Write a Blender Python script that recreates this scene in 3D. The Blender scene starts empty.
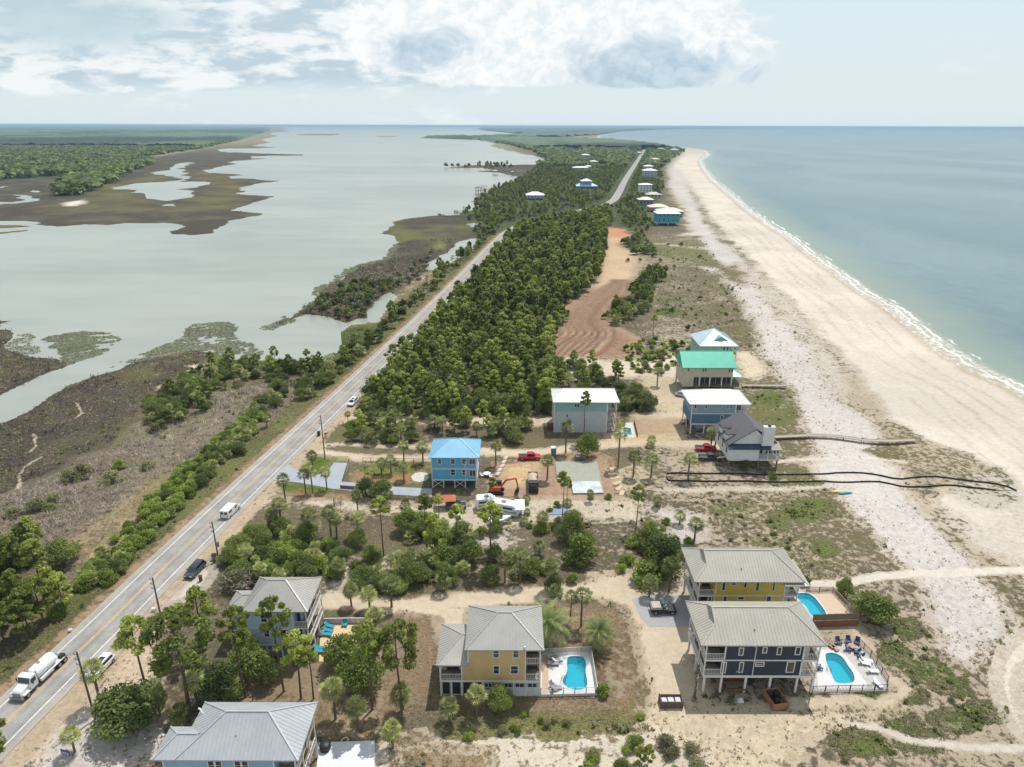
SUN_E = 4.0; SKY_E = 0.11; EXPOSURE = 0.12; HAZE = 0.000062
import bpy, bmesh, math, random
import numpy as np
from mathutils import Vector, Matrix, Euler
R = math.radians
scene = bpy.context.scene
COL = scene.collection
rng = random.Random(7)

# ------------------------------------------------------------------ survey: where a point of the photo lies on the ground
F = 683.0; CX = 512.0; CY = 383.5; CAMH = 80.0
TH = math.atan((CY - 125.5) / F); RO = math.atan(3 / 1024)
def ray(x, y):
    u = (x - CX) / F; v = -(y - CY) / F
    cu, su = math.cos(RO), math.sin(RO)
    u, v = u * cu - v * su, u * su + v * cu
    c, s = math.cos(TH), math.sin(TH)
    return (u, c + v * s, -s + v * c)
def P(x, y, z=0.0):
    d = ray(x, y); t = (z - CAMH) / d[2]
    return (d[0] * t, d[1] * t)

# ------------------------------------------------------------------ object helpers
def tag(o, label=None, cat=None, group=None, kind=None):
    if label: o['label'] = label
    if cat: o['category'] = cat
    if group: o['group'] = group
    if kind: o['kind'] = kind
    return o
def empty(name, loc=(0, 0, 0), rz=0.0, label=None, cat=None, group=None):
    o = bpy.data.objects.new(name, None); COL.objects.link(o)
    o.empty_display_size = 0.5
    o.location = loc; o.rotation_euler = (0, 0, rz)
    return tag(o, label, cat, group)
KIDS = {}
def copy_tree(o, parent=None):
    c = o.copy(); COL.objects.link(c)
    if parent is not None:
        c.parent = parent; KIDS.setdefault(parent, []).append(c)
    for ch in list(KIDS.get(o, [])):
        copy_tree(ch, c)
    return c

class MB:
    """collects faces, builds them as one mesh object"""
    def __init__(self): self.v = []; self.f = []; self.m = []
    def add(self, vs, fs, mi=0):
        n = len(self.v); self.v += [tuple(p) for p in vs]
        self.f += [tuple(n + i for i in q) for q in fs]; self.m += [mi] * len(fs)
        return self
    def box(self, x0, x1, y0, y1, z0, z1, mi=0):
        vs = [(x0,y0,z0),(x1,y0,z0),(x1,y1,z0),(x0,y1,z0),(x0,y0,z1),(x1,y0,z1),(x1,y1,z1),(x0,y1,z1)]
        return self.add(vs, [(0,3,2,1),(4,5,6,7),(0,1,5,4),(1,2,6,5),(2,3,7,6),(3,0,4,7)], mi)
    def bar(self, a, b, w=0.1, h=None, mi=0):
        a = Vector(a); b = Vector(b); h = h or w
        d = (b - a).normalized()
        up = Vector((0, 0, 1)) if abs(d.z) < 0.95 else Vector((0, 1, 0))
        s = d.cross(up).normalized() * (w / 2); u = s.cross(d).normalized() * (h / 2)
        vs = []
        for p in (a, b):
            vs += [p - s - u, p + s - u, p + s + u, p - s + u]
        return self.add(vs, [(0,1,2,3),(7,6,5,4),(0,4,5,1),(1,5,6,2),(2,6,7,3),(3,7,4,0)], mi)
    def tube(self, pts, rad, n=8, mi=0, cap=True):
        pts = [Vector(p) for p in pts]
        rads = rad if isinstance(rad, (list, tuple)) else [rad] * len(pts)
        vs = []; fs = []
        for i, p in enumerate(pts):
            d = (pts[min(i+1, len(pts)-1)] - pts[max(i-1, 0)]).normalized()
            up = Vector((0, 0, 1)) if abs(d.z) < 0.9 else Vector((1, 0, 0))
            s = d.cross(up).normalized(); u = s.cross(d).normalized()
            for k in range(n):
                a = 2 * math.pi * k / n
                vs.append(p + (s * math.cos(a) + u * math.sin(a)) * rads[i])
        for i in range(len(pts) - 1):
            for k in range(n):
                fs.append((i*n+k, i*n+(k+1) % n, (i+1)*n+(k+1) % n, (i+1)*n+k))
        if cap:
            fs.append(tuple(range(n-1, -1, -1))); fs.append(tuple((len(pts)-1)*n+k for k in range(n)))
        return self.add(vs, fs, mi)
    def cyl(self, c, r, z0, z1, n=16, r2=None, mi=0):
        return self.tube([(c[0], c[1], z0), (c[0], c[1], z1)], [r, r if r2 is None else r2], n, mi)
    def poly(self, pts, z0, z1, mi=0):
        """closed plan outline extruded from z0 to z1"""
        n = len(pts)
        a = sum(pts[i][0]*pts[(i+1) % n][1]-pts[(i+1) % n][0]*pts[i][1] for i in range(n))
        if a < 0: pts = pts[::-1]
        vs = [(x, y, z0) for x, y in pts] + [(x, y, z1) for x, y in pts]
        fs = [tuple(range(n-1, -1, -1)), tuple(range(n, 2*n))] + [(i, (i+1) % n, n+(i+1) % n, n+i) for i in range(n)]
        return self.add(vs, fs, mi)
    def profile(self, pts, x0, x1, mi=0):
        """side outline in (y, z) extruded along x"""
        n = len(pts)
        vs = [(x0, y, z) for y, z in pts] + [(x1, y, z) for y, z in pts]
        fs = [tuple(range(n)), tuple(range(2*n-1, n-1, -1))] + [(i, n+i, n+(i+1) % n, (i+1) % n) for i in range(n)]
        return self.add(vs, fs, mi)
    def build(self, name, mat, parent=None, loc=None, bevel=0.0, smooth=False, recalc=True):
        me = bpy.data.meshes.new(name)
        me.from_pydata(self.v, [], self.f)
        mats = mat if isinstance(mat, (list, tuple)) else [mat]
        for m in mats: me.materials.append(m)
        if len(mats) > 1: me.polygons.foreach_set('material_index', self.m)
        if recalc or bevel:
            bm = bmesh.new(); bm.from_mesh(me)
            if recalc: bmesh.ops.recalc_face_normals(bm, faces=bm.faces)
            if bevel:
                bmesh.ops.bevel(bm, geom=[e for e in bm.edges if len(e.link_faces) == 2 and e.calc_face_angle(0) > 0.5], offset=bevel, segments=2, affect='EDGES', profile=0.6)
            bm.to_mesh(me); bm.free()
        if smooth: me.polygons.foreach_set('use_smooth', [True] * len(me.polygons))
        me.update()
        o = bpy.data.objects.new(name, me); COL.objects.link(o)
        if parent is not None:
            o.parent = parent; KIDS.setdefault(parent, []).append(o)
        if loc: o.location = loc
        return o

def np_mesh(name, V, Fq, mat, attrs=None, colors=None, smooth=False, parent=None):
    """numpy arrays -> mesh object. Fq: (n,3) or (n,4)"""
    me = bpy.data.meshes.new(name)
    n, k = Fq.shape
    me.vertices.add(len(V)); me.vertices.foreach_set('co', np.asarray(V, np.float32).ravel())
    me.loops.add(n * k); me.loops.foreach_set('vertex_index', Fq.astype(np.int32).ravel())
    me.polygons.add(n); me.polygons.foreach_set('loop_start', np.arange(0, n * k, k, dtype=np.int32))
    me.polygons.foreach_set('use_smooth', np.full(n, smooth))
    for an, a in (attrs or {}).items():
        at = me.attributes.new(an, 'FLOAT', 'POINT'); at.data.foreach_set('value', np.asarray(a, np.float32))
    for an, a in (colors or {}).items():
        at = me.attributes.new(an, 'FLOAT_COLOR', 'POINT')
        at.data.foreach_set('color', np.concatenate([a, np.ones((len(a), 1))], 1).astype(np.float32).ravel())
    me.materials.append(mat)
    me.update(calc_edges=True); me.validate()
    o = bpy.data.objects.new(name, me); COL.objects.link(o)
    if parent is not None:
        o.parent = parent; KIDS.setdefault(parent, []).append(o)
    return o

# ------------------------------------------------------------------ materials
def lin(c):
    c = c / 255.0
    return c / 12.92 if c <= 0.04045 else ((c + 0.055) / 1.055) ** 2.4
def C(r, g, b, k=1.0): return (lin(r) * k, lin(g) * k, lin(b) * k, 1.0)
def nodes(m):
    m.use_nodes = True; nt = m.node_tree; nt.nodes.clear(); return nt
class NT:
    def __init__(self, nt): self.nt = nt
    def n(self, t, **kw):
        nd = self.nt.nodes.new(t)
        for k, v in kw.items():
            if k.startswith('i_'): nd.inputs[int(k[2:])].default_value = v
            else: setattr(nd, k, v)
        return nd
    def put(self, sock, v):
        if isinstance(v, bpy.types.NodeSocket): self.nt.links.new(v, sock)
        else: sock.default_value = v
    def m(self, op, a, b=0.0, c=0.0, clamp=False):
        nd = self.nt.nodes.new('ShaderNodeMath'); nd.operation = op; nd.use_clamp = clamp
        self.put(nd.inputs[0], a); self.put(nd.inputs[1], b); self.put(nd.inputs[2], c)
        return nd.outputs[0]
    def noise(self, vec, scale, detail=4.0, rough=0.55, dist=0.0, out=0):
        nd = self.nt.nodes.new('ShaderNodeTexNoise')
        if vec is not None: self.nt.links.new(vec, nd.inputs['Vector'])
        nd.inputs['Scale'].default_value = scale; nd.inputs['Detail'].default_value = detail
        nd.inputs['Roughness'].default_value = rough; nd.inputs['Distortion'].default_value = dist
        return nd.outputs[out]
    def ramp(self, fac, a, b, lo=0.0, hi=1.0, smooth=True):
        nd = self.nt.nodes.new('ShaderNodeMapRange'); nd.clamp = True
        nd.interpolation_type = 'SMOOTHSTEP' if smooth else 'LINEAR'
        self.put(nd.inputs[0], fac); self.put(nd.inputs[1], a); self.put(nd.inputs[2], b)
        self.put(nd.inputs[3], lo); self.put(nd.inputs[4], hi)
        return nd.outputs[0]
    def mix(self, fac, a, b, mode='MIX'):
        nd = self.nt.nodes.new('ShaderNodeMix'); nd.data_type = 'RGBA'; nd.blend_type = mode
        self.put(nd.inputs[0], fac)
        self.put(nd.inputs[6], a); self.put(nd.inputs[7], b)
        return nd.outputs[2]
    def attr(self, name, out='Fac'):
        nd = self.nt.nodes.new('ShaderNodeAttribute'); nd.attribute_name = name
        return nd.outputs[out]
    def bsdf(self, col, rough=0.8, metal=0.0, spec=0.4, normal=None):
        nd = self.nt.nodes.new('ShaderNodeBsdfPrincipled')
        self.put(nd.inputs['Base Color'], col); self.put(nd.inputs['Roughness'], rough)
        self.put(nd.inputs['Metallic'], metal); nd.inputs['Specular IOR Level'].default_value = spec
        if normal is not None: self.nt.links.new(normal, nd.inputs['Normal'])
        o = self.nt.nodes.new('ShaderNodeOutputMaterial'); self.nt.links.new(nd.outputs[0], o.inputs[0])
        return nd
    def bump(self, h, strength=0.3, dist=0.1):
        nd = self.nt.nodes.new('ShaderNodeBump'); nd.inputs['Strength'].default_value = strength
        nd.inputs['Distance'].default_value = dist; self.nt.links.new(h, nd.inputs['Height'])
        return nd.outputs[0]
    def pos(self):
        return self.nt.nodes.new('ShaderNodeNewGeometry').outputs['Position']
    def obj(self):
        return self.nt.nodes.new('ShaderNodeTexCoord').outputs['Object']
MATS = {}
def mat(name, col, rough=0.7, metal=0.0, spec=0.4, vary=0.12, scale=2.0, grime=0.0):
    """plain coloured surface with a little noise wear in its colour"""
    if name in MATS: return MATS[name]
    m = bpy.data.materials.new(name); T = NT(nodes(m))
    p = T.pos()
    n1 = T.noise(p, scale, 5, 0.6)
    f = T.ramp(n1, 0.3, 0.7, 1 - vary, 1 + vary * 0.6)
    g = T.noise(p, scale * 9, 3, 0.6)
    f = T.m('MULTIPLY', f, T.ramp(g, 0.3, 0.7, 1 - vary * 0.5, 1 + vary * 0.3))
    c = T.mix(1.0, col, (1, 1, 1, 1), 'MULTIPLY')
    sc = T.nt.nodes.new('ShaderNodeVectorMath'); sc.operation = 'SCALE'
    T.nt.links.new(c, sc.inputs[0]); T.nt.links.new(f, sc.inputs[3])
    c = sc.outputs[0]
    if grime:
        gg = T.noise(p, 0.9, 6, 0.7)
        c = T.mix(T.ramp(gg, 0.52, 0.75, 0, grime), c, C(120, 108, 90))
    T.bsdf(c, rough, metal, spec)
    MATS[name] = m
    return m
# ------------------------------------------------------------------ camera, sky, sun
cam_d = bpy.data.cameras.new('camera'); cam = bpy.data.objects.new('camera', cam_d); COL.objects.link(cam)
cam_d.sensor_width = 36.0; cam_d.lens = F / 1024 * 36.0; cam_d.clip_start = 0.5; cam_d.clip_end = 200000
_c, _s = math.cos(TH), math.sin(TH)
_X = Vector((1, 0, 0)); _Y = Vector((0, _s, _c)); _Z = Vector((0, -_c, _s))
_cr, _sr = math.cos(RO), math.sin(RO)
_M = Matrix((_X * _cr + _Y * _sr, -_X * _sr + _Y * _cr, _Z)).transposed().to_4x4()
_M.translation = (0, 0, CAMH)
cam.matrix_world = _M
scene.camera = cam

SUN_DIR = Vector((0.245, 0.40, 1.0)).normalized()      # towards the sun
SUN_EL = math.asin(SUN_DIR.z); SUN_AZ = math.atan2(SUN_DIR.x, SUN_DIR.y)
sd = bpy.data.lights.new('sun', 'SUN'); sd.energy = SUN_E; sd.angle = R(0.53); sd.color = (1.0, 0.965, 0.915)
so = bpy.data.objects.new('sun', sd); COL.objects.link(so)
so.rotation_euler = SUN_DIR.to_track_quat('Z', 'Y').to_euler()
so.location = (60, 100, 200)

world = bpy.data.worlds.new('World'); scene.world = world; world.use_nodes = True
wt = world.node_tree; wt.nodes.clear(); T = NT(wt)
sky = T.n('ShaderNodeTexSky', sky_type='NISHITA', sun_disc=False, sun_elevation=SUN_EL, sun_rotation=SUN_AZ,
          air_density=1.0, dust_density=2.0, ozone_density=1.0, altitude=80)
tc = T.n('ShaderNodeTexCoord'); sep = T.n('ShaderNodeSeparateXYZ')
wt.links.new(tc.outputs['Generated'], sep.inputs[0])
dx, dy, dz = sep.outputs
ym = T.m('MAXIMUM', dy, 0.05)
a = T.m('DIVIDE', dx, ym); b = T.m('DIVIDE', dz, ym)
front = T.ramp(dy, 0.1, 0.4)
def cxyz(x, y, z=0.0):
    nd = T.n('ShaderNodeCombineXYZ'); T.put(nd.inputs[0], x); T.put(nd.inputs[1], y); T.put(nd.inputs[2], z); return nd.outputs[0]
def sky_at(px, py):
    d = ray(px, py); return d[0] / d[1], d[2] / d[1]
SK = 1.0 / SKY_E        # colours below are what the sky shows; the background strength scales them
def SC(r, g, b_, k=1.0): return (lin(r) * SK * k, lin(g) * SK * k, lin(b_) * SK * k, 1)
el = T.m('ABSOLUTE', dz)
# pale haze-filled sky: milky towards the horizon
base = T.mix(T.ramp(el, 0.0, 0.9, 0.90, 0.35, False), sky.outputs[0], SC(216, 231, 237, 1.0))
base = T.mix(T.ramp(el, 0.02, 0.12, 0.75, 0.0), base, SC(214, 227, 231))
def blob(px, py, rx, ry):
    ca, cb = sky_at(px, py); ra = rx / F / 1.08; rb = ry / F
    u = T.m('DIVIDE', T.m('SUBTRACT', a, ca), ra); v = T.m('DIVIDE', T.m('SUBTRACT', b, cb), rb)
    return T.m('SUBTRACT', 1.0, T.m('SQRT', T.m('ADD', T.m('MULTIPLY', u, u), T.m('MULTIPLY', v, v))))
pv = cxyz(a, T.m('MULTIPLY', b, 1.35))
nb = T.noise(pv, 17, 10, 0.62, 0.6)
ns = T.noise(pv, 42, 7, 0.62, 0.2)
nz = T.m('ADD', T.m('MULTIPLY', T.m('SUBTRACT', nb, 0.5), 1.5), T.m('MULTIPLY', T.m('SUBTRACT', ns, 0.5), 0.55))
# layered cloud deck over the bay
pl = cxyz(a, T.m('MULTIPLY', b, 3.4), 3.7)
nl = T.noise(pl, 4.2, 8, 0.6, 0.4)
nl2 = T.noise(pl, 13, 7, 0.6, 0.3)
la = sky_at(470, 50)[0]
cov = T.m('ADD', T.ramp(a, la - 0.05, la + 0.25, 0.35, -0.22), T.ramp(b, 0.028, 0.07, -0.42, 0.0))
lay = T.ramp(T.m('ADD', T.m('ADD', nl, T.m('MULTIPLY', T.m('SUBTRACT', nl2, 0.5), 0.5)), cov), 0.42, 0.74)
lsh = T.ramp(T.m('ADD', nl2, T.m('MULTIPLY', T.m('SUBTRACT', nl, 0.5), 0.9)), 0.42, 0.62)
lcol = T.mix(lsh, SC(184, 203, 214), SC(236, 241, 242))
# grey top left corner of the deck
gl = T.ramp(T.m('ADD', blob(70, 22, 190, 36), T.m('MULTIPLY', nz, 0.35)), 0.0, 0.75)
lcol = T.mix(T.m('MULTIPLY', gl, 0.85), lcol, SC(184, 205, 214))
c1 = T.mix(T.m('MULTIPLY', lay, 0.92), base, lcol)
# the tall cumulus
f1 = T.m('MAXIMUM', T.m('MAXIMUM', blob(650, 45, 118, 52), blob(520, 40, 120, 50)), blob(420, 32, 90, 40))
f1 = T.m('MAXIMUM', f1, blob(640, 5, 90, 32))
cb_ = sky_at(650, 96)[1]
flat = T.ramp(b, cb_ - 0.006, cb_ + 0.018, -0.9, 0.0)
fd = T.m('ADD', T.m('ADD', f1, flat), T.m('MULTIPLY', nz, 0.62))
cum = T.ramp(fd, -0.06, 0.20)
core = T.m('MAXIMUM', blob(652, 78, 135, 40), T.m('SUBTRACT', blob(428, 50, 70, 26), 0.12))
shd = T.ramp(T.m('ADD', core, T.m('MULTIPLY', nz, 1.5)), -0.02, 0.62)
puff = T.ramp(ns, 0.34, 0.62)
ccol = T.mix(puff, SC(222, 232, 236), SC(246, 248, 248))
ccol = T.mix(T.m('MULTIPLY', shd, 0.93), ccol, T.mix(puff, SC(170, 193, 209), SC(192, 211, 223)))
c2 = T.mix(T.m('MULTIPLY', cum, 0.97), c1, ccol)
# unseen broken cloud added round the rest of the sky to tune fill light
pe = T.noise(tc.outputs['Generated'], 3.0, 7, 0.6, 0.3)
els = T.mix(T.ramp(pe, 0.40, 0.62, 0.1, 0.9), base, SC(232, 236, 240, 0.95))
allc = T.mix(front, els, c2)
bg = T.n('ShaderNodeBackground'); wt.links.new(allc, bg.inputs[0]); bg.inputs[1].default_value = SKY_E
wo = T.n('ShaderNodeOutputWorld'); wt.links.new(bg.outputs[0], wo.inputs[0])

scene.view_settings.view_transform = 'Standard'
scene.view_settings.look = 'None'
scene.view_settings.exposure = EXPOSURE
scene.view_settings.gamma = 1.0
scene.view_settings.use_curve_mapping = False
scene.render.engine = 'CYCLES'
scene.cycles.use_denoising = True
scene.cycles.max_bounces = 5; scene.cycles.diffuse_bounces = 3; scene.cycles.glossy_bounces = 2
scene.cycles.transmission_bounces = 3; scene.cycles.transparent_max_bounces = 4; scene.cycles.volume_bounces = 0
scene.cycles.sample_clamp_indirect = 6

# ------------------------------------------------------------------ the air itself
if HAZE > 0:
    hm = bpy.data.materials.new('haze_air'); H = NT(nodes(hm))
    pvn = H.n('ShaderNodeVolumePrincipled')
    pvn.inputs['Color'].default_value = (0.47, 0.68, 0.85, 1)
    pvn.inputs['Density'].default_value = HAZE
    pvn.inputs['Anisotropy'].default_value = 0.0
    ho = H.n('ShaderNodeOutputMaterial'); hm.node_tree.links.new(pvn.outputs[0], ho.inputs['Volume'])
    hz = MB().box(-90000, 90000, -3000, 90000, -6.0, 84.0).build('haze', hm)
    tag(hz, 'thin pale sea haze filling the air over the coast', None, None, 'stuff')
# ------------------------------------------------------------------ noise in plain numpy
def _hash(ix, iy, seed):
    h = (ix * 374761393 + iy * 668265263 + seed * 1274126177) & 0xFFFFFFFF
    h = ((h ^ (h >> 13)) * 1274126177) & 0xFFFFFFFF
    return ((h ^ (h >> 16)) & 0xFFFF) / 65535.0
def vnoise(x, y, seed=0):
    ix = np.floor(x).astype(np.int64); iy = np.floor(y).astype(np.int64)
    fx = x - ix; fy = y - iy; fx = fx*fx*(3-2*fx); fy = fy*fy*(3-2*fy)
    a = _hash(ix, iy, seed); b = _hash(ix+1, iy, seed); c = _hash(ix, iy+1, seed); d = _hash(ix+1, iy+1, seed)
    return (a*(1-fx)+b*fx)*(1-fy) + (c*(1-fx)+d*fx)*fy
def fbm(x, y, sc, seed=0, octv=4):
    s = 0; amp = 1; tot = 0
    for i in range(octv):
        s = s + amp * vnoise(x / sc * 2**i, y / sc * 2**i, seed + i * 17); tot += amp; amp *= 0.55
    return s / tot
def sstep(x, a, b):
    t = np.clip((x - a) / (b - a), 0, 1); return t*t*(3-2*t)

# ------------------------------------------------------------------ graded grid: fine near the houses, coarse far away
ys = [42.0]
while ys[-1] < 100000:
    y = ys[-1]; k = 0.0036 if y < 210 else 0.006 if y < 1000 else 0.010 if y < 5000 else 0.06
    ys.append(y * (1 + k))
ys = np.array(ys); us = np.linspace(-1.3, 1.3, 641)
NY, NX = len(ys), len(us)
GY = np.repeat(ys[:, None], NX, 1); GX = GY * us[None, :]
GX = GX.ravel(); GY = GY.ravel(); NV = len(GX)
idx = np.arange(NV).reshape(NY, NX)
QUADS = np.stack([idx[:-1, :-1], idx[:-1, 1:], idx[1:, 1:], idx[1:, :-1]], -1).reshape(-1, 4)

def sdf(pts, X=None, Y=None, margin=60.0):
    """signed distance (inside positive, metres) to a closed outline given in ground metres"""
    X = GX if X is None else X; Y = GY if Y is None else Y
    p = np.array(pts, float)
    out = np.full(len(X), -margin)
    x0, y0 = p.min(0) - margin; x1, y1 = p.max(0) + margin
    sel = np.where((X > x0) & (X < x1) & (Y > y0) & (Y < y1))[0]
    if len(sel) == 0: return out
    x = X[sel]; y = Y[sel]
    d2 = np.full(len(sel), 1e18); ins = np.zeros(len(sel), bool)
    n = len(p)
    for i in range(n):
        ax, ay = p[i]; bx, by = p[(i+1) % n]
        ex, ey = bx-ax, by-ay; L = ex*ex+ey*ey
        if L < 1e-9: continue
        t = np.clip(((x-ax)*ex+(y-ay)*ey)/L, 0, 1)
        dd = (x-ax-t*ex)**2+(y-ay-t*ey)**2
        np.minimum(d2, dd, out=d2)
        c = ((ay > y) != (by > y))
        if c.any():
            xi = ax+(y-ay)/(ey if ey else 1e-12)*ex
            ins ^= c & (x < xi)
    out[sel] = np.where(ins, 1, -1) * np.sqrt(d2)
    return out
def linedist(pts, X=None, Y=None):
    X = GX if X is None else X; Y = GY if Y is None else Y
    p = np.array(pts, float); d2 = np.full(len(X), 1e18)
    for i in range(len(p)-1):
        ax, ay = p[i]; bx, by = p[i+1]; ex, ey = bx-ax, by-ay; L = ex*ex+ey*ey
        if L < 1e-9: continue
        t = np.clip(((X-ax)*ex+(Y-ay)*ey)/L, 0, 1)
        np.minimum(d2, (X-ax-t*ex)**2+(Y-ay-t*ey)**2, out=d2)
    return np.sqrt(d2)
def PX(pix, z=0.0): return [P(x, y, z) for x, y in pix]

# gentle rough edges: shift the lookup point by noise that grows with distance
WA = 0.012 * GY + 0.3
NXw = (fbm(GX, GY, 9.0, 3) - 0.5); NYw = (fbm(GX, GY, 9.0, 31) - 0.5)
NXf = (fbm(GX, GY, 2.2, 5) - 0.5); NYf = (fbm(GX, GY, 2.2, 51) - 0.5)
def warped(w):
    return GX + NXw * w * 5 * np.clip(GY / 200, .5, 2.5) + NXf * w * 2.2, GY + NYw * w * 5 * np.clip(GY / 200, .5, 3) + NYf * w * 2.2

# ------------------------------------------------------------------ coast outlines (surveyed)
LAND_MAIN = [(-900, 790), (-300, 470), (0, 423), (5, 421), (40, 402), (85, 377), (110, 371), (140, 360), (170, 352), (214, 351), (222, 358), (259, 358), (285, 359),
    (329, 357), (335, 347), (337, 334), (348, 326), (337, 322), (325.6, 318.5), (312, 317), (298, 319.5), (284, 326), (270, 327), (271, 324), (286.5, 319), (302, 311.5), (314, 302), (316.5, 293), (330, 283), (345, 273),
    (357, 268), (386, 260), (390, 251.5), (402, 242), (396, 235), (382, 233), (375, 231.5), (403, 218.7), (435, 215), (459.6, 213.4), (470, 208), (475, 201), (487.7, 190.5),
    (501, 185), (515, 181), (524, 176.5), (510, 174), (477.5, 172.3), (487, 170.3), (478.7, 168.6), (444.7, 168.4), (444.7, 167.2), (475, 164.8), (510, 164.8), (539.7, 164), (544.4, 159.3),
    (537, 157), (524.5, 154), (503, 150), (490.4, 145.9), (494, 143), (481, 140), (440, 138.6), (420, 138.0), (420, 137.2), (440, 135.9), (483, 135.3), (514, 134.9), (524, 133.8), (514, 133.4), (484.5, 130.9), (477.4, 129.2),
    (481.6, 127.2), (455, 126.7), (455, 126.4), (800, 127.2), (740, 128.6), (691, 129.0), (667, 129.4), (624.5, 131.6), (597, 136), (600, 138.2), (619.5, 139.7), (642, 141.8),
    (667, 145.6), (684.5, 147.6), (704.5, 150.3), (708, 155), (700, 160), (702, 167.5), (712, 180), (727, 192.5), (744.5, 207.5), (768, 225), (793, 240), (818, 260), (843, 277.5), (868, 295), (898, 313),
    (943, 350), (980.5, 372.5), (1018, 389), (1100, 437), (1300, 550), (1800, 820), (1800, 1500), (-900, 1500)]
LAND_WEST = [(-900, 236), (0, 221.5), (15, 221), (37.5, 223.7), (60, 225.5), (82.5, 223.7), (100, 225.7), (120, 223.7), (160, 223.7), (175, 227.5), (171, 230), (175, 233.7), (192, 235.4), (216, 234.5), (212, 230), (225, 221),
    (245, 217.5), (256, 216.2), (260, 215), (256, 213), (241, 211), (235, 210), (256, 203.7), (260, 201), (275, 196), (256, 195), (245, 192.5), (242.5, 188.7), (246, 185.5), (256, 184), (285, 180.7), (285, 180.2),
    (256, 179.3), (236, 178.7), (235, 175), (207.5, 172.7), (204, 170), (227.5, 166.3), (240, 164), (227.5, 162), (250, 159.7), (271, 159), (250, 157.5), (250, 156), (310, 155.4), (310, 154.7), (256, 153.4), (230, 152),
    (217, 150.7), (225, 148.7), (262, 148.3), (278.5, 147.4), (256, 145.7), (271, 142.5), (263, 139.7), (278.5, 136), (271, 133), (293, 131), (282, 129.6), (289, 127.4), (255, 126.4), (100, 125.0), (-900, 122.2)]
# the horizon tilts with the lens: pull anything at or above it just below
def below(pix):
    out = []
    for x, y in pix:
        hy = 124.0 + 3.0 * x / 1024 + 0.55
        out.append((x, max(y, hy)))
    return out
ISLES = [
    [(-300, 470), (0, 399), (25, 387.5), (50, 375), (71, 366.5), (59, 358.5), (31, 357.5), (17, 352), (4, 345), (15, 333), (14, 329), (0, 328), (0, 325), (14, 322.5), (10, 321), (-300, 330)],
    [(-300, 226), (0, 225.4), (20, 224.6), (42, 226), (20, 227.2), (0, 227.6), (-300, 230)],
    [(-300, 231), (0, 230.8), (35, 229.8), (33, 231.4), (0, 234), (-300, 240)],
    [(293, 134.2), (310, 133.4), (341, 133.6), (338, 135.4), (312, 135.9), (296, 135.2)],
    [(374, 135.8), (398, 136.2), (396, 137.2), (376, 136.9)],
]
PONDS = [
    [(120, 188.7), (140, 182.7), (170, 181.6), (187.5, 180), (176, 177.5), (160, 173.7), (156, 171.5), (175, 168.9), (179, 163.9), (189, 162.2), (187, 166), (180, 171), (184, 176.5), (190, 181.4), (206, 182.7), (200, 187.3), (178, 189), (195, 192.7), (193, 196), (175, 201), (145, 199), (150, 193.9), (135, 190.5)],
    [(12.5, 195), (22, 197), (31, 198.7), (30, 202), (12.5, 202.8), (18, 199.5)], [(-60, 201.5), (10, 202), (9, 203.3), (-60, 204)], [(26, 192.7), (36, 190.2), (34, 193)], [(0, 187), (6, 186.6), (5, 187.8), (0, 188)],
    [(162, 205.4), (175, 203.6), (174, 205.6)],
    [(431, 265), (438.5, 255), (456, 245), (468, 239), (477, 238.7), (476, 244), (468, 250), (456, 255), (448.5, 267), (436, 270), (429, 270)],
    [(371, 322), (374, 311), (386, 299.5), (396, 292.5), (399, 297), (392, 306), (382, 314), (377, 322)],
    [(352, 323.5), (360, 320), (372, 320.5), (366, 323)],
    [(465, 224), (474, 222.8), (475, 225.5), (484, 227), (482, 228.6), (470, 227.8)],
]
WZ = -0.55
def catm(pts, n=3, closed=True):
    """smooth an outline a little (Catmull-Rom)"""
    out = []; N = len(pts)
    for i in range(N if closed else N-1):
        p0 = pts[(i-1) % N] if closed or i > 0 else pts[0]; p1 = pts[i]; p2 = pts[(i+1) % N]
        p3 = pts[(i+2) % N] if closed or i < N-2 else pts[-1]
        for k in range(n):
            t = k / n; t2 = t*t; t3 = t2*t
            out.append(tuple(0.5*((2*p1[j])+(-p0[j]+p2[j])*t+(2*p0[j]-5*p1[j]+4*p2[j]-p3[j])*t2+(-p0[j]+3*p1[j]-3*p2[j]+p3[j])*t3) for j in (0, 1)))
    if not closed: out.append(tuple(pts[-1]))
    return out
wx, wy = warped(0.25)
_q = np.clip(GY*.04, 0, 55); wx = wx + (fbm(GX, GY, 42, 211)-.5)*_q; wy = wy + (fbm(GX, GY, 42, 217)-.5)*_q*1.5
sea_side = GX > np.interp(GY, [0, 100, 300, 600, 900, 1800, 3000, 7000, 20000, 120000], [30, 20, 40, 90, 170, 330, 480, 700, 1500, 9000])
wx = np.where(sea_side & (GX > 90), GX, wx); wy = np.where(sea_side & (GX > 90), GY, wy)
land = np.maximum(sdf(PX(below(LAND_MAIN), WZ), wx, wy, 400), sdf(PX(below(LAND_WEST), WZ), wx, wy, 400))
for pl_ in ISLES: land = np.maximum(land, sdf(PX(below(pl_), WZ), wx, wy, 60))
for pl_ in PONDS: land = np.minimum(land, -sdf(PX(pl_, WZ), wx, wy, 60))
SHORE = land
# heights: level ground, a beach that slopes to the sea, mud that dips under the bay
zb = np.where(sea_side, np.where(land > 0, WZ + 0.62 * sstep(land, 0, 32), WZ + land * 0.05), np.where(land > 0, WZ + 0.57 * sstep(land, 0, 5 + GY * 0.01), WZ + land * 0.12))
GZ = np.clip(zb, -3.0, 0.05)

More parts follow.
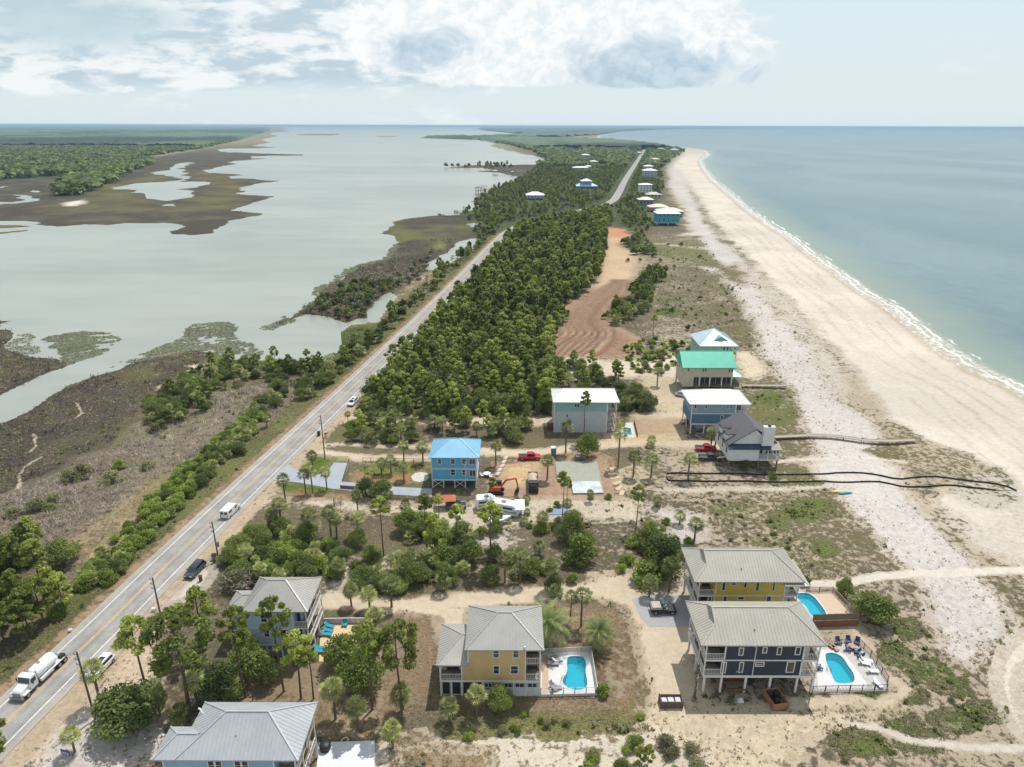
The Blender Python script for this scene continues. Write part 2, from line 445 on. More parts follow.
# ------------------------------------------------------------------ colour of the ground
def c3(r, g, b, k=1.0): return np.array([lin(r)*k, lin(g)*k, lin(b)*k])
gcol = np.tile(c3(200, 183, 155, .8), (NV, 1)); scol = np.tile(c3(110, 100, 78, .8), (NV, 1)); cov = np.full(NV, 0.5)
def paint(pix, g=None, s=None, c=None, soft=0.6, warp=0.5, inset=0.0, ground=False, amount=1.0, mask=None):
    if mask is None:
        x, y = warped(warp)
        d = sdf(pix if ground else PX(below(pix)), x, y, 30)
        so_ = soft * np.clip(GY / 120, 0.6, 30)
        mask = sstep(d - inset, -so_, so_)
    m_ = mask * amount
    if g is not None: gcol[:] = gcol * (1-m_)[:, None] + g[None, :] * m_[:, None]
    if s is not None: scol[:] = scol * (1-m_)[:, None] + s[None, :] * m_[:, None]
    if c is not None: cov[:] = cov * (1-m_) + c * m_
    return mask
def paint_line(pix, w, g=None, s=None, c=None, soft=0.6, warp=0.4, smooth=True, amount=1.0):
    pts = PX(pix)
    if smooth: pts = catm(pts, 5, False)
    x, y = warped(warp)
    d = linedist(pts, x, y)
    so_ = soft * np.clip(GY / 120, 0.6, 30)
    m_ = (1 - sstep(d - w / 2, -so_, so_))
    return paint(None, g, s, c, mask=m_, amount=amount)
SANDW = c3(222, 213, 205, .66); SANDB = c3(219, 209, 193, .70); SANDY = c3(208, 190, 164, .70); DRIVE = c3(210, 193, 168, .70)
SCR = c3(112, 102, 82, .72); SCRG = c3(104, 108, 62, .75); GREEN = c3(96, 112, 48, .72); BROWN = c3(138, 116, 90, .72); STRAW = c3(158, 140, 114, .72)
MARSH = c3(90, 82, 70, .64); MARSHG = c3(112, 106, 62, .66); GREYS = c3(130, 119, 104, .72); DIRT = c3(178, 150, 124, .70); DIRTR = c3(136, 102, 82, .72)

# woods floor over the whole spit west of the dunes
paint([(-900, 1500), (-900, 500), (330, 357), (430, 280), (480, 225), (520, 180), (540, 165), (480, 130), (660, 126), (700, 150), (668, 165), (668, 185), (690, 230), (700, 330), (690, 440), (640, 560), (640, 1500)], c3(172, 156, 128, .74), SCR, 0.62, 2, 0.5)
# far land is wooded
paint([(-900, 122), (270, 124), (280, 130), (225, 142), (180, 150), (130, 160), (90, 176), (30, 178), (-900, 190)], c3(88, 98, 62, .55), c3(62, 78, 44, .6), 0.6, 2, 0.8)
paint([(470, 126), (830, 127), (690, 131), (620, 133), (600, 136.5), (560, 139), (500, 141), (470, 139), (420, 138)], c3(78, 92, 60, .55), c3(58, 74, 44, .6), 0.6, 2, 0.5)
# western marsh: purple brown with olive bands
paint([(-900, 186), (0, 178), (40, 178), (100, 172), (140, 160), (200, 150), (240, 142), (265, 132), (300, 130), (330, 150), (310, 240), (-900, 260)], c3(128, 116, 104, .7), MARSH, 0.72, 1.5, 0.6)
for pl_ in ([(95, 186), (140, 178), (160, 168), (175, 178), (130, 192), (120, 205), (95, 200)], [(185, 172), (215, 168), (236, 182), (258, 190), (240, 200), (225, 208), (205, 208), (190, 200), (215, 188), (195, 182)],
            [(40, 205), (90, 200), (150, 206), (200, 206), (190, 212), (110, 210), (60, 214), (35, 212)], [(100, 192), (112, 190), (150, 202), (200, 204), (180, 207), (120, 202)]):
    paint(pl_, c3(118, 110, 74, .68), MARSHG, 0.55, 1.6, 1.6, amount=.62)
paint([(62, 203), (84, 199.5), (87, 203), (76, 206), (64, 206)], c3(222, 208, 190, .8), None, 0.1, 1, .6)
for pl_ in ISLES[1:3]: paint(pl_, c3(110, 118, 70, .7), MARSHG, 0.8)
for pl_ in ISLES[3:]: paint(pl_, MARSH, MARSH, 0.8)
paint([(-900, 470), (-300, 330), (14, 318), (62, 356), (75, 368), (0, 402), (-300, 475)], c3(140, 120, 108, .7), MARSH, 0.8, 1.0, .6)
paint([(0, 354), (10, 352), (14, 366), (0, 372)], c3(120, 108, 78), c3(96, 92, 56, .7), 0.7, 1.2, .8)
# eastern bay shore marshes
paint([(-900, 790), (-900, 500), (0, 418), (110, 366), (215, 345), (222, 356), (190, 372), (150, 392), (132, 420), (118, 445), (78, 456), (58, 470), (30, 482), (-20, 505), (-500, 700)], c3(128, 110, 98, .7), MARSH, 0.84, 1.2, .8)
paint([(118, 371), (150, 366), (160, 376), (140, 384), (120, 380)], c3(140, 130, 80), MARSHG, 0.6, 1.2, 1.0, amount=.7)
paint([(186, 365), (208, 362), (212, 366), (190, 371)], c3(214, 196, 172, .8), None, 0.2, .8, .6)
paint([(152, 387), (172, 380), (178, 383), (158, 390)], c3(206, 186, 164, .8), None, 0.25, .8, .5)
paint([(214, 351), (240, 354), (262, 358), (300, 361), (330, 358), (334, 364), (300, 372), (250, 368), (215, 364)], c3(110, 120, 66), GREEN, 0.7, 1)
paint([(336, 358), (332, 345), (337, 332), (350, 326), (385, 321), (376, 342), (362, 352), (345, 362)], c3(98, 106, 54, .72), c3(84, 96, 44, .7), 0.75, 1, .4)
paint([(372, 236), (403, 216), (470, 206), (500, 212), (490, 232), (455, 246), (430, 268), (400, 286), (390, 300), (372, 318), (340, 322), (268, 330), (268, 322), (300, 308), (318, 290), (350, 270), (388, 256), (400, 242)], c3(120, 106, 92, .7), MARSH, 0.8, 1.5, .6)
for pl_ in ([(376, 229), (400, 222), (412, 232), (430, 236), (434, 240), (404, 241), (390, 235)], [(430, 227), (446, 224), (450, 227), (434, 230)], [(454, 226), (480, 220), (490, 228), (470, 234), (455, 230)], [(270, 326), (280, 321), (298, 314), (299, 318), (284, 325)]):
    paint(pl_, c3(124, 118, 72, .70), c3(104, 108, 56, .72), 0.55, 1.4, 1.5, amount=.7)
paint([(436, 244), (441, 241.5), (445, 245), (440, 248.5), (435, 248)], c3(140, 146, 66, .7), c3(132, 140, 56, .7), 0.6, 1, .3)
paint([(445, 170), (480, 164), (541, 163), (545, 168), (522, 178), (477, 173), (482, 169)], c3(120, 104, 92, .7), MARSH, 0.8, 1.5, .3)
paint([(462, 212), (500, 206), (512, 212), (498, 222), (470, 220)], c3(126, 112, 96), MARSH, 0.7, 2, .8)
# dead grey scrub between marsh and highway
paint([(-900, 800), (-500, 690), (-20, 505), (30, 482), (60, 470), (82, 458), (120, 446), (135, 424), (152, 418), (205, 392), (250, 386), (296, 382), (305, 392), (270, 420), (225, 452), (180, 490), (140, 530), (96, 575), (40, 560), (-60, 600), (-500, 900)], c3(190, 172, 148, .76), GREYS, 0.66, 1.5, 1.0)
paint([(60, 545), (130, 495), (170, 470), (176, 482), (130, 530), (92, 572)], c3(176, 158, 128, .76), c3(140, 128, 92, .74), 0.5, 1.2, 1.0)
for ln in ([(18, 488), (17, 478), (22, 470), (42, 455)], [(30, 452), (36, 444), (34, 434)], [(75, 418), (84, 412), (78, 402)]):
    paint_line(ln, 0.8, c3(196, 178, 158, .8), None, 0.15, .3, .5)
# dunes and beach on the gulf side
paint([(668, 158), (700, 150), (1500, 500), (1500, 1500), (650, 1500), (700, 720), (690, 600), (660, 560), (652, 520), (640, 480), (650, 380), (648, 340), (650, 300), (640, 250), (640, 238), (700, 230), (680, 200)], c3(196, 180, 156, .76), c3(108, 97, 78, .72), 0.50, 2.0, 1.0)
paint([(640, 240), (700, 232), (728, 262), (752, 300), (770, 345), (740, 360), (700, 330), (650, 300)], c3(176, 162, 136, .76), c3(108, 102, 74, .74), 0.56, 2.0, .8)
BEACH = [(664, 160), (690, 140), (720, 150), (2200, 500), (2200, 1500), (1500, 1500), (1120, 700), (1024, 560), (990, 540), (950, 520), (935, 500), (965, 478), (990, 470), (960, 452), (925, 440), (895, 425), (880, 405), (862, 380), (840, 360), (820, 335), (800, 312), (782, 296), (768, 276), (742, 256), (724, 236), (706, 212), (690, 190), (676, 178)]
paint(BEACH, SANDB, c3(126, 112, 88, .74), 0.06, 1.2, 1.2)
# blotchy dune grass fringe on the beach edge
paint([(676, 168), (700, 205), (724, 236), (742, 256), (768, 276), (800, 312), (838, 352), (862, 380), (892, 418), (930, 440), (966, 455), (1008, 470), (1030, 500), (1030, 515), (960, 500), (938, 486), (900, 455), (878, 440), (862, 414), (836, 402), (822, 372), (800, 348), (770, 316), (750, 296), (742, 262), (722, 245), (700, 218), (688, 196)], None, c3(112, 102, 80, .72), 0.42, 1.0, 1.4)
paint([(940, 520), (975, 520), (1024, 505), (1100, 540), (1100, 570), (1010, 560), (965, 545)], SANDB, None, 0.16, 2, 1.5)
paint([(930, 500), (960, 512), (975, 530), (982, 552), (995, 572), (970, 572), (955, 560), (940, 540), (920, 515), (905, 500)], None, c3(110, 100, 80, .74), 0.36, 1.2, 1.2)
WHITE = [(665, 166), (670, 178), (668, 186), (683, 204), (690, 232), (682, 235), (699, 236), (702, 246), (716, 260), (726, 266), (736, 262), (752, 282), (746, 288), (700, 267), (716, 268), (728, 284), (740, 302), (750, 322), (760, 345), (772, 362), (786, 384), (800, 400), (806, 430), (818, 450), (815, 470), (838, 500), (862, 520), (884, 548), (900, 566), (916, 574),
    (926, 600), (936, 620), (944, 640), (950, 655), (970, 668), (985, 655), (1002, 640), (1008, 622), (1000, 600), (984, 582), (968, 560), (950, 545), (930, 520), (905, 492), (896, 470), (868, 452), (882, 440), (870, 418), (848, 408), (838, 392), (826, 372), (812, 352), (796, 336), (776, 314), (762, 296), (752, 270), (735, 254), (718, 238), (708, 225), (700, 206), (690, 190), (680, 172), (672, 164)]
paint(WHITE, SANDW, c3(150, 138, 122, .72), 0.20, 1.0, 1.1)
paint([(800, 460), (850, 452), (900, 470), (920, 500), (880, 505), (840, 495)], None, c3(140, 128, 108, .76), 0.13, 2, 1, amount=.8)
paint([(795, 380), (812, 372), (840, 395), (830, 410), (805, 402)], None, c3(140, 128, 108, .76), 0.2, 2, 1, amount=.8)
paint([(752, 270), (775, 285), (800, 312), (822, 340), (838, 365), (850, 385), (842, 394), (820, 368), (806, 345), (780, 316), (762, 296)], SANDB, c3(112, 100, 80, .74), 0.36, 1, 1.2)
paint([(684, 178), (700, 200), (714, 222), (742, 250), (755, 270), (742, 262), (718, 240), (704, 222), (694, 204)], SANDB, c3(112, 100, 80, .74), 0.5, .6, 1.2)
# green runs in the dunes
for pl_ in ([(872, 600), (892, 612), (915, 640), (935, 655), (965, 672), (975, 690), (940, 690), (905, 676), (890, 650), (870, 625)], [(785, 690), (850, 706), (882, 714), (920, 730), (960, 736), (940, 760), (880, 756), (840, 744), (822, 725)],
            [(770, 500), (812, 498), (830, 512), (800, 522), (772, 518)], [(745, 540), (800, 535), (850, 570), (812, 580), (760, 572)], [(760, 462), (800, 470), (812, 478), (770, 482)], [(700, 505), (760, 500), (770, 520), (720, 530)], [(655, 490), (800, 480), (830, 490), (700, 498)],
            [(650, 370), (668, 350), (690, 352), (700, 362), (720, 378), (690, 380)], [(655, 240), (700, 238), (715, 262), (660, 268)], [(740, 385), (785, 382), (800, 402), (790, 428), (752, 420)]):
    paint(pl_, None, SCRG, 0.54, 2.0, 1.6, amount=.75)
for cx_, cy_, rx_, ry_ in [(798, 514, 14, 5), (812, 504, 18, 4), (776, 524, 8, 4), (820, 548, 10, 6), (868, 702, 20, 7), (862, 745, 24, 8), (905, 722, 18, 7), (925, 742, 20, 7), (770, 398, 10, 5), (668, 312, 10, 4), (960, 722, 20, 8), (985, 712, 16, 8), (890, 700, 14, 6), (912, 695, 12, 6), (900, 655, 12, 8), (930, 672, 14, 8), (955, 690, 14, 7), (912, 630, 12, 8)]:
    paint([(cx_ + rx_*math.cos(t*math.pi/6), cy_ + ry_*math.sin(t*math.pi/6)) for t in range(12)], c3(108, 118, 56, .74), GREEN, 0.85, .8, 1.0)
# sandy tracks through the dunes
paint_line([(785, 588), (830, 584), (868, 579), (900, 575), (950, 573), (1024, 570), (1200, 566)], 2.3, SANDB, None, 0.05, .5, .4)
paint_line([(800, 606), (835, 600), (862, 640), (880, 672), (905, 690), (880, 704), (850, 700), (820, 702), (790, 704)], 2.2, DRIVE, None, 0.1, .8, .6)
paint_line([(832, 718), (850, 724), (880, 728), (905, 738), (940, 744), (980, 748), (1024, 747), (1100, 742)], 1.5, SANDB, None, 0.12, .6, .5)
paint([(1060, 620), (1024, 632), (1008, 645), (1000, 660), (996, 680), (1002, 705), (1012, 725), (1030, 742), (1030, 728), (1022, 712), (1016, 690), (1020, 672), (1040, 655), (1080, 640)], SANDB, None, 0.02, .7, .2)
paint_line([(660, 244), (690, 247), (722, 249)], 3, SANDB, None, 0.15, 1.5, .4)
paint_line([(640, 491), (700, 489), (770, 488), (830, 487), (850, 488)], 1.8, SANDB, None, 0.25, 1, .6)
paint_line([(775, 462), (815, 459), (860, 458), (905, 462)], 1.2, SANDB, None, 0.1, .6, .3)
paint([(640, 380), (660, 376), (690, 390), (692, 410), (670, 414), (645, 408)], c3(206, 190, 160, .76), None, 0.3, 1, .6)
paint([(735, 352), (755, 352), (768, 370), (760, 380), (742, 378)], c3(214, 200, 172, .78), None, 0.2, 1, .8)

# near lots
paint([(440, 480), (640, 476), (700, 520), (680, 560), (620, 580), (500, 590), (430, 560), (420, 510)], c3(196, 182, 158, .74), SCR, 0.62, 2, 1)
paint([(640, 500), (700, 515), (705, 540), (680, 548), (660, 520)], SANDW, None, 0.3, 1.5, 1)
paint([(590, 575), (640, 572), (690, 582), (700, 640), (704, 700), (690, 722), (655, 716), (648, 690), (640, 655), (634, 625), (622, 606), (600, 600)], DRIVE, c3(160, 138, 108, .76), 0.07, .8, .5)
paint_line([(330, 600), (398, 606), (440, 602), (500, 597), (560, 592), (620, 588), (660, 584)], 4.4, DRIVE, c3(160, 138, 108, .76), 0.08, .9, .5)
paint([(395, 606), (470, 604), (470, 640), (450, 640), (432, 640), (425, 622), (418, 612)], DRIVE, None, 0.08, .8, .4)
paint([(650, 700), (700, 712), (840, 708), (900, 705), (905, 712), (850, 722), (800, 740), (790, 770), (760, 800), (650, 800), (610, 740)], c3(206, 190, 162, .77), c3(128, 116, 92, .74), 0.2, 1.5, .8)
paint([(400, 612), (438, 620), (438, 700), (380, 716), (385, 660)], STRAW, BROWN, 0.5, 1, .4)
paint([(548, 604), (620, 606), (634, 640), (644, 716), (560, 712), (440, 708), (440, 694), (540, 697), (596, 696), (594, 650), (548, 648)], c3(178, 162, 136, .72), BROWN, 0.55, 1, .5)
paint([(350, 735), (640, 728), (700, 745), (740, 800), (340, 800)], c3(218, 206, 186, .78), c3(128, 112, 88, .74), 0.34, 1.5, .8)
paint([(400, 742), (488, 752), (500, 790), (390, 790)], c3(176, 156, 126, .76), c3(142, 124, 94, .76), 0.5, 1, .6)
paint([(440, 722), (640, 716), (640, 728), (560, 736), (450, 734)], None, c3(108, 112, 60, .76), 0.7, 1, .6)
paint([(220, 680), (330, 655), (400, 640), (380, 740), (320, 730), (312, 700), (215, 702)], STRAW, BROWN, 0.35, 1, .4)
paint([(246, 682), (316, 676), (318, 700), (232, 702)], c3(162, 142, 114, .72), BROWN, 0.35, 1, .3)
paint([(340, 690), (378, 680), (372, 738), (330, 735)], c3(186, 168, 140, .76), BROWN, 0.5, 1, .6)
paint([(-60, 800), (60, 690), (110, 650), (160, 620), (170, 650), (150, 690), (170, 735), (150, 800)], c3(214, 194, 168, .78), STRAW, 0.35, 1.2, .8)
paint([(60, 720), (110, 700), (160, 715), (170, 745), (130, 770), (20, 790)], SANDW, c3(168, 150, 128, .76), 0.2, 1, .8)
paint([(330, 560), (395, 560), (400, 590), (330, 592), (325, 585)], c3(206, 194, 176, .78), None, 0.35, 1, .8)
paint([(418, 545), (450, 560), (500, 560), (520, 540), (500, 530), (450, 530)], SANDW, None, 0.35, 1, 1, amount=.8)
# long sandy lanes off the highway
paint([(243, 500), (262, 480), (300, 492), (360, 500), (430, 506), (500, 500), (560, 498), (640, 500), (640, 520), (560, 520), (500, 528), (440, 532), (420, 516), (340, 512), (290, 506), (262, 512)], c3(210, 197, 175, .74), c3(130, 118, 94, .74), 0.26, 1, .8)
paint_line([(318, 452), (345, 456), (420, 459), (470, 452), (540, 452), (620, 444), (690, 444), (715, 446)], 4.5, DRIVE, None, 0.08, 1, .5)
paint_line([(318, 447), (345, 444), (420, 447), (432, 446)], 2.5, DRIVE, None, 0.15, 1, .4)
paint_line([(336, 419), (400, 420), (480, 421), (556, 421)], 6.5, DRIVE, c3(170, 140, 106, .76), 0.15, 1, .5)
paint_line([(640, 418), (690, 414)], 5, DRIVE, None, 0.12, 1, .5)
paint_line([(640, 401), (690, 400)], 5, SANDY, None, 0.12, 1, .5)
paint([(600, 432), (640, 428), (680, 428), (686, 440), (640, 444), (606, 444)], c3(206, 184, 150, .76), None, 0.15, 1, .5)
paint([(636, 418), (674, 418), (680, 434), (640, 438), (622, 434)], c3(186, 162, 132, .72), None, 0.12, .8, .5)
paint([(560, 358), (600, 360), (640, 360), (680, 352), (684, 376), (640, 378), (600, 378), (562, 380)], c3(218, 204, 180, .78), SCR, 0.2, 1.5, .8)
paint([(570, 356), (586, 356), (590, 372), (572, 376)], SANDW, None, 0.05, 1, .6)
# roadside driveway of the near houses
paint([(168, 592), (178, 575), (205, 560), (215, 572), (205, 586), (185, 600), (150, 612)], c3(204, 196, 184, .8), None, 0.08, 1, .4)
# cleared building sites
SITE = [(558, 357), (639, 357), (641, 346), (636, 338), (618, 328), (601, 315), (604, 307), (618, 302), (632, 286), (639, 262), (637, 252), (618, 246), (630, 233), (627, 229), (607, 228), (604, 236), (607, 244), (602, 262), (597, 282), (586, 296), (566, 306), (565, 321), (556, 334), (553, 342)]
paint(SITE, c3(208, 180, 148, .72), DIRTR, 0.12, 1.2, .5)
paint([(556, 357), (639, 357), (638, 340), (612, 324), (602, 312), (620, 300), (632, 284), (590, 290), (566, 308), (562, 325), (553, 342)], c3(172, 138, 112, .74), c3(126, 94, 76, .74), 0.40, 2, .8)
paint([(605, 236), (612, 228), (632, 231), (628, 236), (618, 238)], c3(206, 146, 104, .72), None, 0.05, .8, .6)
paint([(495, 462), (553, 460), (569, 456), (602, 454), (612, 460), (618, 498), (509, 500), (490, 496)], DIRT, DIRTR, 0.18, 1, .5)
paint([(505, 466), (540, 462), (532, 486), (506, 488)], c3(206, 178, 136, .77), DIRT, 0.2, 1, .8)
paint([(612, 470), (640, 462), (655, 480), (625, 498)], c3(200, 184, 156, .76), None, 0.35, 1, .8)
for k_ in range(24):
    o_ = (k_-12)*1.9; q_ = 9*math.sin(k_*2.1); trk = [(566+o_*1.2+q_, 356), (577+o_*1.4+q_, 345), (588+o_*1.3, 332), (586+o_*1.0-q_*.4, 320), (596+o_*.7, 306), (610+o_*.7, 294), (622+o_*.4+q_*.3, 280)]
    paint_line(trk, .5 + 1.1*((k_*.618) % 1), c3(112, 82, 66, .72) if k_ % 3 else c3(212, 184, 156, .74), None, 0.25, .6, .35, amount=.7+.3*((k_*.37) % 1))
# lawns and paved forecourt by the highway
LAWN1 = [(289.6, 467.6), (300, 460), (310.4, 454.8), (322, 455.5), (334, 458.7), (330, 467.8), (316, 474.2), (300, 471.7)]
LAWN2 = [(268.7, 486), (280, 482.5), (302.6, 483.5), (336.5, 487.4), (334, 496.5), (284, 494)]
LAWNG = c3(98, 116, 44, .8)
paint(LAWN1, LAWNG, c3(84, 104, 38, .8), 0.4, .3, .12); paint(LAWN2, LAWNG, c3(84, 104, 38, .8), 0.4, .3, .12)
paint([(334, 458), (346, 458), (348, 461), (335, 461)], LAWNG, None, .3, .3, .1)
paint([(354, 476), (363, 461), (432, 462), (432, 480), (363, 484)], c3(150, 142, 92, .78), c3(104, 116, 56, .78), 0.5, 1, .8)
paint([(352, 480), (356, 470), (364, 478), (414, 474), (416, 480), (364, 486)], c3(172, 128, 96, .76), BROWN, 0.3, .5, .4)
paint([(276, 497), (300, 490), (338, 496), (350, 493), (352, 498), (300, 500)], c3(160, 124, 96, .76), BROWN, 0.4, .5, .4)
# highway verges
ROADPX = [(-60, 787), (-30, 758), (0, 728.6), (60, 670), (118.5, 613), (130, 601.4), (180, 552), (256, 478.7), (300, 437), (348.5, 391), (395, 346), (442, 299.5), (475, 265.5), (500, 239.5), (513, 229), (530, 222.5), (558, 215), (585, 209.5), (600, 206.5), (612, 201), (618, 194), (627, 177), (638, 160), (644, 150), (646, 145)]
ROADC = catm(PX(ROADPX), 8, False)
rd = linedist(ROADC)
_ri = np.array(ROADC); side = GX - np.interp(GY, _ri[:, 1][np.argsort(_ri[:, 1])], _ri[:, 0][np.argsort(_ri[:, 1])])
vm = 1 - sstep(rd + NXf * 1.2, 5.9, 7.0)
paint(None, c3(182, 156, 124, .72), BROWN, 0.45, mask=vm * (side < 0))
paint(None, c3(128, 124, 82, .68), SCRG, 0.7, mask=(1-sstep(rd + NXw*3, 10.5, 13.5))*sstep(rd, 6.4, 7.4)*(side < 0)*.85)
vm2 = 1 - sstep(rd + NXw * 4.0, 6.6, 9.5)
paint(None, c3(204, 184, 156, .70), BROWN, 0.3, mask=vm2 * (side >= 0))
paint([(470, 226), (462, 208), (500, 183), (525, 178), (548, 160), (540, 152), (512, 144), (486, 140), (420, 138), (440, 136), (560, 139), (620, 141), (660, 146), (680, 152), (664, 170), (658, 205), (640, 238), (600, 215), (520, 236)], c3(132, 128, 94, .62), c3(78, 90, 52, .62), 0.62, 1.5, 1.2)
for d_, a_ in ((13, .3), (18, .22), (19.6, .22), (25, .28), (26.5, .28), (33, .18), (34.6, .18), (41, .2)):
    q_ = np.abs(SHORE + (fbm(GX, GY, 40, 400+int(d_)) - .5)*9 - d_)
    paint(None, c3(176, 160, 138, .66), None, None, mask=np.where(sea_side & (GY < 700), (1-sstep(q_, .15, .55+GY*.0015))*a_*sstep(fbm(GX, GY, 30, 500+int(d_)), .35, .55)*1.6, 0))
# wet sand along the gulf
sh = SHORE + NXw * 2.0
wet = np.where(sea_side, 1 - sstep(sh, 2.0, 7.5), 0)
paint(None, c3(190, 166, 140, .72), None, 0.0, mask=wet)
mudm = np.where(~sea_side & (SHORE < 1.5) & (SHORE > -6), 0.6, 0)
cov = np.where(SHORE < 0.4, 0, cov)
uw = (SHORE < 0).astype(float)
gcol = gcol * (1-uw)[:, None] + c3(150, 150, 120, .6)[None, :] * uw[:, None]
# subtle relief of the dunes
rel = (fbm(GX, GY, 14, 77) - 0.5) * 0.5 + (fbm(GX, GY, 4, 78) - 0.5) * 0.22
flatm = sstep(cov, 0.05, 0.35) * sstep(SHORE, 3, 25) * sstep(rd, 8, 16) * sstep(1500 - GY, 0, 400)
bumpm = (GX > np.interp(GY, [60, 90, 120, 200, 300, 600, 1800], [62, 66, 66, 84, 92, 120, 360]))
GZ = GZ + rel * flatm * np.where(bumpm, 1.4, 0.0) - 0.02

gm = bpy.data.materials.new('ground_soil'); T = NT(nodes(gm))
gp = T.pos()
g_c = T.attr('gcol', 'Color'); s_c = T.attr('scol', 'Color'); cv = T.attr('cov')
nL = T.noise(gp, 0.018, 7, 0.68, 0.5); n1 = T.noise(gp, 0.16, 6, 0.62); n2 = T.noise(gp, 0.75, 6, 0.65, 0.3); n3 = T.noise(gp, 3.2, 4, 0.65); n4 = T.noise(gp, 9.0, 3, 0.6)
mixn = T.m('ADD', T.m('ADD', T.m('ADD', T.m('MULTIPLY', nL, 0.28), T.m('MULTIPLY', n1, 0.15)), T.m('MULTIPLY', n2, 0.38)), T.m('ADD', T.m('MULTIPLY', n3, 0.14), T.m('MULTIPLY', n4, 0.05)))
thr = T.m('SUBTRACT', 0.640, T.m('MULTIPLY', cv, 0.29))
mk = T.ramp(mixn, T.m('SUBTRACT', thr, 0.022), T.m('ADD', thr, 0.022))
mk = T.m('MULTIPLY', mk, T.ramp(cv, 0.0, 0.05))
def vscale(col, f):
    sc = T.nt.nodes.new('ShaderNodeVectorMath'); sc.operation = 'SCALE'
    T.put(sc.inputs[0], col); T.put(sc.inputs[3], f); return sc.outputs[0]
gB0 = vscale(s_c, 1.15)
n5 = T.noise(gp, 1.6, 5, 0.7, 0.2)
gA = vscale(g_c, T.m('MULTIPLY', T.m('MULTIPLY', T.ramp(n2, 0.34, 0.66, T.ramp(cv, 0.05, 0.25, 0.93, 0.78), 1.07), T.ramp(n3, 0.35, 0.65, T.ramp(cv, 0.05, 0.25, 0.95, 0.85), 1.05)), T.ramp(n4, 0.35, 0.62, 0.93, 1.04)))
gA = T.mix(T.m('MULTIPLY', T.m('MULTIPLY', T.ramp(n5, 0.56, 0.68), T.ramp(cv, 0.03, 0.2)), 0.55), gA, gB0)
n5 = T.noise(gp, 1.6, 5, 0.7, 0.2)
gB = vscale(vscale(s_c, T.ramp(nL, 0.38, 0.62, 0.72, 1.3)), T.m('MULTIPLY', T.ramp(T.m('ADD', T.m('MULTIPLY', n3, .5), T.m('MULTIPLY', n5, .5)), 0.36, 0.64, 0.5, 1.35), T.ramp(n4, 0.3, 0.7, 0.75, 1.2)))
# low plants stay greener where the soil is damp
gB = T.mix(T.m('MULTIPLY', T.ramp(n1, 0.52, 0.66), 0.35), gB, C(98, 108, 54, .7))
gB = T.mix(T.m('MULTIPLY', T.ramp(nL, 0.52, 0.62), 0.45), gB, C(104, 104, 58, .68))
gA = vscale(gA, T.ramp(nL, 0.36, 0.62, 0.88, 1.06))
gc_ = T.mix(mk, gA, gB)
T.bsdf(gc_, 0.95, 0, 0.15, T.bump(T.m('ADD', T.m('MULTIPLY', mk, 0.6), T.m('MULTIPLY', n3, 0.5)), 0.6, 0.25))
near = QUADS
ground = np_mesh('ground', np.stack([GX, GY, GZ], 1), near, gm, attrs={'cov': cov}, colors={'gcol': gcol, 'scol': scol}, smooth=True)
tag(ground, 'sandy barrier spit with dune scrub, marsh and a broad pale beach', None, None, 'structure')

# ------------------------------------------------------------------ water
wq = SHORE[QUADS].min(1) < 4.0
seaq = sea_side[QUADS].all(1)
def water(name, sel, m, label):
    q = QUADS[sel]; used = np.unique(q); remap = np.full(NV, -1); remap[used] = np.arange(len(used))
    o = np_mesh(name, np.stack([GX[used], GY[used], np.full(len(used), WZ)], 1), remap[q], m, attrs={'shore': SHORE[used]}, smooth=True)
    tag(o, label, None, None, 'structure')
    return o
bm_ = bpy.data.materials.new('bay_water'); T = NT(nodes(bm_)); p = T.pos()
sc = T.n('ShaderNodeMapping'); sc.inputs['Scale'].default_value = (0.35, 1.0, 1.0); bm_.node_tree.links.new(p, sc.inputs[0])
w1 = T.noise(sc.outputs[0], 0.006, 5, 0.55, 0.6); w2 = T.noise(sc.outputs[0], 0.05, 4, 0.6)
shc = T.ramp(T.m('ADD', T.m('MULTIPLY', w1, 0.7), T.m('MULTIPLY', w2, 0.3)), 0.38, 0.62)
bc = T.mix(shc, C(146, 153, 143, .72), C(164, 170, 158, .75))
r1 = T.noise(p, 0.9, 4, 0.6); r2 = T.noise(p, 0.22, 3, 0.6)
T.bsdf(bc, 0.28, 0, 0.5, T.bump(T.m('ADD', r1, r2), 0.06, 0.3))
water('bay_water', wq & ~seaq, bm_, 'calm pale grey green bay')
sm_ = bpy.data.materials.new('sea_water'); T = NT(nodes(sm_)); p = T.pos()
shd_ = T.m('MULTIPLY', T.attr('shore'), -1.0)
sc = T.n('ShaderNodeMapping'); sc.inputs['Scale'].default_value = (1.0, 0.4, 1.0); sm_.node_tree.links.new(p, sc.inputs[0])
w1 = T.noise(sc.outputs[0], 0.004, 5, 0.6, 0.5); w2 = T.noise(p, 0.12, 5, 0.7); w3 = T.noise(p, 0.9, 3, 0.6); w4 = T.noise(p, 0.035, 4, 0.6)
deep = T.mix(T.ramp(w1, 0.35, 0.65), C(88, 122, 126, .66), C(114, 142, 144, .68))
deep = T.mix(T.ramp(w2, 0.35, 0.65), vscale(deep, 0.88), vscale(deep, 1.08))
col = T.mix(T.ramp(T.m('ADD', shd_, T.m('MULTIPLY', w4, 18)), 8, 60, 0, 1), C(132, 146, 128, .76), deep)
col = T.mix(T.ramp(shd_, 0, 9), C(176, 166, 144, .76), col)
wob = T.m('MULTIPLY', T.m('SUBTRACT', w4, 0.5), 9.0); wob2 = T.m('MULTIPLY', T.m('SUBTRACT', w2, 0.5), 3.0)
def foam(d0, w, brk):
    dd = T.m('ABSOLUTE', T.m('SUBTRACT', T.m('ADD', T.m('ADD', shd_, wob), wob2), d0))
    l = T.ramp(dd, w * 0.5, w * 1.5, 1, 0)
    return T.m('MULTIPLY', l, brk)
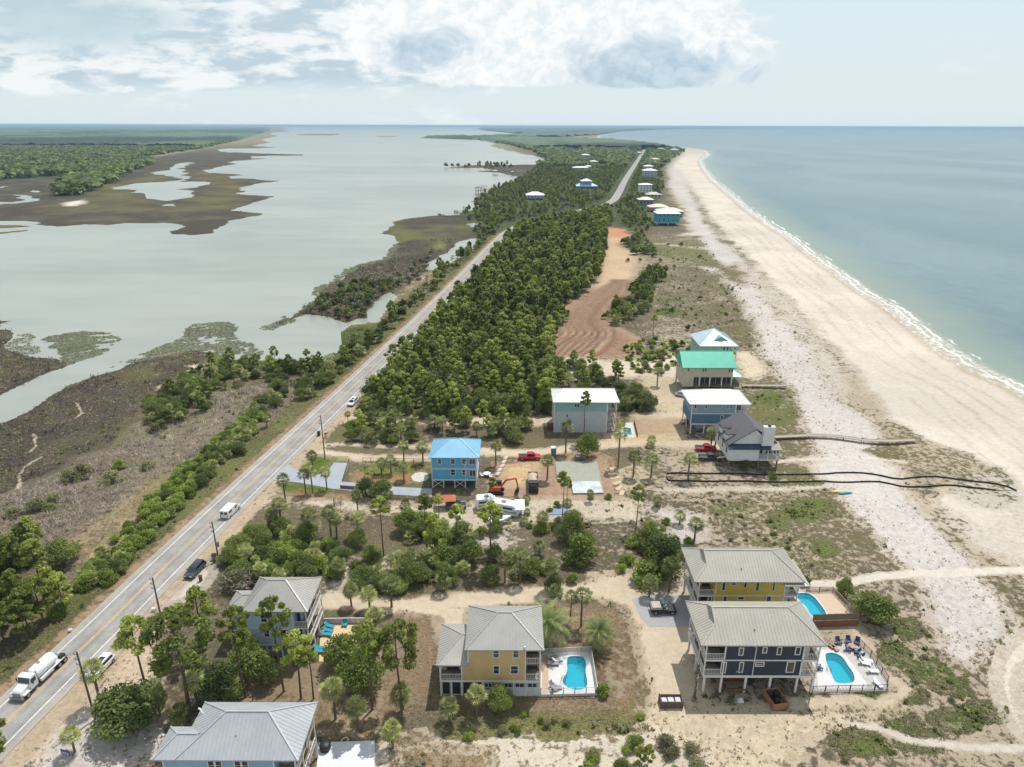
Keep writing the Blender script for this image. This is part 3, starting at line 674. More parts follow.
fn = T.noise(p, 0.5, 5, 0.75); fb = T.noise(p, 0.028, 2, 0.5)
fo = foam(4.0, 0.5, T.ramp(fb, 0.44, 0.54))
fo = T.m('MAXIMUM', fo, foam(7.5, 0.5, T.ramp(fb, 0.50, 0.42)))
fo = T.m('MAXIMUM', fo, T.m('MULTIPLY', T.ramp(T.m('ADD', T.m('ADD', shd_, wob), wob2), 7.0, 3.0, 0, 0.45), T.ramp(fn, 0.47, 0.60)))
fo = T.m('MAXIMUM', fo, foam(0.8, 0.35, 0.8))
fo = T.m('MULTIPLY', fo, T.ramp(fn, 0.30, 0.55, 0.15, 0.9))
col = T.mix(fo, col, C(244, 244, 242, .92))
T.bsdf(col, T.ramp(fo, 0, 1, 0.30, 0.8), 0, 0.5, T.bump(T.m('ADD', T.m('MULTIPLY', w2, 2.0), w3), 0.22, 0.35))
water('sea_water', wq & seaq, sm_, 'blue green gulf with small breaking waves')

# ------------------------------------------------------------------ highway
def strip(name, line, offs, z, m, dash=None, label=None, kind='structure'):
    """flat ribbons following a line; offs = list of (from, to) sideways offsets in metres"""
    L = np.array(line); d = np.gradient(L, axis=0); d /= np.linalg.norm(d, axis=1)[:, None]; nrm = np.stack([d[:, 1], -d[:, 0]], 1)
    V = []; Fq = []
    for a_, b_ in offs:
        pa = L + nrm * a_; pb = L + nrm * b_; n0 = len(V)
        for q, r in zip(pa, pb): V += [(q[0], q[1], z), (r[0], r[1], z)]
        for i in range(len(L)-1):
            Fq.append((n0+2*i, n0+2*i+1, n0+2*i+3, n0+2*i+2))
    o = np_mesh(name, np.array(V), np.array(Fq), m)
    tag(o, label, None, None, kind)
    return o
def resample(line, step):
    L = np.array(line); s = np.r_[0, np.cumsum(np.linalg.norm(np.diff(L, axis=0), axis=1))]
    t = np.arange(0, s[-1], step); return np.stack([np.interp(t, s, L[:, 0]), np.interp(t, s, L[:, 1])], 1)
RL = resample(ROADC, 2.0)
am = bpy.data.materials.new('asphalt'); T = NT(nodes(am)); p = T.pos()
dist_ = T.attr('lane')
a1 = T.noise(p, 0.25, 5, 0.6); a2 = T.noise(p, 6, 3, 0.6); a3 = T.noise(p, 1.6, 5, 0.7)
ac = T.mix(T.ramp(a1, 0.35, 0.65), C(156, 154, 150, .72), C(174, 171, 164, .74))
ac = vscale(ac, T.m('MULTIPLY', T.ramp(a2, 0.3, 0.7, 0.90, 1.06), T.ramp(a3, 0.3, 0.7, 0.93, 1.05)))
ac = T.mix(T.ramp(T.m('ABSOLUTE', dist_), 3.2, 4.6, 0, 0.35), ac, C(190, 180, 162, .76))
tr = T.ramp(T.m('ABSOLUTE', T.m('SUBTRACT', T.m('ABSOLUTE', T.m('SUBTRACT', T.m('ABSOLUTE', dist_), 1.65)), 0.8)), 0.1, 0.45, 0.9, 1.0)
ac = vscale(ac, tr)
T.bsdf(ac, 0.9, 0, 0.3)
road = strip('road', RL, [(-4.6, -3.0), (-3.0, -1.5), (-1.5, 0), (0, 1.5), (1.5, 3.0), (3.0, 4.6)], 0.075, am, label='two lane grey coastal highway')
lane = []
for a_, b_ in [(-4.6, -3.0), (-3.0, -1.5), (-1.5, 0), (0, 1.5), (1.5, 3.0), (3.0, 4.6)]:
    lane += [a_, b_] * len(RL)
at = road.data.attributes.new('lane', 'FLOAT', 'POINT'); at.data.foreach_set('value', np.array(lane, np.float32))
wpaint = mat('road_white_paint', C(232, 230, 224, .85), 0.7, vary=0.18, scale=1.2)
ypaint = mat('road_yellow_paint', C(214, 172, 92, .85), 0.7, vary=0.18, scale=1.2)
RLn = RL[RL[:, 1] < 900]
strip('road_edge_line', RLn, [(-3.14, -3.0), (3.0, 3.14)], 0.082, wpaint, label='white painted edge lines of the highway')
strip('road_centre_line', RLn, [(-0.17, -0.06), (0.06, 0.17)], 0.082, ypaint, label='double yellow centre line of the highway')
# ------------------------------------------------------------------ building kit
def siding(name, col, step=0.18, vertical=False, rough=0.65):  # boards drawn by fine darker lines
    if name in MATS: return MATS[name]
    m = bpy.data.materials.new(name); T = NT(nodes(m)); p = T.pos()
    sp = T.n('ShaderNodeSeparateXYZ'); m.node_tree.links.new(p, sp.inputs[0])
    co = T.m('ADD', sp.outputs[0], sp.outputs[1]) if vertical else sp.outputs[2]
    w = T.m('FRACT', T.m('DIVIDE', co, step))
    ln = T.ramp(w, 0.0, 0.14, 0.86, 1.0)
    n_ = T.ramp(T.noise(p, 0.8, 5, 0.65), 0.3, 0.7, 0.92, 1.05)
    n2_ = T.ramp(T.noise(p, 7, 3, 0.6), 0.3, 0.7, 0.96, 1.03)
    T.bsdf(vscale_(T, col, T.m('MULTIPLY', T.m('MULTIPLY', ln, n_), n2_)), rough, 0, 0.35)
    MATS[name] = m; return m
def vscale_(T, col, f):
    sc = T.nt.nodes.new('ShaderNodeVectorMath'); sc.operation = 'SCALE'
    if isinstance(col, bpy.types.NodeSocket): T.nt.links.new(col, sc.inputs[0])
    else: sc.inputs[0].default_value = col[:3]
    T.put(sc.inputs[3], f); return sc.outputs[0]
WHITE_T = mat('white_trim', C(226, 226, 222, .84), 0.55, vary=0.08, grime=0.15)
GLASS = mat('window_glass', C(66, 74, 82, .7), 0.12, 0.0, 0.7, vary=0.25, scale=0.5)
SCREEN = mat('dark_screen', C(34, 36, 40), 0.7, vary=0.2)
DECKW = mat('weathered_deck_wood', C(150, 134, 116, .75), 0.85, vary=0.2, scale=1.5)
WOODB = mat('brown_timber', C(128, 92, 64, .75), 0.85, vary=0.25, scale=1.5)
WOODG = mat('grey_timber', C(128, 120, 108, .75), 0.85, vary=0.25, scale=1.5)
CONC = mat('pale_concrete', C(206, 202, 194, .78), 0.85, vary=0.08, scale=0.7, grime=0.3)
DARKM = mat('black_metal', C(40, 40, 42), 0.5, vary=0.1)
GREYM = mat('grey_metal', C(150, 152, 154, .8), 0.4, 0.3, vary=0.1)
def roofmat(name, col, rough=0.42): return mat(name, col, rough, 0.0, 0.5, vary=0.08, scale=0.35, grime=0.0)
RGREY = roofmat('grey_metal_roof', C(176, 174, 167, .75)); RTAUPE = roofmat('taupe_metal_roof', C(184, 179, 167, .75))
RBLUEG = roofmat('blue_grey_metal_roof', C(182, 186, 189, .76)); RSKY = roofmat('sky_blue_metal_roof', C(136, 192, 224, .8))
RWHITE = roofmat('white_metal_roof', C(232, 233, 232, .85)); RTEAL = roofmat('teal_metal_roof', C(60, 190, 160, .8))
RPALE = roofmat('pale_blue_metal_roof', C(196, 214, 224, .82)); RSHING = mat('charcoal_shingles', C(104, 104, 108, .75), 0.9, vary=0.2, scale=3)

def plane_pt(x, y, axis, val):
    d = ray(x, y)
    t = val / d[1] if axis == 'y' else val / d[0]
    return (d[0]*t, d[1]*t, CAMH + d[2]*t)

def ribs(mb, poly, spacing=0.5, w=0.045, h=0.035, mi=0):
    """standing seams running up a roof slope whose first edge is the eave"""
    p = [Vector(q) for q in poly]
    e = (p[1] - p[0]).normalized(); n = e.cross(p[-1] - p[0]).normalized()
    if n.z < 0: n = -n
    up = n.cross(e).normalized()
    if up.z < 0: up = -up
    q = [((v - p[0]).dot(e), (v - p[0]).dot(up)) for v in p]
    s0, s1 = min(a for a, _ in q), max(a for a, _ in q)
    k = max(1, int((s1 - s0) / spacing)); st = (s1 - s0) / k
    for i in range(1, k):
        s = s0 + i * st; ts = []
        for j in range(len(q)):
            (a0, b0), (a1, b1) = q[j], q[(j+1) % len(q)]
            if (a0 <= s < a1) or (a1 <= s < a0): ts.append(b0 + (s - a0) / (a1 - a0) * (b1 - b0))
        if len(ts) >= 2:
            t0, t1 = min(ts), max(ts)
            if t1 - t0 > 0.3:
                a_ = p[0] + e*s + up*(t0+0.02); b_ = p[0] + e*s + up*(t1-0.02)
                o1 = e*(w/2)
                mb.add([a_-o1, a_+o1, b_+o1, b_-o1, a_-o1+n*h, a_+o1+n*h, b_+o1+n*h, b_-o1+n*h], [(0,1,5,4),(1,2,6,5),(2,3,7,6),(3,0,4,7),(4,5,6,7)], mi)
def roof(x0, x1, y0, y1, ze, zr, l=('hip', None), r=('hip', None), axis='x', seam=0.5, ft=0.2, cap=True, mb=None):
    """ridge along x (or y). ends: ('hip', inset) ('dutch', inset, at) ('gable',)"""
    own = mb is None; mb = mb or MB()
    def T_(p): return p if axis == 'x' else (p[1], p[0], p[2])
    if axis == 'y': x0, x1, y0, y1 = y0, y1, x0, x1
    ym = (y0 + y1) / 2; half = (y1 - y0) / 2
    lo = [(x0, y0, ze), (x1, y0, ze), (x1, y1, ze), (x0, y1, ze)]
    def end(spec, xe, sg):
        if spec[0] == 'gable': return [(xe, ym, zr)], None
        ins = spec[1] or half
        if spec[0] == 'hip': return [(xe + sg*ins, ym, zr)], None
        at = spec[2]; zz = ze + (zr - ze) * at / ins; yy = half * at / ins
        return [(xe + sg*at, ym, zr)], ((xe + sg*at, y0 + yy, zz), (xe + sg*at, y1 - yy, zz))
    (rl,), gl_ = end(l, x0, 1); (rr,), gr_ = end(r, x1, -1)
    front = [lo[0], lo[1]] + ([gr_[0]] if gr_ else []) + [rr, rl] + ([gl_[0]] if gl_ else [])
    back = [lo[2], lo[3]] + ([gl_[1]] if gl_ else []) + [rl, rr] + ([gr_[1]] if gr_ else [])
    left = [lo[3], lo[0]] + ([gl_[0], gl_[1]] if gl_ else [rl]); right = [lo[1], lo[2]] + ([gr_[1], gr_[0]] if gr_ else [rr])
    faces = [front, back, left, right]
    if gl_: faces.append([gl_[0], rl, gl_[1]])
    if gr_: faces.append([gr_[1], rr, gr_[0]])
    for f in faces: mb.add([T_(p) for p in f], [tuple(range(len(f)))])
    b = [(p[0], p[1], ze - ft) for p in lo]
    for i in range(4): mb.add([T_(p) for p in (b[i], b[(i+1) % 4], lo[(i+1) % 4], lo[i])], [(0, 1, 2, 3)])
    mb.add([T_(p) for p in b], [(3, 2, 1, 0)])
    if seam:
        for f in (front, back): ribs(mb, [T_(p) for p in f], seam)
        if l[0] != 'gable': ribs(mb, [T_(p) for p in left], seam)
        if r[0] != 'gable': ribs(mb, [T_(p) for p in right], seam)
    if cap:
        up = Vector((0, 0, 0.03))
        hips = [(rl, rr)]
        for sp, g_, rp, c0, c1 in ((l, gl_, rl, lo[0], lo[3]), (r, gr_, rr, lo[1], lo[2])):
            if sp[0] == 'hip': hips += [(c0, rp), (c1, rp)]
            elif sp[0] == 'dutch': hips += [(c0, g_[0]), (c1, g_[1]), (g_[0], g_[1]), (g_[0], rp), (g_[1], rp)]
            else: hips += [(c0, rp), (c1, rp)]
        for a_, b_ in hips: mb.bar(Vector(T_(a_)) + up, Vector(T_(b_)) + up, 0.2, 0.09)
    return mb

class House:
    def __init__(self, name, label, x, y, w, d, cat='house', rz=0.0, group=None):
        self.ox, self.oy = x + w/2, y + d/2; self.w, self.d, self.x, self.y = w, d, x, y
        self.root = empty(name, (self.ox, self.oy, 0), rz, label, cat, group)
    def sh(self, mb):     # world -> local
        mb.v = [(a - self.ox, b - self.oy, c) for a, b, c in mb.v]; return mb
    def part(self, name, mb, m, parent=None, **k): return self.sh(mb).build(name, m, parent or self.root, **k)
    def boxes(self, name, m, *bs, **k):
        if name == 'corner_board' and len(bs) > 1:
            for b in bs: self.boxes(name, m, b, **k)
            return
        mb = MB()
        for b in bs: mb.box(*b)
        return self.part(name, mb, m, **k)
    def window(self, face, a0, a1, z0, z1, frame=WHITE_T, glass=GLASS, name='window', bars=(0, 1), val=None, t=0.12, pane='pane'):
        """a0..a1 along the wall (world x for front/back, world y for sides)"""
        mb = MB(); mp = MB(); pr = 0.07
        sgn = {'front': -1, 'back': 1, 'left': -1, 'right': 1}[face]
        if val is None: val = {'front': self.y, 'back': self.y + self.d, 'left': self.x, 'right': self.x + self.w}[face]
        def bx(m_, p0, p1, q0, q1, dep):
            lo, hi = sorted((val - sgn*0.02, val + sgn*dep))
            if face in ('front', 'back'): m_.box(p0, p1, lo, hi, q0, q1)
            else: m_.box(lo, hi, p0, p1, q0, q1)
        bx(mb, a0-t, a0, z0-t, z1+t, pr); bx(mb, a1, a1+t, z0-t, z1+t, pr)
        bx(mb, a0, a1, z0-t, z0, pr); bx(mb, a0, a1, z1, z1+t, pr)
        for k in range(1, bars[1]+1): zc = z0 + (z1-z0)*k/(bars[1]+1); bx(mb, a0, a1, zc-.025, zc+.025, pr*.8)
        for k in range(1, bars[0]+1): ac_ = a0 + (a1-a0)*k/(bars[0]+1); bx(mb, ac_-.03, ac_+.03, z0, z1, pr*.85)
        bx(mp, a0, a1, z0, z1, 0.03)
        f = self.part(name, mb, frame); self.part(pane, mp, glass, f); return f
    def wpx(self, *rects, Z=None, **k):
        """windows on the front wall read off the photo: (x0, y0, x1, y1)"""
        val = k.get('val', self.y)
        for r_ in rects:
            x0, y0, x1, y1 = r_
            if Z: (x0, y0), (x1, y1) = Z(x0, y0), Z(x1, y1)
            A = plane_pt(x0, y1, 'y', val); B = plane_pt(x1, y0, 'y', val)
            w_, h_ = B[0]-A[0], B[2]-A[2]; i = min(0.12, w_*0.15)
            self.window('front', A[0]+i, B[0]-i, A[2]+i, B[2]-i, t=i, **k)
    def rail(self, pts, z, h=1.0, m=WHITE_T, bal=0.22, name='railing', posts=True):
        mb = MB()
        for (xa, ya), (xb, yb) in zip(pts[:-1], pts[1:]):
            L = math.hypot(xb-xa, yb-ya)
            mb.bar((xa, ya, z+h), (xb, yb, z+h), 0.09, 0.06); mb.bar((xa, ya, z+0.12), (xb, yb, z+0.12), 0.06, 0.05)
            n = max(2, int(L/bal))
            for i in range(1, n): 
                px_, py_ = xa+(xb-xa)*i/n, ya+(yb-ya)*i/n
                mb.bar((px_, py_, z+0.12), (px_, py_, z+h), 0.045)
            if posts:
                for (px_, py_) in ((xa, ya), (xb, yb)): mb.bar((px_, py_, z-.02), (px_, py_, z+h+0.05), 0.11)
        return self.part(name, mb, m)
    def posts(self, pts, z0, z1, m=WHITE_T, w=0.2, name='post'):
        for x, y in pts:
            mb = MB(); mb.box(x-w/2, x+w/2, y-w/2, y+w/2, z0, z1); self.part(name, mb, m)
    def deck(self, x0, x1, y0, y1, z, m=DECKW, t=0.25, name='deck_floor', skirt=WHITE_T):
        self.boxes(name, m, (x0, x1, y0, y1, z-t, z))
    def stairs(self, x0, x1, ytop, ybot, ztop, zbot=0.05, m=WOODB, n=None, axis='y'):
        mb = MB(); n = n or max(3, int(abs(ztop-zbot)/0.19))
        for i in range(n):
            f0, f1 = i/n, (i+1)/n; z = ztop + (zbot-ztop)*f1; a0 = ytop+(ybot-ytop)*f0; a1 = ytop+(ybot-ytop)*f1
            lo, hi = min(a0, a1), max(a0, a1)
            if axis == 'y': mb.box(x0, x1, lo, hi+.03, z-.05, z)
            else: mb.box(lo, hi+.03, x0, x1, z-.05, z)
        for s_ in (x0, x1):
            if axis == 'y': mb.bar((s_, ytop, ztop-.12), (s_, ybot, zbot-.05), .06, .28); mb.bar((s_, ytop, ztop+.9), (s_, ybot, zbot+.9), .07, .07)
            else: mb.bar((ytop, s_, ztop-.12), (ybot, s_, zbot-.05), .06, .28); mb.bar((ytop, s_, ztop+.9), (ybot, s_, zbot+.9), .07, .07)
        return self.part('stairs', mb, m)
def door_mb(h, x0, x1, z0, z1, val, m):
    d_ = h.boxes('door', m, (x0, x1, val-.06, val+.02, z0, z1)); h.boxes('handle', DARKM, (x1-.18, x1-.1, val-.12, val-.05, z0+1.0, z0+1.1), parent=d_)

# ------------------------------------------------------------------ 1. the tan house with the shared pool deck
TANS = siding('tan_siding', C(206, 180, 128, .84), 0.2); TRIMG = WHITE_T
Z3 = lambda x, y: (430 + x/5.111, 580 + y/5.111)
h = House('beach_house', 'tan two-storey house on pilings with grey hipped metal roof beside a fenced kidney-shaped pool', -10.6, 79.2, 14.9, 9.2)
X0, Y0 = -10.6, 79.2
h.boxes('wall', TANS, (-7.3, 2.05, Y0, Y0+9.0, 2.95, 5.85), (-6.35, 2.05, Y0+.01, Y0+9.0, 5.85, 8.95), (2.05, 4.25, Y0+2.2, Y0+9.0, 2.95, 8.95), (X0+.3, -7.3, Y0+2.0, Y0+8.6, 2.95, 6.1))
h.boxes('corner_board', WHITE_T, (-6.4, -6.22, Y0-.03, Y0+.1, 5.9, 8.95), (2.0, 2.16, Y0-.03, Y0+.1, 2.95, 8.8), (-7.4, -7.2, Y0-.03, Y0+.1, 2.95, 6.0))
h.boxes('band_board', WHITE_T, (X0, 4.35, Y0-.06, Y0+.14, 2.72, 3.0), (X0, X0+.16, Y0+.14, Y0+8.8, 2.72, 3.0), (4.2, 4.36, Y0+.14, Y0+9.0, 2.72, 3.0))
h.boxes('floor_slab', WOODG, (X0+.1, 4.25, Y0+.1, Y0+8.9, 2.5, 2.72))
rf = h.part('roof', roof(-6.75, 4.78, 78.85, 88.65, 8.95, 11.65, ('hip', 4.75), ('hip', 4.75)), RGREY)
h.part('roof', roof(-11.0, -6.3, 78.85, 87.8, 6.12, 7.9, ('hip', 3.6), ('gable',)), RGREY)
h.boxes('chimney', WHITE_T, (1.85, 2.1, 79.0, 79.25, 8.9, 9.35), parent=rf)
h.wpx((320, 352, 355, 398), (422, 352, 457, 398), (322, 436, 356, 480), (410, 436, 453, 480), Z=Z3)
for zf in (3.0, 5.95):
    h.deck(2.1, 4.3, Y0+.02, Y0+2.2, zf+.1, t=.2)
    h.rail([(2.15, Y0+.08), (4.28, Y0+.08), (4.28, Y0+2.2)], zf+.1, 1.05)
    h.boxes('door', GLASS, (2.4, 4.0, Y0+2.12, Y0+2.22, zf+.15, zf+2.3))
h.posts([(4.25, Y0+.1)], 0, 8.8)
h.deck(X0+.1, -7.3, Y0+.1, Y0+2.0, 3.1, t=.12); h.rail([(X0+.1, Y0+2.0), (X0+.1, Y0+.08), (-7.35, Y0+.08)], 3.1, 1.0)
h.posts([(X0+.12, Y0+.12)], 3.0, 6.1)
h.boxes('door', GLASS, (X0+.9, -7.9, Y0+1.93, Y0+2.03, 3.15, 5.3))
# ground level: screened bays, white lattice wall on the pool side
h.posts([(X0+.15, Y0+.12), (-8.9, Y0+.1), (-7.35, Y0+.1), (-5.6, Y0+.1), (-4.2, Y0+.1), (-1.3, Y0+.1), (.4, Y0+.1), (2.2, Y0+.1), (X0+.15, Y0+4.4), (X0+.15, Y0+8.6), (4.2, Y0+4.4), (4.2, Y0+8.8)], 0, 2.75, name='piling')
for a0, a1 in ((X0+.32, -9.08), (-8.82, -7.48), (-7.2, -5.7), (-5.5, -4.3)):
    h.window('front', a0+.06, a1-.06, .25, 2.6, glass=SCREEN, name='screen_bay', bars=(0, 0), t=.06, val=Y0+.16, pane='screen')
h.boxes('lower_wall', siding('white_boards', C(214, 216, 216, .8), .16), (-1.2, 4.15, Y0+.05, Y0+.2, 0, 1.55), (-1.2, 4.15, Y0+.05, Y0+.2, 2.45, 2.72), (-4.1, -1.4, Y0+.25, Y0+.4, 0, 1.0))
for a0, a1 in ((-4.0, -2.8), (-2.6, -1.4), (-1.1, .2), (.55, 2.0), (2.4, 3.9)):
    h.window('front', a0+.1, a1-.1, 1.62, 2.38, glass=GLASS, name='lower_window', bars=(1, 0), t=.08, val=Y0+.14)
h.boxes('storage_room', siding('tan_dark_boards', C(160, 140, 104, .7), .2), (-7.0, 3.6, Y0+1.2, Y0+8.4, 0, 2.5))

# ------------------------------------------------------------------ 2 and 3. the navy and the mustard house, built to one plan
Z4 = lambda x, y: (680 + x/4.514, 540 + y/4.514)
def twin(name, label, x, y, sid, up, lo_, trimc=WHITE_T, ux=(), dark=None):
    h = House(name, label, x, y, 16.9, 9.3)
    xl, xr, xp = x+2.75, x+14.4, x+16.75       # body from xl to xr, porch to xp, porch on the left from x
    zs = (3.35, 6.25); zt = 9.15
    h.boxes('wall', sid, (xl, xr, y+.02, y+9.1, 3.35, zt), (x+.9, xl, y+2.4, y+9.1, 3.35, zt))
    h.boxes('wall_panel', siding('pale_porch_boards', C(196, 196, 188, .78), .2), (xr, xr+.9, y+.3, y+9.1, 3.35, zt))
    h.boxes('band_board', trimc, (x-.04, xp+.04, y-.07, y+.16, 3.0, 3.38), (xl, xr, y-.05, y+.05, 6.12, 6.3), (x-.04, x+.14, y+.16, y+9.3, 3.0, 3.38), (xp-.14, xp+.04, y+.16, y+9.3, 3.0, 3.38), (x-.04, xl, y-.05, y+.12, 6.02, 6.3), (xr, xp, y-.05, y+.12, 6.02, 6.3), (x-.04, x+.1, y+.12, y+9.2, 6.02, 6.3))
    h.boxes('corner_board', trimc, (xl-.02, xl+.16, y-.05, y+.1, 3.38, zt), (xr-.16, xr+.02, y-.05, y+.1, 3.38, zt))
    h.boxes('floor_slab', WOODG, (x, xp, y+.16, y+9.2, 2.85, 3.2))
    for zf in zs:
        h.deck(x, xl, y+.03, y+9.2, zf+.06, t=.14); h.deck(xr, xp, y+.03, y+9.2, zf+.06, t=.14)
        h.rail([(xl, y+.08), (x+.06, y+.08), (x+.06, y+3.1), (x+.06, y+6.2), (x+.06, y+9.2)], zf+.06, 1.05)
        h.rail([(xr+.1, y+.08), (xp-.06, y+.08), (xp-.06, y+4.6), (xp-.06, y+9.2)], zf+.06, 1.05)
        for k in range(3): h.window('left', y+3.0+k*2.1, y+4.2+k*2.1, zf+.15, zf+2.2, val=x+.9, name='porch_door', bars=(1, 0))
        h.boxes('door', GLASS, (x+1.2, xl-.3, y+2.3, y+2.41, zf+.1, zf+2.2))
    for px_ in (x+.06, xp-.06):
        h.posts([(px_, y+.1), (px_, y+3.1), (px_, y+6.2), (px_, y+9.15)], 3.3, 9.1, w=.16)
    mb = roof(x-.95, xp+.7, y-.35, y+9.55, 9.25, 12.1, ('dutch', 4.6, 2.6), ('hip', 4.3))
    rf = h.part('roof', mb, RTAUPE)
    h.boxes('roof_vent', GREYM, (x+7.2, x+7.35, y+1.5, y+1.65, 10.2, 10.65), parent=rf)
    for gx in (x+.3, xl+.1, x+6.5, x+10.2, xr-.2, xp-.15):
        h.posts([(gx, y+.2), (gx, y+4.7), (gx, y+9.0)], 0, 3.05, WHITE_T, .3, 'piling')
    h.wpx(*up, Z=Z4, bars=(0, 0)); h.wpx(*lo_, Z=Z4, bars=(0, 0))
    return h
NAVY = siding('navy_board_and_batten', C(50, 56, 72, .95), .4, True); MUST = siding('mustard_board_siding', C(210, 186, 88, .88), .4, True)
h2 = twin('beach_house', 'navy blue two-storey house raised on white pilings with taupe metal roof', 28.65, 79.95, NAVY,
     [(262, 485, 290, 520), (370, 483, 396, 510), (434, 482, 462, 518), (516, 482, 548, 518)],
     [(180, 550, 212, 600), (262, 550, 290, 598), (338, 550, 382, 570), (475, 548, 522, 597)])
# drain pipe, sign, outside shower room, timber stair under the navy house
h2.boxes('wall_sign', mat('red_white_sign', C(214, 196, 190, .8)), (36.2, 37.2, 79.9, 79.96, 5.35, 5.5))
mb = MB(); mb.tube([(35.2, 79.86, 9.0), (35.9, 79.86, 8.7), (35.9, 79.86, 3.0)], .07, 8); h2.part('drain_pipe', mb, WHITE_T)
h2.boxes('electric_meter', GREYM, (33.4, 33.65, 79.84, 79.95, 4.0, 4.35)); h2.boxes('electric_meter', GREYM, (34.1, 34.35, 79.84, 79.95, 4.0, 4.35))
h2.boxes('storage_room', siding('brown_lower_boards', C(150, 132, 108, .74), .16, True), (34, 40.5, 84.0, 88.6, 0, 2.85))
h2.stairs(44.0, 45.2, 82.5, 86.0, 3.3)
h3 = twin('beach_house', 'mustard yellow house on pilings with taupe metal roof, seen behind the navy house', 31.35, 94.75, MUST,
     [(186, 190, 208, 228), (228, 192, 256, 204), (286, 190, 304, 215), (338, 190, 362, 230), (414, 190, 432, 230)],
     [(122, 252, 144, 290), (190, 252, 214, 290), (258, 254, 292, 270), (384, 248, 416, 292)])
h3.part('roof', roof(45.5, 49.6, 94.1, 101.5, 8.7, 9.5, ('gable',), ('hip', 2.5)), RTAUPE)

# ------------------------------------------------------------------ 4. pale blue house behind the pines
PBS = siding('pale_blue_siding', C(176, 196, 214, .86), .2)
Z5 = lambda x, y: (210 + x/5.9, 560 + y/5.9)
h = House('beach_house', 'pale blue house with grey hipped roof and side balconies, among tall pines', -41.5, 86.75, 9.5, 8.2); y = 86.75
h.boxes('wall', PBS, (-41.5, -34.2, y, y+8.0, 2.8, 9.4), (-34.2, -33.4, y+1.6, y+8.0, 2.8, 9.4), (-45.3, -41.5, y+3.4, y+7.8, 2.8, 6.9))
h.boxes('lower_wall', siding('grey_blue_boards', C(142, 152, 166, .72), .2), (-40.8, -34.4, y+.6, y+7.6, 0, 2.6))
h.boxes('band_board', WHITE_T, (-41.55, -31.95, y-.05, y+.12, 2.6, 2.85), (-41.53, -34.2, y-.04, y+.06, 5.95, 6.15), (-34.2, -31.95, y-.04, y+.1, 5.85, 6.12), (-32.1, -31.92, y+.12, y+8.1, 2.6, 2.85), (-32.1, -31.92, y+.1, y+8.1, 5.85, 6.12))
h.boxes('corner_board', WHITE_T, (-41.54, -41.36, y-.04, y+.1, 2.85, 9.35), (-34.3, -34.14, y-.04, y+.1, 2.85, 9.35))
h.part('roof', roof(-41.95, -31.55, y-.4, y+8.3, 9.5, 12.2, ('hip', 3.1), ('hip', 4.4)), RGREY)
h.part('roof', roof(-46.0, -41.6, y+3.0, y+8.0, 7.0, 8.1, ('hip', 2.0), ('gable',)), RGREY)
for zf in (2.85, 6.1):
    h.deck(-34.2, -32.0, y+.02, y+8.1, zf+.05, t=.16)
    h.rail([(-34.1, y+.08), (-32.06, y+.08), (-32.06, y+2.7), (-32.06, y+5.4), (-32.06, y+8.1)], zf+.05, 1.05)
    for k in range(3): h.window('right', y+2.2+k*1.9, y+3.4+k*1.9, zf+.15, zf+2.2, val=-33.4, name='porch_door', bars=(1, 0))
    h.boxes('door', GLASS, (-34.0, -33.5, y+1.52, y+1.61, zf+.1, zf+2.1))
    h.posts([(-32.06, y+.1), (-32.06, y+2.7), (-32.06, y+5.4), (-32.06, y+8.05)], zf, zf+3.2, w=.15)
h.posts([(-32.1, y+.1), (-32.1, y+2.7), (-32.1, y+5.4), (-32.1, y+8.05), (-41.3, y+.1), (-38.9, y+.1), (-36.5, y+.1), (-34.2, y+.1)], 0, 2.62, w=.24, name='piling')
h.posts([(-45.2, y+2.0), (-43.3, y+2.0), (-45.2, y+7.6)], 0, 3.0, w=.2, name='piling')
h.deck(-45.4, -41.5, y+1.8, y+3.4, 3.0); h.rail([(-45.35, y+3.4), (-45.35, y+1.85), (-41.6, y+1.85)], 3.0)
h.wpx((412, 318, 446, 368), (415, 408, 462, 458), (320, 405, 350, 455), (300, 318, 335, 368), Z=Z5)

# ------------------------------------------------------------------ 5. light blue house at the bottom edge
LBS = siding('light_blue_siding', C(156, 186, 202, .84), .4, True)
Z6 = lambda x, y: (140 + x/4.096, 670 + y/4.096)
h = House('beach_house', 'light blue house cut off by the picture edge, broad blue-grey metal roof with white hip', -42.4, 60.85, 16.9, 8.0); y = 60.85
h.boxes('wall', LBS, (-42.0, -39.9, y, y+3.9, 2.8, 8.9), (-39.9, -28.6, y, y+7.6, 2.8, 8.95), (-28.6, -27.5, y+1.6, y+7.6, 2.8, 8.95))
h.boxes('lower_wall', LBS, (-40, -29, y+.4, y+7.2, 0, 2.7))
h.boxes('corner_board', WHITE_T, (-42.05, -41.87, y-.04, y+.1, 2.8, 8.9), (-28.75, -28.56, y-.04, y+.1, 2.8, 8.9))
mb = roof(-40.25, -25.4, y-.5, y+8.3, 9.0, 12.05, ('hip', 5.0), ('hip', 4.6)); rf = h.part('roof', mb, RBLUEG)
h.part('roof', roof(-42.9, -38.2, y-.46, y+4.4, 8.97, 10.5, ('hip', 2.2), ('gable',)), RBLUEG)
mb = MB(); pl = [(-25.35, y-.5, 9.02), (-25.35, y+8.3, 9.02), (-30.0, y+3.9, 12.07)]
h.boxes('roof_vent', GREYM, (-33.5, -33.35, y+1.6, y+1.75, 9.9, 10.6), parent=rf)
mb = MB(); mb.tube([(-39.4, y+6.0, 9.3), (-39.9, y+6.3, 9.9), (-40.1, y+6.3, 10.0)], .12, 8); mb.tube([(-39.4, y+6.0, 8.9), (-39.4, y+6.0, 9.4)], .16, 8); h.part('roof_vent', mb, WHITE_T, rf)
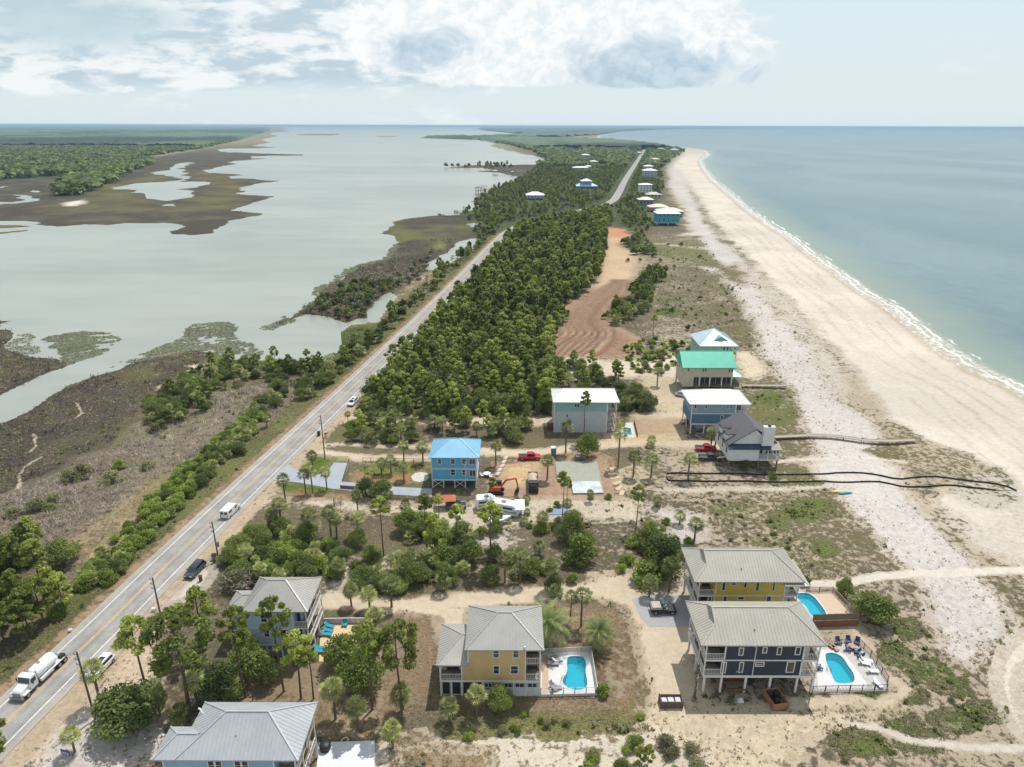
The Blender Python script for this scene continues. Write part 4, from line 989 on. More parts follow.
for zf in (2.85, 5.95):
    h.deck(-28.6, -26.0, y+.02, y+7.7, zf+.05, t=.16); h.rail([(-28.5, y+.08), (-26.06, y+.08), (-26.06, y+3.9), (-26.06, y+7.6)], zf+.05)
    for k in range(3): h.window('right', y+2.0+k*1.9, y+3.2+k*1.9, zf+.15, zf+2.2, val=-27.5, name='porch_door', bars=(1, 0))
    h.posts([(-26.06, y+.1), (-26.06, y+2.6), (-26.06, y+5.1), (-26.06, y+7.6)], zf, zf+3.0, w=.16)
h.posts([(-26.1, y+.1), (-26.1, y+3.9), (-26.1, y+7.6), (-28.6, y+.1)], 0, 2.85, w=.24, name='piling')
for a0 in (-36.5, -35.6, -33.3, -32.4): h.window('front', a0, a0+.65, 6.9, 8.3, frame=mat('cream_trim', C(232, 226, 204, .84)))
for a0 in (-36.5, -33.3): h.window('front', a0, a0+1.1, 3.8, 5.2)

# ------------------------------------------------------------------ 6. sky blue house in the middle lot
SBS = siding('sky_blue_siding', C(96, 178, 214, .9), .2)
Z7 = lambda x, y: (420 + x/10.23, 425 + y/10.23)
h = House('beach_house', 'bright sky blue house with light blue metal roof beside the building site', -18.75, 141.95, 10.6, 9.2); y = 141.95
h.boxes('wall', SBS, (-18.7, -8.2, y, y+9.1, 2.2, 8.1))
h.boxes('band_board', WHITE_T, (-18.75, -8.15, y-.06, y+.1, 4.95, 5.18), (-18.75, -8.15, y-.06, y+.1, 2.0, 2.3), (-10.9, -10.75, y-.05, y+.1, 2.3, 7.0), (-8.3, -8.12, y+.1, y+9.1, 4.95, 5.18), (-8.3, -8.12, y+.1, y+9.1, 2.0, 2.3))
h.boxes('corner_board', WHITE_T, (-18.76, -18.56, y-.05, y+.12, 2.3, 8.05), (-8.34, -8.14, y-.05, y+.12, 2.3, 8.05))
h.part('roof', roof(-19.25, -7.5, y-.4, y+9.5, 8.15, 10.75, ('hip', 4.6), ('hip', 4.8)), RSKY)
h.wpx((180, 345, 220, 400), (312, 345, 360, 402), (428, 345, 475, 402), (312, 450, 362, 515), (430, 455, 475, 515), Z=Z7)
h.wpx((500, 343, 568, 405), (503, 458, 570, 528), Z=Z7, bars=(1, 0))
h.boxes('garage_wall', siding('blue_grey_boards', C(86, 118, 146, .6), .2), (-18.2, -8.8, y+1.8, y+8.8, 0, 2.0))
h.posts([(-18.6, y+.1), (-16.0, y+.1), (-13.4, y+.1), (-10.9, y+.1), (-8.3, y+.1), (-18.6, y+9.0), (-8.3, y+9.0), (-8.3, y+4.5)], 0, 2.1, w=.22, name='piling')
for a0, a1 in ((-18.5, -16.1), (-13.3, -11.0)):
    mb = MB(); mb.bar((a0, y+.1, .2), (a1, y+.1, 1.95), .1); mb.bar((a0, y+.16, 1.95), (a1, y+.16, .2), .1); h.part('cross_brace', mb, WHITE_T)

# ------------------------------------------------------------------ 7. tall white and seafoam house
SEAF = siding('seafoam_siding', C(150, 192, 190, .76), .2); WGS = siding('grey_white_siding', C(196, 206, 212, .76), .2)
h = House('beach_house', 'tall narrow-windowed house, seafoam above and grey-white below, under a white hipped roof', 11.7, 173.4, 17.3, 9.6); y = 173.4
h.boxes('wall', WGS, (11.7, 26.3, y, y+9.4, 0, 6.3), (26.3, 27.6, y+1.6, y+9.4, 0, 9.2))
h.boxes('upper_wall', SEAF, (11.68, 26.32, y-.03, y+9.42, 6.3, 9.2))
h.boxes('corner_board', WHITE_T, (11.62, 11.86, y-.06, y+.1, 0, 9.2), (26.1, 26.36, y-.06, y+.1, 0, 9.2))
h.part('roof', roof(11.2, 29.5, y-.5, y+9.9, 9.3, 11.3, ('hip', 3.2), ('hip', 3.2)), RWHITE)
for zf in (0.3, 3.3, 6.3):
    h.deck(26.3, 28.8, y, y+9.3, zf, t=.2)
    h.rail([(26.4, y+.06), (28.75, y+.06), (28.75, y+4.6), (28.75, y+9.2)], zf, 1.0)
h.posts([(28.75, y+.1), (28.75, y+4.6), (28.75, y+9.2)], 0, 9.2, w=.2)
h.stairs(26.6, 27.4, y+1.5, y+.2, 6.3, 3.3, WHITE_T)
for a0, z0, z1 in ((17.3, 7.6, 8.6), (18.0, 7.6, 8.6), (15.0, 4.6, 5.5)): h.window('front', a0, a0+.45, z0, z1, t=.08, bars=(0, 0))
for yy in (y+2, y+5, y+7.5): h.window('left', yy, yy+.8, 7.2, 8.5)
# ------------------------------------------------------------------ 8. steel blue house
STU = siding('grey_blue_upper_siding', C(142, 172, 188, .76), .2); STL = siding('steel_blue_siding', C(84, 124, 150, .8), .2)
Z8 = lambda x, y: (675 + x/8.53, 395 + y/8.53)
h = House('beach_house', 'two-tone steel blue house on white pilings with a bright white and grey hipped roof', 49.3, 172.6, 15.2, 9.6); y = 172.6
h.boxes('wall', STL, (49.3, 61.4, y, y+9.4, 3.1, 6.1)); h.boxes('upper_wall', STU, (49.3, 61.4, y-.02, y+9.42, 6.1, 9.1)); h.boxes('porch_wall', STU, (61.4, 62.3, y+1.8, y+9.3, 3.1, 9.1))
h.boxes('band_board', WHITE_T, (49.25, 64.4, y-.08, y+.1, 2.85, 3.15), (49.25, 64.4, y-.08, y+.1, 6.0, 6.2)); h.boxes('corner_board', WHITE_T, (49.22, 49.44, y-.06, y+.1, 3.1, 9.1), (61.2, 61.44, y-.06, y+.1, 3.1, 9.1))
h.part('roof', roof(48.4, 65.2, y-.6, y+10, 9.2, 11.5, ('hip', 5.0), ('hip', 4.6)), RWHITE)
h.wpx((160, 75, 190, 118), (252, 78, 280, 120), (418, 75, 435, 118), (440, 75, 462, 118), (468, 75, 492, 118), (385, 170, 415, 215), (472, 170, 500, 210), Z=Z8, bars=(0, 0))
for zf in (3.1, 6.1):
    h.deck(61.4, 64.4, y, y+9.3, zf+.02, t=.2); h.rail([(61.5, y+.06), (64.35, y+.06), (64.35, y+4.6), (64.35, y+9.2)], zf, 1.0)
h.posts([(64.35, y+.1), (64.35, y+4.6), (64.35, y+9.2), (62.9, y+.1)], 3.0, 9.1, w=.2)
h.posts([(49.5, y+.1), (53.2, y+.1), (57, y+.1), (61.2, y+.1), (64.3, y+.1), (49.5, y+5), (49.5, y+9.2), (64.3, y+9.2)], 0, 2.9, w=.28, name='piling')
h.boxes('lower_wall', WGS, (52, 62, y+3.5, y+9, 0, 2.85)); h.stairs(49.4, 50.5, y+3.5, y+7.5, 3.1)
# ------------------------------------------------------------------ 9. cream house with the teal roof
CRS = siding('cream_siding', C(206, 200, 176, .78), .2)
Z9 = lambda x, y: (675 + x/8.53, 320 + y/8.53)
yc = P(707, 368, 8.5)[1] + .5
h = House('beach_house', 'cream house with a bright teal gabled metal roof and dark recessed porch', 54.6, yc, 15.6, 10.6); y = yc
zr9 = plane_pt(707, 351, 'y', y + 5.0)[2]
h.boxes('wall', CRS, (54.6, 70.2, y, y+10.2, 5.3, 8.5), (54.6, 57.6, y, y+10.2, 2.0, 5.3), (57.6, 70.2, y+2.6, y+10.2, 2.0, 5.3))
mb = MB(); zz = 8.5
for xx in (54.6, 70.1): mb.add([(xx, y, 8.45), (xx, y+10.2, 8.45), (xx, y+5.1, zr9-.15), (xx+.1, y, 8.45), (xx+.1, y+10.2, 8.45), (xx+.1, y+5.1, zr9-.15)], [(0,1,2),(3,5,4),(0,2,5,3),(1,4,5,2),(0,3,4,1)])
h.part('gable_wall', mb, CRS)
h.part('roof', roof(54.0, 70.9, y-.5, y+10.7, 8.55, zr9, ('gable',), ('gable',)), RTEAL)
h.wpx((108, 408, 125, 440), (232, 410, 250, 443), (254, 410, 272, 443), (455, 415, 473, 448), (477, 415, 495, 448), Z=Z9, bars=(0, 0), frame=CRS)
h.posts([(57.7, y+.15), (59.8, y+.15), (63.1, y+.15), (66.9, y+.15), (70.0, y+.15)], 2.1, 5.35, w=.3)
for a0, a1 in ((57.9, 59.6), (60.1, 62.9), (63.4, 66.7), (67.1, 69.8)): h.window('front', a0, a1, 2.8, 5.1, glass=SCREEN, val=y+.25, bars=(1, 0), t=.06, name='porch_dark_panel', pane='screen')  # dark panes fill the open porch bays, imitating the shade of the recess
h.deck(57.6, 72.8, y, y+2.6, 2.2); h.rail([(57.7, y+.06), (64, y+.06), (70.2, y+.06), (72.7, y+.06), (72.7, y+6)], 2.2, 1.0, m=WOODG)
h.boxes('deck_floor', DECKW, (70.2, 72.8, y+2.6, y+8, 1.95, 2.2)); h.posts([(72.7, y+.1), (72.7, y+6.5)], 0, 5.2, w=.2)
h.part('roof', roof(70.3, 73.6, y+.2, y+7.4, 5.3, 6.6, ('gable',), ('hip', 2.2)), roofmat('pale_teal_roof', C(150, 214, 192, .8)))
h.posts([(54.8, y+.2), (59, y+.2), (63, y+.2), (67, y+.2), (70, y+.2), (54.8, y+9.8), (70, y+9.8)], 0, 2.1, WOODG, .3, 'piling')
for yy in (y+1.5, y+5.5, y+8): h.window('left', yy, yy+.9, 6, 7.4)
# ------------------------------------------------------------------ 10. pale green house
yp = P(718, 346, 8.5)[1] + .5
PGS = siding('pale_green_siding', C(164, 206, 190, .78), .2)
h = House('beach_house', 'pale green house furthest along its row, pale blue hipped roof with a small gablet', 65.8, yp, 12.4, 13.5); y = yp
h.boxes('wall', PGS, (65.8, 76.0, y, y+13.3, 2.5, 8.4), (76.0, 77.0, y+1.8, y+13.3, 2.5, 8.4))
zr10 = plane_pt(714, 328, 'y', y + 8.5)[2]
h.part('roof', roof(65.2, 78.8, y-.6, y+14, 8.5, min(zr10, 13.2), ('hip', 8.2), ('hip', 5.6), axis='y'), RPALE)
mb = MB(); yg = y+1.9; gz = 9.6
mb.add([(70.3, yg, gz), (75.9, yg, gz), (73.1, yg, gz+1.5), (70.3, yg+4, gz+.6), (75.9, yg+4, gz+.6), (73.1, yg+4.2, gz+1.55)], [(0,1,2),(0,2,5,3),(1,4,5,2),(3,5,4),(0,3,4,1)])
h.part('gablet', mb, siding('gablet_boards', C(130, 178, 176, .78), .2))
for zf in (2.5, 5.5):
    h.deck(76, 78.4, y, y+13, zf, t=.2); h.rail([(76.1, y+.06), (78.35, y+.06), (78.35, y+6), (78.35, y+13)], zf, 1.0)
h.posts([(78.35, y+.1), (78.35, y+6), (78.35, y+12.9)], 0, 8.4, w=.2); h.posts([(66, y+.2), (70, y+.2), (75.8, y+.2), (66, y+13)], 0, 2.5, w=.3, name='piling')
for a0 in (73.6, 74.8): h.window('front', a0, a0+.7, 6.3, 8.0)
for yy in (y+3, y+7, y+10): h.window('left', yy, yy+1, 6.2, 7.6)
# ------------------------------------------------------------------ 11. white house with the charcoal roof and chimney
yw = P(750, 460, 2.7)[1]
WHS = siding('white_siding', C(222, 228, 230, .82), .2)
xw0 = plane_pt(728.5, 458, 'y', yw)[0]; xw1 = plane_pt(779, 458, 'y', yw)[0]
h = House('beach_house', 'white house with charcoal shingled gable roof and a broad white chimney', xw0, yw, xw1-xw0, 12.5); y = yw; xm = xw0 + 7.6
h.boxes('wall', WHS, (xw0, xm-.4, y, y+12, 2.7, 6.2), (xm-.4, xw1-.4, y+2.6, y+12, 2.7, 6.2))
xg = xw0 + 6.2
h.part('gable_wall', MB().add([(xw0+.2, y+.9, 6.2), (xm+3.2, y+.9, 6.2), (xg, y+.9, 10.6), (xw0+.2, y+11.8, 6.2), (xm+3.2, y+11.8, 6.2), (xg, y+11.8, 10.6)], [(0,1,2),(3,5,4),(0,2,5,3),(1,4,5,2),(0,3,4,1)]), WHS)
mb = MB()
def slab(mb, pts, t=.22):
    a_ = [Vector(p) for p in pts]; n = len(a_); b_ = [p - Vector((0, 0, t)) for p in a_]
    mb.add(a_ + b_, [tuple(range(n)), tuple(range(2*n-1, n-1, -1))] + [(i, n+i, n+(i+1) % n, (i+1) % n) for i in range(n)])
slab(mb, [(xw0-.7, y+.3, 6.4), (xg, y+.3, 11.0), (xg, y+12.4, 11.0), (xw0-.7, y+12.4, 6.4)])
slab(mb, [(xg+.01, y+.3, 10.99), (xw1+.6, y+2.6, 5.9), (xw1+.6, y+12.4, 5.9), (xg+.01, y+12.4, 10.99)])
h.part('roof', mb, RSHING)
mb = MB(); slab(mb, [(xw0-.4, y-.5, 5.9), (xm+2.4, y-.5, 5.9), (xm+2.4, y+1.2, 6.9), (xw0-.4, y+1.2, 6.9)], .16); h.part('porch_roof', mb, mat('navy_shingles', C(52, 66, 84), .85, vary=.2, scale=3))
mb = MB(); slab(mb, [(xm+1.4, y-.3, 5.55), (xw1+.5, y-.3, 5.55), (xw1+.5, y+3.0, 6.3), (xm+1.4, y+3.0, 6.9)], .16); h.part('porch_roof', mb, mat('tan_shingles', C(168, 160, 150, .76), .85, vary=.15, scale=3))
h.boxes('chimney', WHS, (xm+.2, xm+3.0, y-.1, y+1.1, 6.6, 11.6)); h.boxes('chimney_cap', DARKM, (xm+1.3, xm+1.9, y+.2, y+.8, 11.6, 12.0))
h.deck(xm-.4, xw1, y, y+2.6, 2.9, m=WHITE_T); h.rail([(xm-.3, y+.06), (xm+2, y+.06), (xm+4.1, y+.06), (xw1-.06, y+.06), (xw1-.06, y+6), (xw1-.06, y+12)], 2.9)
h.posts([(xm-.3, y+.08), (xm+2, y+.08), (xm+4.1, y+.08), (xw1-.08, y+.08)], 2.9, 5.6, w=.18)
for a0 in (xm+.3, xm+2.5, xm+4.4): h.window('front', a0, a0+1.3, 3.3, 5.2, val=y+2.6, bars=(1, 0))
h.posts([(xw0+.3, y+.2), (xm, y+.2), (xw1-.3, y+.2), (xw0+.3, y+6), (xw1-.3, y+6), (xw0+.3, y+12), (xw1-.3, y+12), (xm, y+6)], 0, 2.75, WOODG, .3, 'piling')
for yy in (y+1.5, y+5, y+8.5): h.window('left', yy, yy+1, 3.8, 5.3)
for yy in (y+3, y+7):
    d_ = h.boxes('dormer', WHS, (xw0-.2, xw0+2.2, yy, yy+1.8, 6.3, 8.4)); h.part('dormer_roof', roof(xw0-.4, xw0+2.6, yy-.2, yy+2.0, 8.4, 9.1, ('gable',), ('gable',), seam=0, cap=False), RSHING, d_)
h.boxes('floor_slab', WHITE_T, (xw0, xw1, y+.05, y+12, 2.45, 2.72)); h.stairs(xw0-1.4, xw0-.2, y+2, y+6, 2.7, m=WHITE_T)

# ------------------------------------------------------------------ the houses along the far part of the spit, read off the photo
FARH = [ # x0, x1, base y, eave y, wall colour, roof material, label
    (657, 679, 225.5, 213.6, (30, 168, 188), 'RWHITE', 'turquoise beach house with white roof, nearest of the distant row', 2, 1.0),
    (659, 683, 217, 211.5, (150, 146, 134), 'RCREAM', 'beige house with broad cream roof right behind the turquoise one', 2, 1.0),
    (650, 668, 212, 207.2, (160, 156, 142), 'RCREAM', 'beige house with cream roof second behind the turquoise one', 2, .9),
    (639, 653, 205.5, 199.8, (120, 138, 150), 'RCREAM', 'low slate-grey house with cream roof in the distant row', 1, .9),
    (647, 661, 198, 194.6, (190, 188, 176), 'RTAUPE', 'low house with taupe gable roof beside the white cube house', 1, .9),
    (639.5, 651.5, 194, 184.8, (222, 228, 232), 'RWHITE', 'tall white cube-like house in the distant row with rows of small windows', 3, .4),
    (643.5, 656.5, 178.3, 170.6, (176, 184, 198), 'RWHITE', 'lavender-grey three-storey house in the distant row', 3, 1.0),
    (644.5, 653, 170, 166.3, (196, 196, 196), 'RWHITE', 'small white-roofed house just behind the lavender-grey one', 2, .8),
    (650.5, 660, 163, 159.2, (196, 186, 170), 'RCREAM', 'tan house with cream roof far along the gulf side', 2, .8),
    (576, 597, 188.6, 186.2, (96, 104, 120), 'RSKYL', 'sprawling house with light blue tiered roof among the trees', 1, 1.8),
    (526.8, 543.6, 199.6, 195.2, (190, 192, 198), 'RWHITE', 'white-roofed house in the woods beside the bay road', 2, 1.3),
    (573, 588, 169.2, 168.2, (200, 200, 196), 'RWHITE', 'low long white-roofed house deep in the woods', 1, .7),
    (589, 598, 163.8, 161.6, (196, 200, 196), 'RCREAM', 'cream-roofed house in the woods beyond the light blue roof', 1, .9),
    (581, 590, 157.4, 155.2, (170, 180, 180), 'RPALE', 'pale grey-green house with hipped roof in the far woods', 2, 1.3),
    (585.5, 591, 168.6, 166.4, (196, 196, 190), 'RWHITE', 'small white cottage in the far woods next to the long roof', 1, .6),
    (587, 591, 145.2, 143.2, (214, 214, 206), 'RWHITE', 'bright white-roofed house far off where the woods begin', 2, .8),
    (573.5, 576, 144.8, 143.6, (206, 206, 196), 'RCREAM', 'tiny cream-roofed house far off among dark trees', 1, .6),
    (605.5, 609.5, 148.4, 147.0, (216, 212, 206), 'RWHITE', 'white twin-roofed house in the far middle of the spit', 2, .6),
    (602, 605.5, 145.6, 144.8, (206, 206, 196), 'RWHITE', 'little white-roofed house behind the twin-roofed one', 1, .6),
    (569, 573.5, 149.4, 148.2, (196, 200, 190), 'RCREAM', 'small pale house in the far woods nearest the bay', 1, .6),
    (634, 642, 154, 152.6, (206, 200, 190), 'RCREAM', 'cream-roofed house by the far bend of the highway', 1, .7),
    (645, 653.5, 149.4, 148.4, (206, 204, 196), 'RWHITE', 'long white-roofed house near the distant point', 1, .6),
    (646, 651, 145.8, 144.2, (190, 188, 180), 'RTAUPE', 'taupe-roofed house near the distant point', 2, .6),
    (658, 664.5, 150.2, 148.6, (206, 190, 180), 'RCREAM', 'pinkish house with cream roof by the distant beach', 1, .6),
    (671, 678, 153.4, 149.6, (150, 190, 206), 'RPALE', 'light blue house standing alone at the tip of the beach', 2, .9),
    (624, 629, 150, 149, (200, 200, 190), 'RCREAM', 'low pale house west of the far highway bend', 1, .6),
    (637.5, 642, 147.6, 146.6, (196, 196, 190), 'RTAUPE', 'small dull-roofed house north of the far highway bend', 1, .6),
]
RS = dict(RWHITE=RWHITE, RTAUPE=RTAUPE, RPALE=RPALE, RCREAM=roofmat('cream_metal_roof', C(214, 204, 184, .8)), RSKYL=roofmat('light_blue_tiered_roof', C(150, 196, 226, .8)))
for i, (x0, x1, yb, ye, wc, rm, lab, nf, rk) in enumerate(FARH):
    A = P(x0, yb); B = P(x1, yb); Y = (A[1] + B[1]) / 2
    w = B[0]-A[0]; zE = max(plane_pt((x0+x1)/2, ye, 'y', Y)[2], 2.8); d = min(max(w*0.8, 9), 18)
    k = Y / 600.0
    h = House('distant_house', lab, A[0], Y, w, d, group='houses along the far part of the spit')
    zp = min(2.4, zE*0.25) if nf > 1 else 0.0
    h.boxes('wall', mat('far_wall_%d' % i, C(*wc, .8), .7), (A[0], A[0]+w, Y, Y+d, zp, zE))
    ov = .7 + .3*k
    h.part('roof', roof(A[0]-ov, A[0]+w+ov, Y-ov, Y+d+ov, zE+.1, zE+.1+1.9*rk+0.8, ('hip', min(w, d)*.5), ('hip', min(w, d)*.5), seam=0, cap=False), RS[rm])
    if zp: h.posts([(A[0]+.3, Y+.3), (A[0]+w/2, Y+.3), (A[0]+w-.3, Y+.3), (A[0]+.3, Y+d-.3), (A[0]+w-.3, Y+d-.3)], 0, zp, w=.4, name='piling')
    nw = max(2, int(w / (3.4*max(1, k*.7)))); fh = (zE - zp) / nf
    if nf*nw <= 24 and Y < 1700:
        for f_ in range(nf):
            for q in range(nw):
                ac_ = A[0] + w*(q+.5)/nw; ww = min(.55, .18*w/nw)+.3*min(k, 1.2)
                h.window('front', ac_-ww, ac_+ww, zp+fh*(f_+.32), zp+fh*(f_+.8), bars=(0, 0), t=.1*max(1, k))
    if lab.startswith('sprawling'):
        h.boxes('upper_storey', mat('far_wall_up', C(150, 170, 190, .8), .7), (A[0]+w*.28, A[0]+w*.72, Y+d*.2, Y+d*.8, zE+1.0, zE+6.5)); h.part('upper_roof', roof(A[0]+w*.22, A[0]+w*.78, Y+d*.1, Y+d*.9, zE+6.5, zE+9.5, seam=0, cap=False), RPALE)
# ------------------------------------------------------------------ foliage kit
nr = np.random.default_rng(11)
def leafmat(name, col, col2, rough=0.55, trans=0.25, tint=False):
    m = bpy.data.materials.new(name); T = NT(nodes(m))
    oi = T.n('ShaderNodeObjectInfo'); p = T.pos()
    t = T.attr('tint')
    f = T.m('ADD', T.m('MULTIPLY', oi.outputs['Random'], 0.85), T.m('MULTIPLY', T.m('SUBTRACT', t, 0.75), 1.0))
    c = T.mix(T.m('ADD', f, T.m('MULTIPLY', T.m('SUBTRACT', T.noise(p, .05, 3, .6), .5), 0.9), clamp=True), col, col2)
    c = vscale_(T, c, T.m('MULTIPLY', T.m('MULTIPLY', T.ramp(T.noise(p, 1.7, 2, .6), .3, .7, .78, 1.22), T.ramp(oi.outputs['Random'], 0, 1, .78, 1.2)), t))
    d = T.n('ShaderNodeBsdfPrincipled'); m.node_tree.links.new(c, d.inputs['Base Color']); d.inputs['Roughness'].default_value = rough
    d.inputs['Specular IOR Level'].default_value = 0.35
    tr = T.n('ShaderNodeBsdfTranslucent'); m.node_tree.links.new(vscale_(T, c, 1.5), tr.inputs[0])
    mx = T.n('ShaderNodeMixShader'); mx.inputs[0].default_value = trans
    m.node_tree.links.new(d.outputs[0], mx.inputs[1]); m.node_tree.links.new(tr.outputs[0], mx.inputs[2])
    o = T.n('ShaderNodeOutputMaterial'); m.node_tree.links.new(mx.outputs[0], o.inputs[0])
    return m
L_PINE = leafmat('pine_needles', (.125, .170, .030, 1), (.290, .325, .065, 1), trans=.40)
L_PALM = leafmat('palm_fronds', (.135, .165, .045, 1), (.290, .310, .115, 1), .42, .32)
L_OAK = leafmat('oak_leaves', (.080, .118, .024, 1), (.165, .205, .045, 1), trans=.36)
L_GREEN = leafmat('bright_leaves', (.150, .215, .028, 1), (.240, .300, .055, 1), trans=.4)
L_OLIVE = leafmat('olive_leaves', (.160, .165, .070, 1), (.260, .255, .125, 1), trans=.3)
L_DEAD = leafmat('grey_twigs', (.24, .20, .165, 1), (.40, .345, .29, 1), .8, .2)
L_DATE = leafmat('date_palm_fronds', (.125, .165, .050, 1), (.190, .235, .080, 1), .45)
BARK = mat('pine_bark', C(118, 98, 84, .72), .95, vary=.25, scale=3)
PBARK = mat('palm_trunk_bark', C(128, 118, 104, .72), .95, vary=.25, scale=4)

def leaves(centers, radii, n, size, up=0.35, aspect=1.0, shell=0.55):
    """n small blades spread through every clump; returns V, F, tint"""
    Vs = []; Ts = []
    for (c, r, k) in zip(centers, radii, n if hasattr(n, '__len__') else [n]*len(centers)):
        d = nr.normal(size=(k, 3)); d /= np.linalg.norm(d, axis=1)[:, None]
        rr = shell + (1-shell) * nr.random(k)**0.6
        pos = np.array(c) + d * np.array(r) * rr[:, None]
        nm = d * 0.6 + nr.normal(size=(k, 3)) * 0.6; nm[:, 2] += up; nm /= np.linalg.norm(nm, axis=1)[:, None]
        a = np.cross(nm, nr.normal(size=(k, 3))); a /= np.linalg.norm(a, axis=1)[:, None]; b = np.cross(nm, a)
        s = size * (0.6 + 0.8 * nr.random(k)) / 2
        a = a * (s * aspect)[:, None]; b = b * s[:, None]
        Vs.append(np.stack([pos-a*.9-b*.5, pos+a*.2-b, pos+a, pos+a*.1+b], 1).reshape(-1, 3))
        ct = 0.85 + 0.3 * nr.random(); Ts.append(np.repeat(ct + 0.2*(nr.random(k)-.5), 4))
    V = np.concatenate(Vs); T_ = np.concatenate(Ts)
    return V, np.arange(len(V)).reshape(-1, 4), T_
def fan_fronds(z, R_, n, leafs=9, droop=0.5, dead=0.0):
    n = int(n*.72) if n > 20 else n
    """sabal head: fronds on stalks that end in a pleated fan"""
    V = []; Fq = []; Tn = []
    for i in range(n):
        az = i*2.399 + nr.random()*.4; el = math.radians(82 - 125 * ((i+.5)/n)**0.9 + nr.normal()*7)
        L = R_*(.46+.24*nr.random()); d = np.array([math.cos(az)*math.cos(el), math.sin(az)*math.cos(el), math.sin(el)])
        side = np.array([-math.sin(az), math.cos(az), 0]); up = np.cross(d, side)*-1
        o = np.array([0, 0, z]) + d*L*.25; e = np.array([0, 0, z]) + d*L
        n0 = len(V); w = side*.035
        V += [o-w, o+w, e+w, e-w]; Fq.append((n0, n0+1, n0+2, n0+3)); t = .62+.75*nr.random(); Tn += [t]*4
        fr = R_*(.50+.16*nr.random())
        for k in range(leafs):
            a = math.radians(-100 + 200*(k+.5)/leafs); hw = math.radians(200/leafs*.36)
            def dirv(an): return d*math.cos(an) + side*math.sin(an)
            tip = e + dirv(a)*fr*(1-.25*abs(a)/2) + np.array([0, 0, -droop*fr*(.35+.3*nr.random())])
            m1 = e + dirv(a-hw)*fr*.55 + up*.03 - np.array([0, 0, .08*fr]); m2 = e + dirv(a+hw)*fr*.55 - np.array([0, 0, .08*fr])
            n0 = len(V); V += [e, m1, tip, m2]; Fq.append((n0, n0+1, n0+2, n0+3)); Tn += [t*(.92+.16*(k % 2))]*4
    return np.array(V), np.array(Fq), np.array(Tn)
def pinnate(z, R_, n, segs=9, arch=0.9):
    V = []; Fq = []; Tn = []
    for i in range(n):
        az = i*2.399 + nr.random()*.3; e0 = math.radians(75 - 85*((i+.5)/n)); side = np.array([-math.sin(az), math.cos(az), 0]); t = .85+.3*nr.random()
        pts = []; x = 0; zz = z
        for s in range(segs+1):
            e = e0 - arch*1.5*(s/segs)**1.2; pts.append(np.array([math.cos(az)*x, math.sin(az)*x, zz])); x += math.cos(e)*R_/segs*1.1; zz += math.sin(e)*R_/segs*1.1
        for s in range(segs):
            p, q = pts[s], pts[s+1]; tdir = (q-p)
            wd = R_*.17*math.sin(math.pi*min(1, (s+1.2)/(segs+1)))**.7
            for sg in (-1, 1):
                for h_ in (0, .5):
                    b0 = p+tdir*h_; b1 = p+tdir*(h_+.34); tip = b0 + side*sg*wd + tdir*1.0 - np.array([0, 0, wd*.45])
                    n0 = len(V); V += [b0, b1, tip+tdir*.12, tip]; Fq.append((n0, n0+1, n0+2, n0+3)); Tn += [t]*4
            n0 = len(V); w = side*.03; V += [p-w, p+w, q+w, q-w]; Fq.append((n0, n0+1, n0+2, n0+3)); Tn += [t]*4
    return np.array(V), np.array(Fq), np.array(Tn)

def pine_crown(h, cr, base, seed, nl, size):
    """clumpy flat-topped crown of a slash pine; returns clump centres too so that limbs can reach them"""
    r_ = random.Random(seed); cs = []; rs = []
    nC = 17
    for i in range(nC):
        f = i/(nC-1); z = base + (h-base)*(0.12+.82*f); rad = cr*(.95*math.sin(math.pi*(.22+.70*f))**.8)*(.55+.45*r_.random())
        a = i*2.399 + r_.random(); s = cr*(.23+.13*r_.random())*(1.05-.35*f)
        cs.append((math.cos(a)*rad, math.sin(a)*rad, z)); rs.append((s, s, s*.62))
    cs.append((0, 0, h-cr*.2)); rs.append((cr*.42, cr*.42, cr*.34))
    V, Fq, T_ = leaves(cs, rs, nl, size, up=.5, aspect=2.0, shell=.3)
    return V, Fq, T_, cs
def trunk_mb(h, r0, r1, lean=.15, seed=0, limbs=()):
    r_ = random.Random(seed); mb = MB(); ax, ay = r_.uniform(-lean, lean), r_.uniform(-lean, lean); pts = []
    for i in range(6):
        f = i/5; pts.append((ax*math.sin(f*2.4)*h*.12, ay*math.sin(f*2)*h*.12, -0.1+h*f))
    mb.tube(pts, [r0+(r1-r0)*i/5 for i in range(6)], 7)
    for c in limbs:
        f = max(.3, min(.92, (c[2]-.8)/h)); k = f*5; i = min(4, int(k)); t = k-i
        b = Vector(pts[i]).lerp(Vector(pts[i+1]), t); mb.tube([b, b.lerp(Vector(c), .55)+Vector((0, 0, -.1)), Vector(c)], [r1*.55, r1*.4, .02], 4)
    return mb
def blob_crown(h, r, seed, nl, size, nC=9, low=.25):
    r_ = random.Random(seed); cs = []; rs = []
    for i in range(nC):
        a = i*2.399+r_.random(); f = r_.random()**.6; z = h*(low+(.80-low)*(1-f*f*.75)*(.65+.35*r_.random())); rad = r*.72*f
        s = r*(.34+.2*r_.random()); cs.append((math.cos(a)*rad, math.sin(a)*rad, z)); rs.append((s, s, min(s*.8, max(.15, z))))
    cs.append((0, 0, h*.66)); rs.append((r*.5, r*.5, h*.34))
    return leaves(cs, rs, nl, size, up=.35, shell=.45)

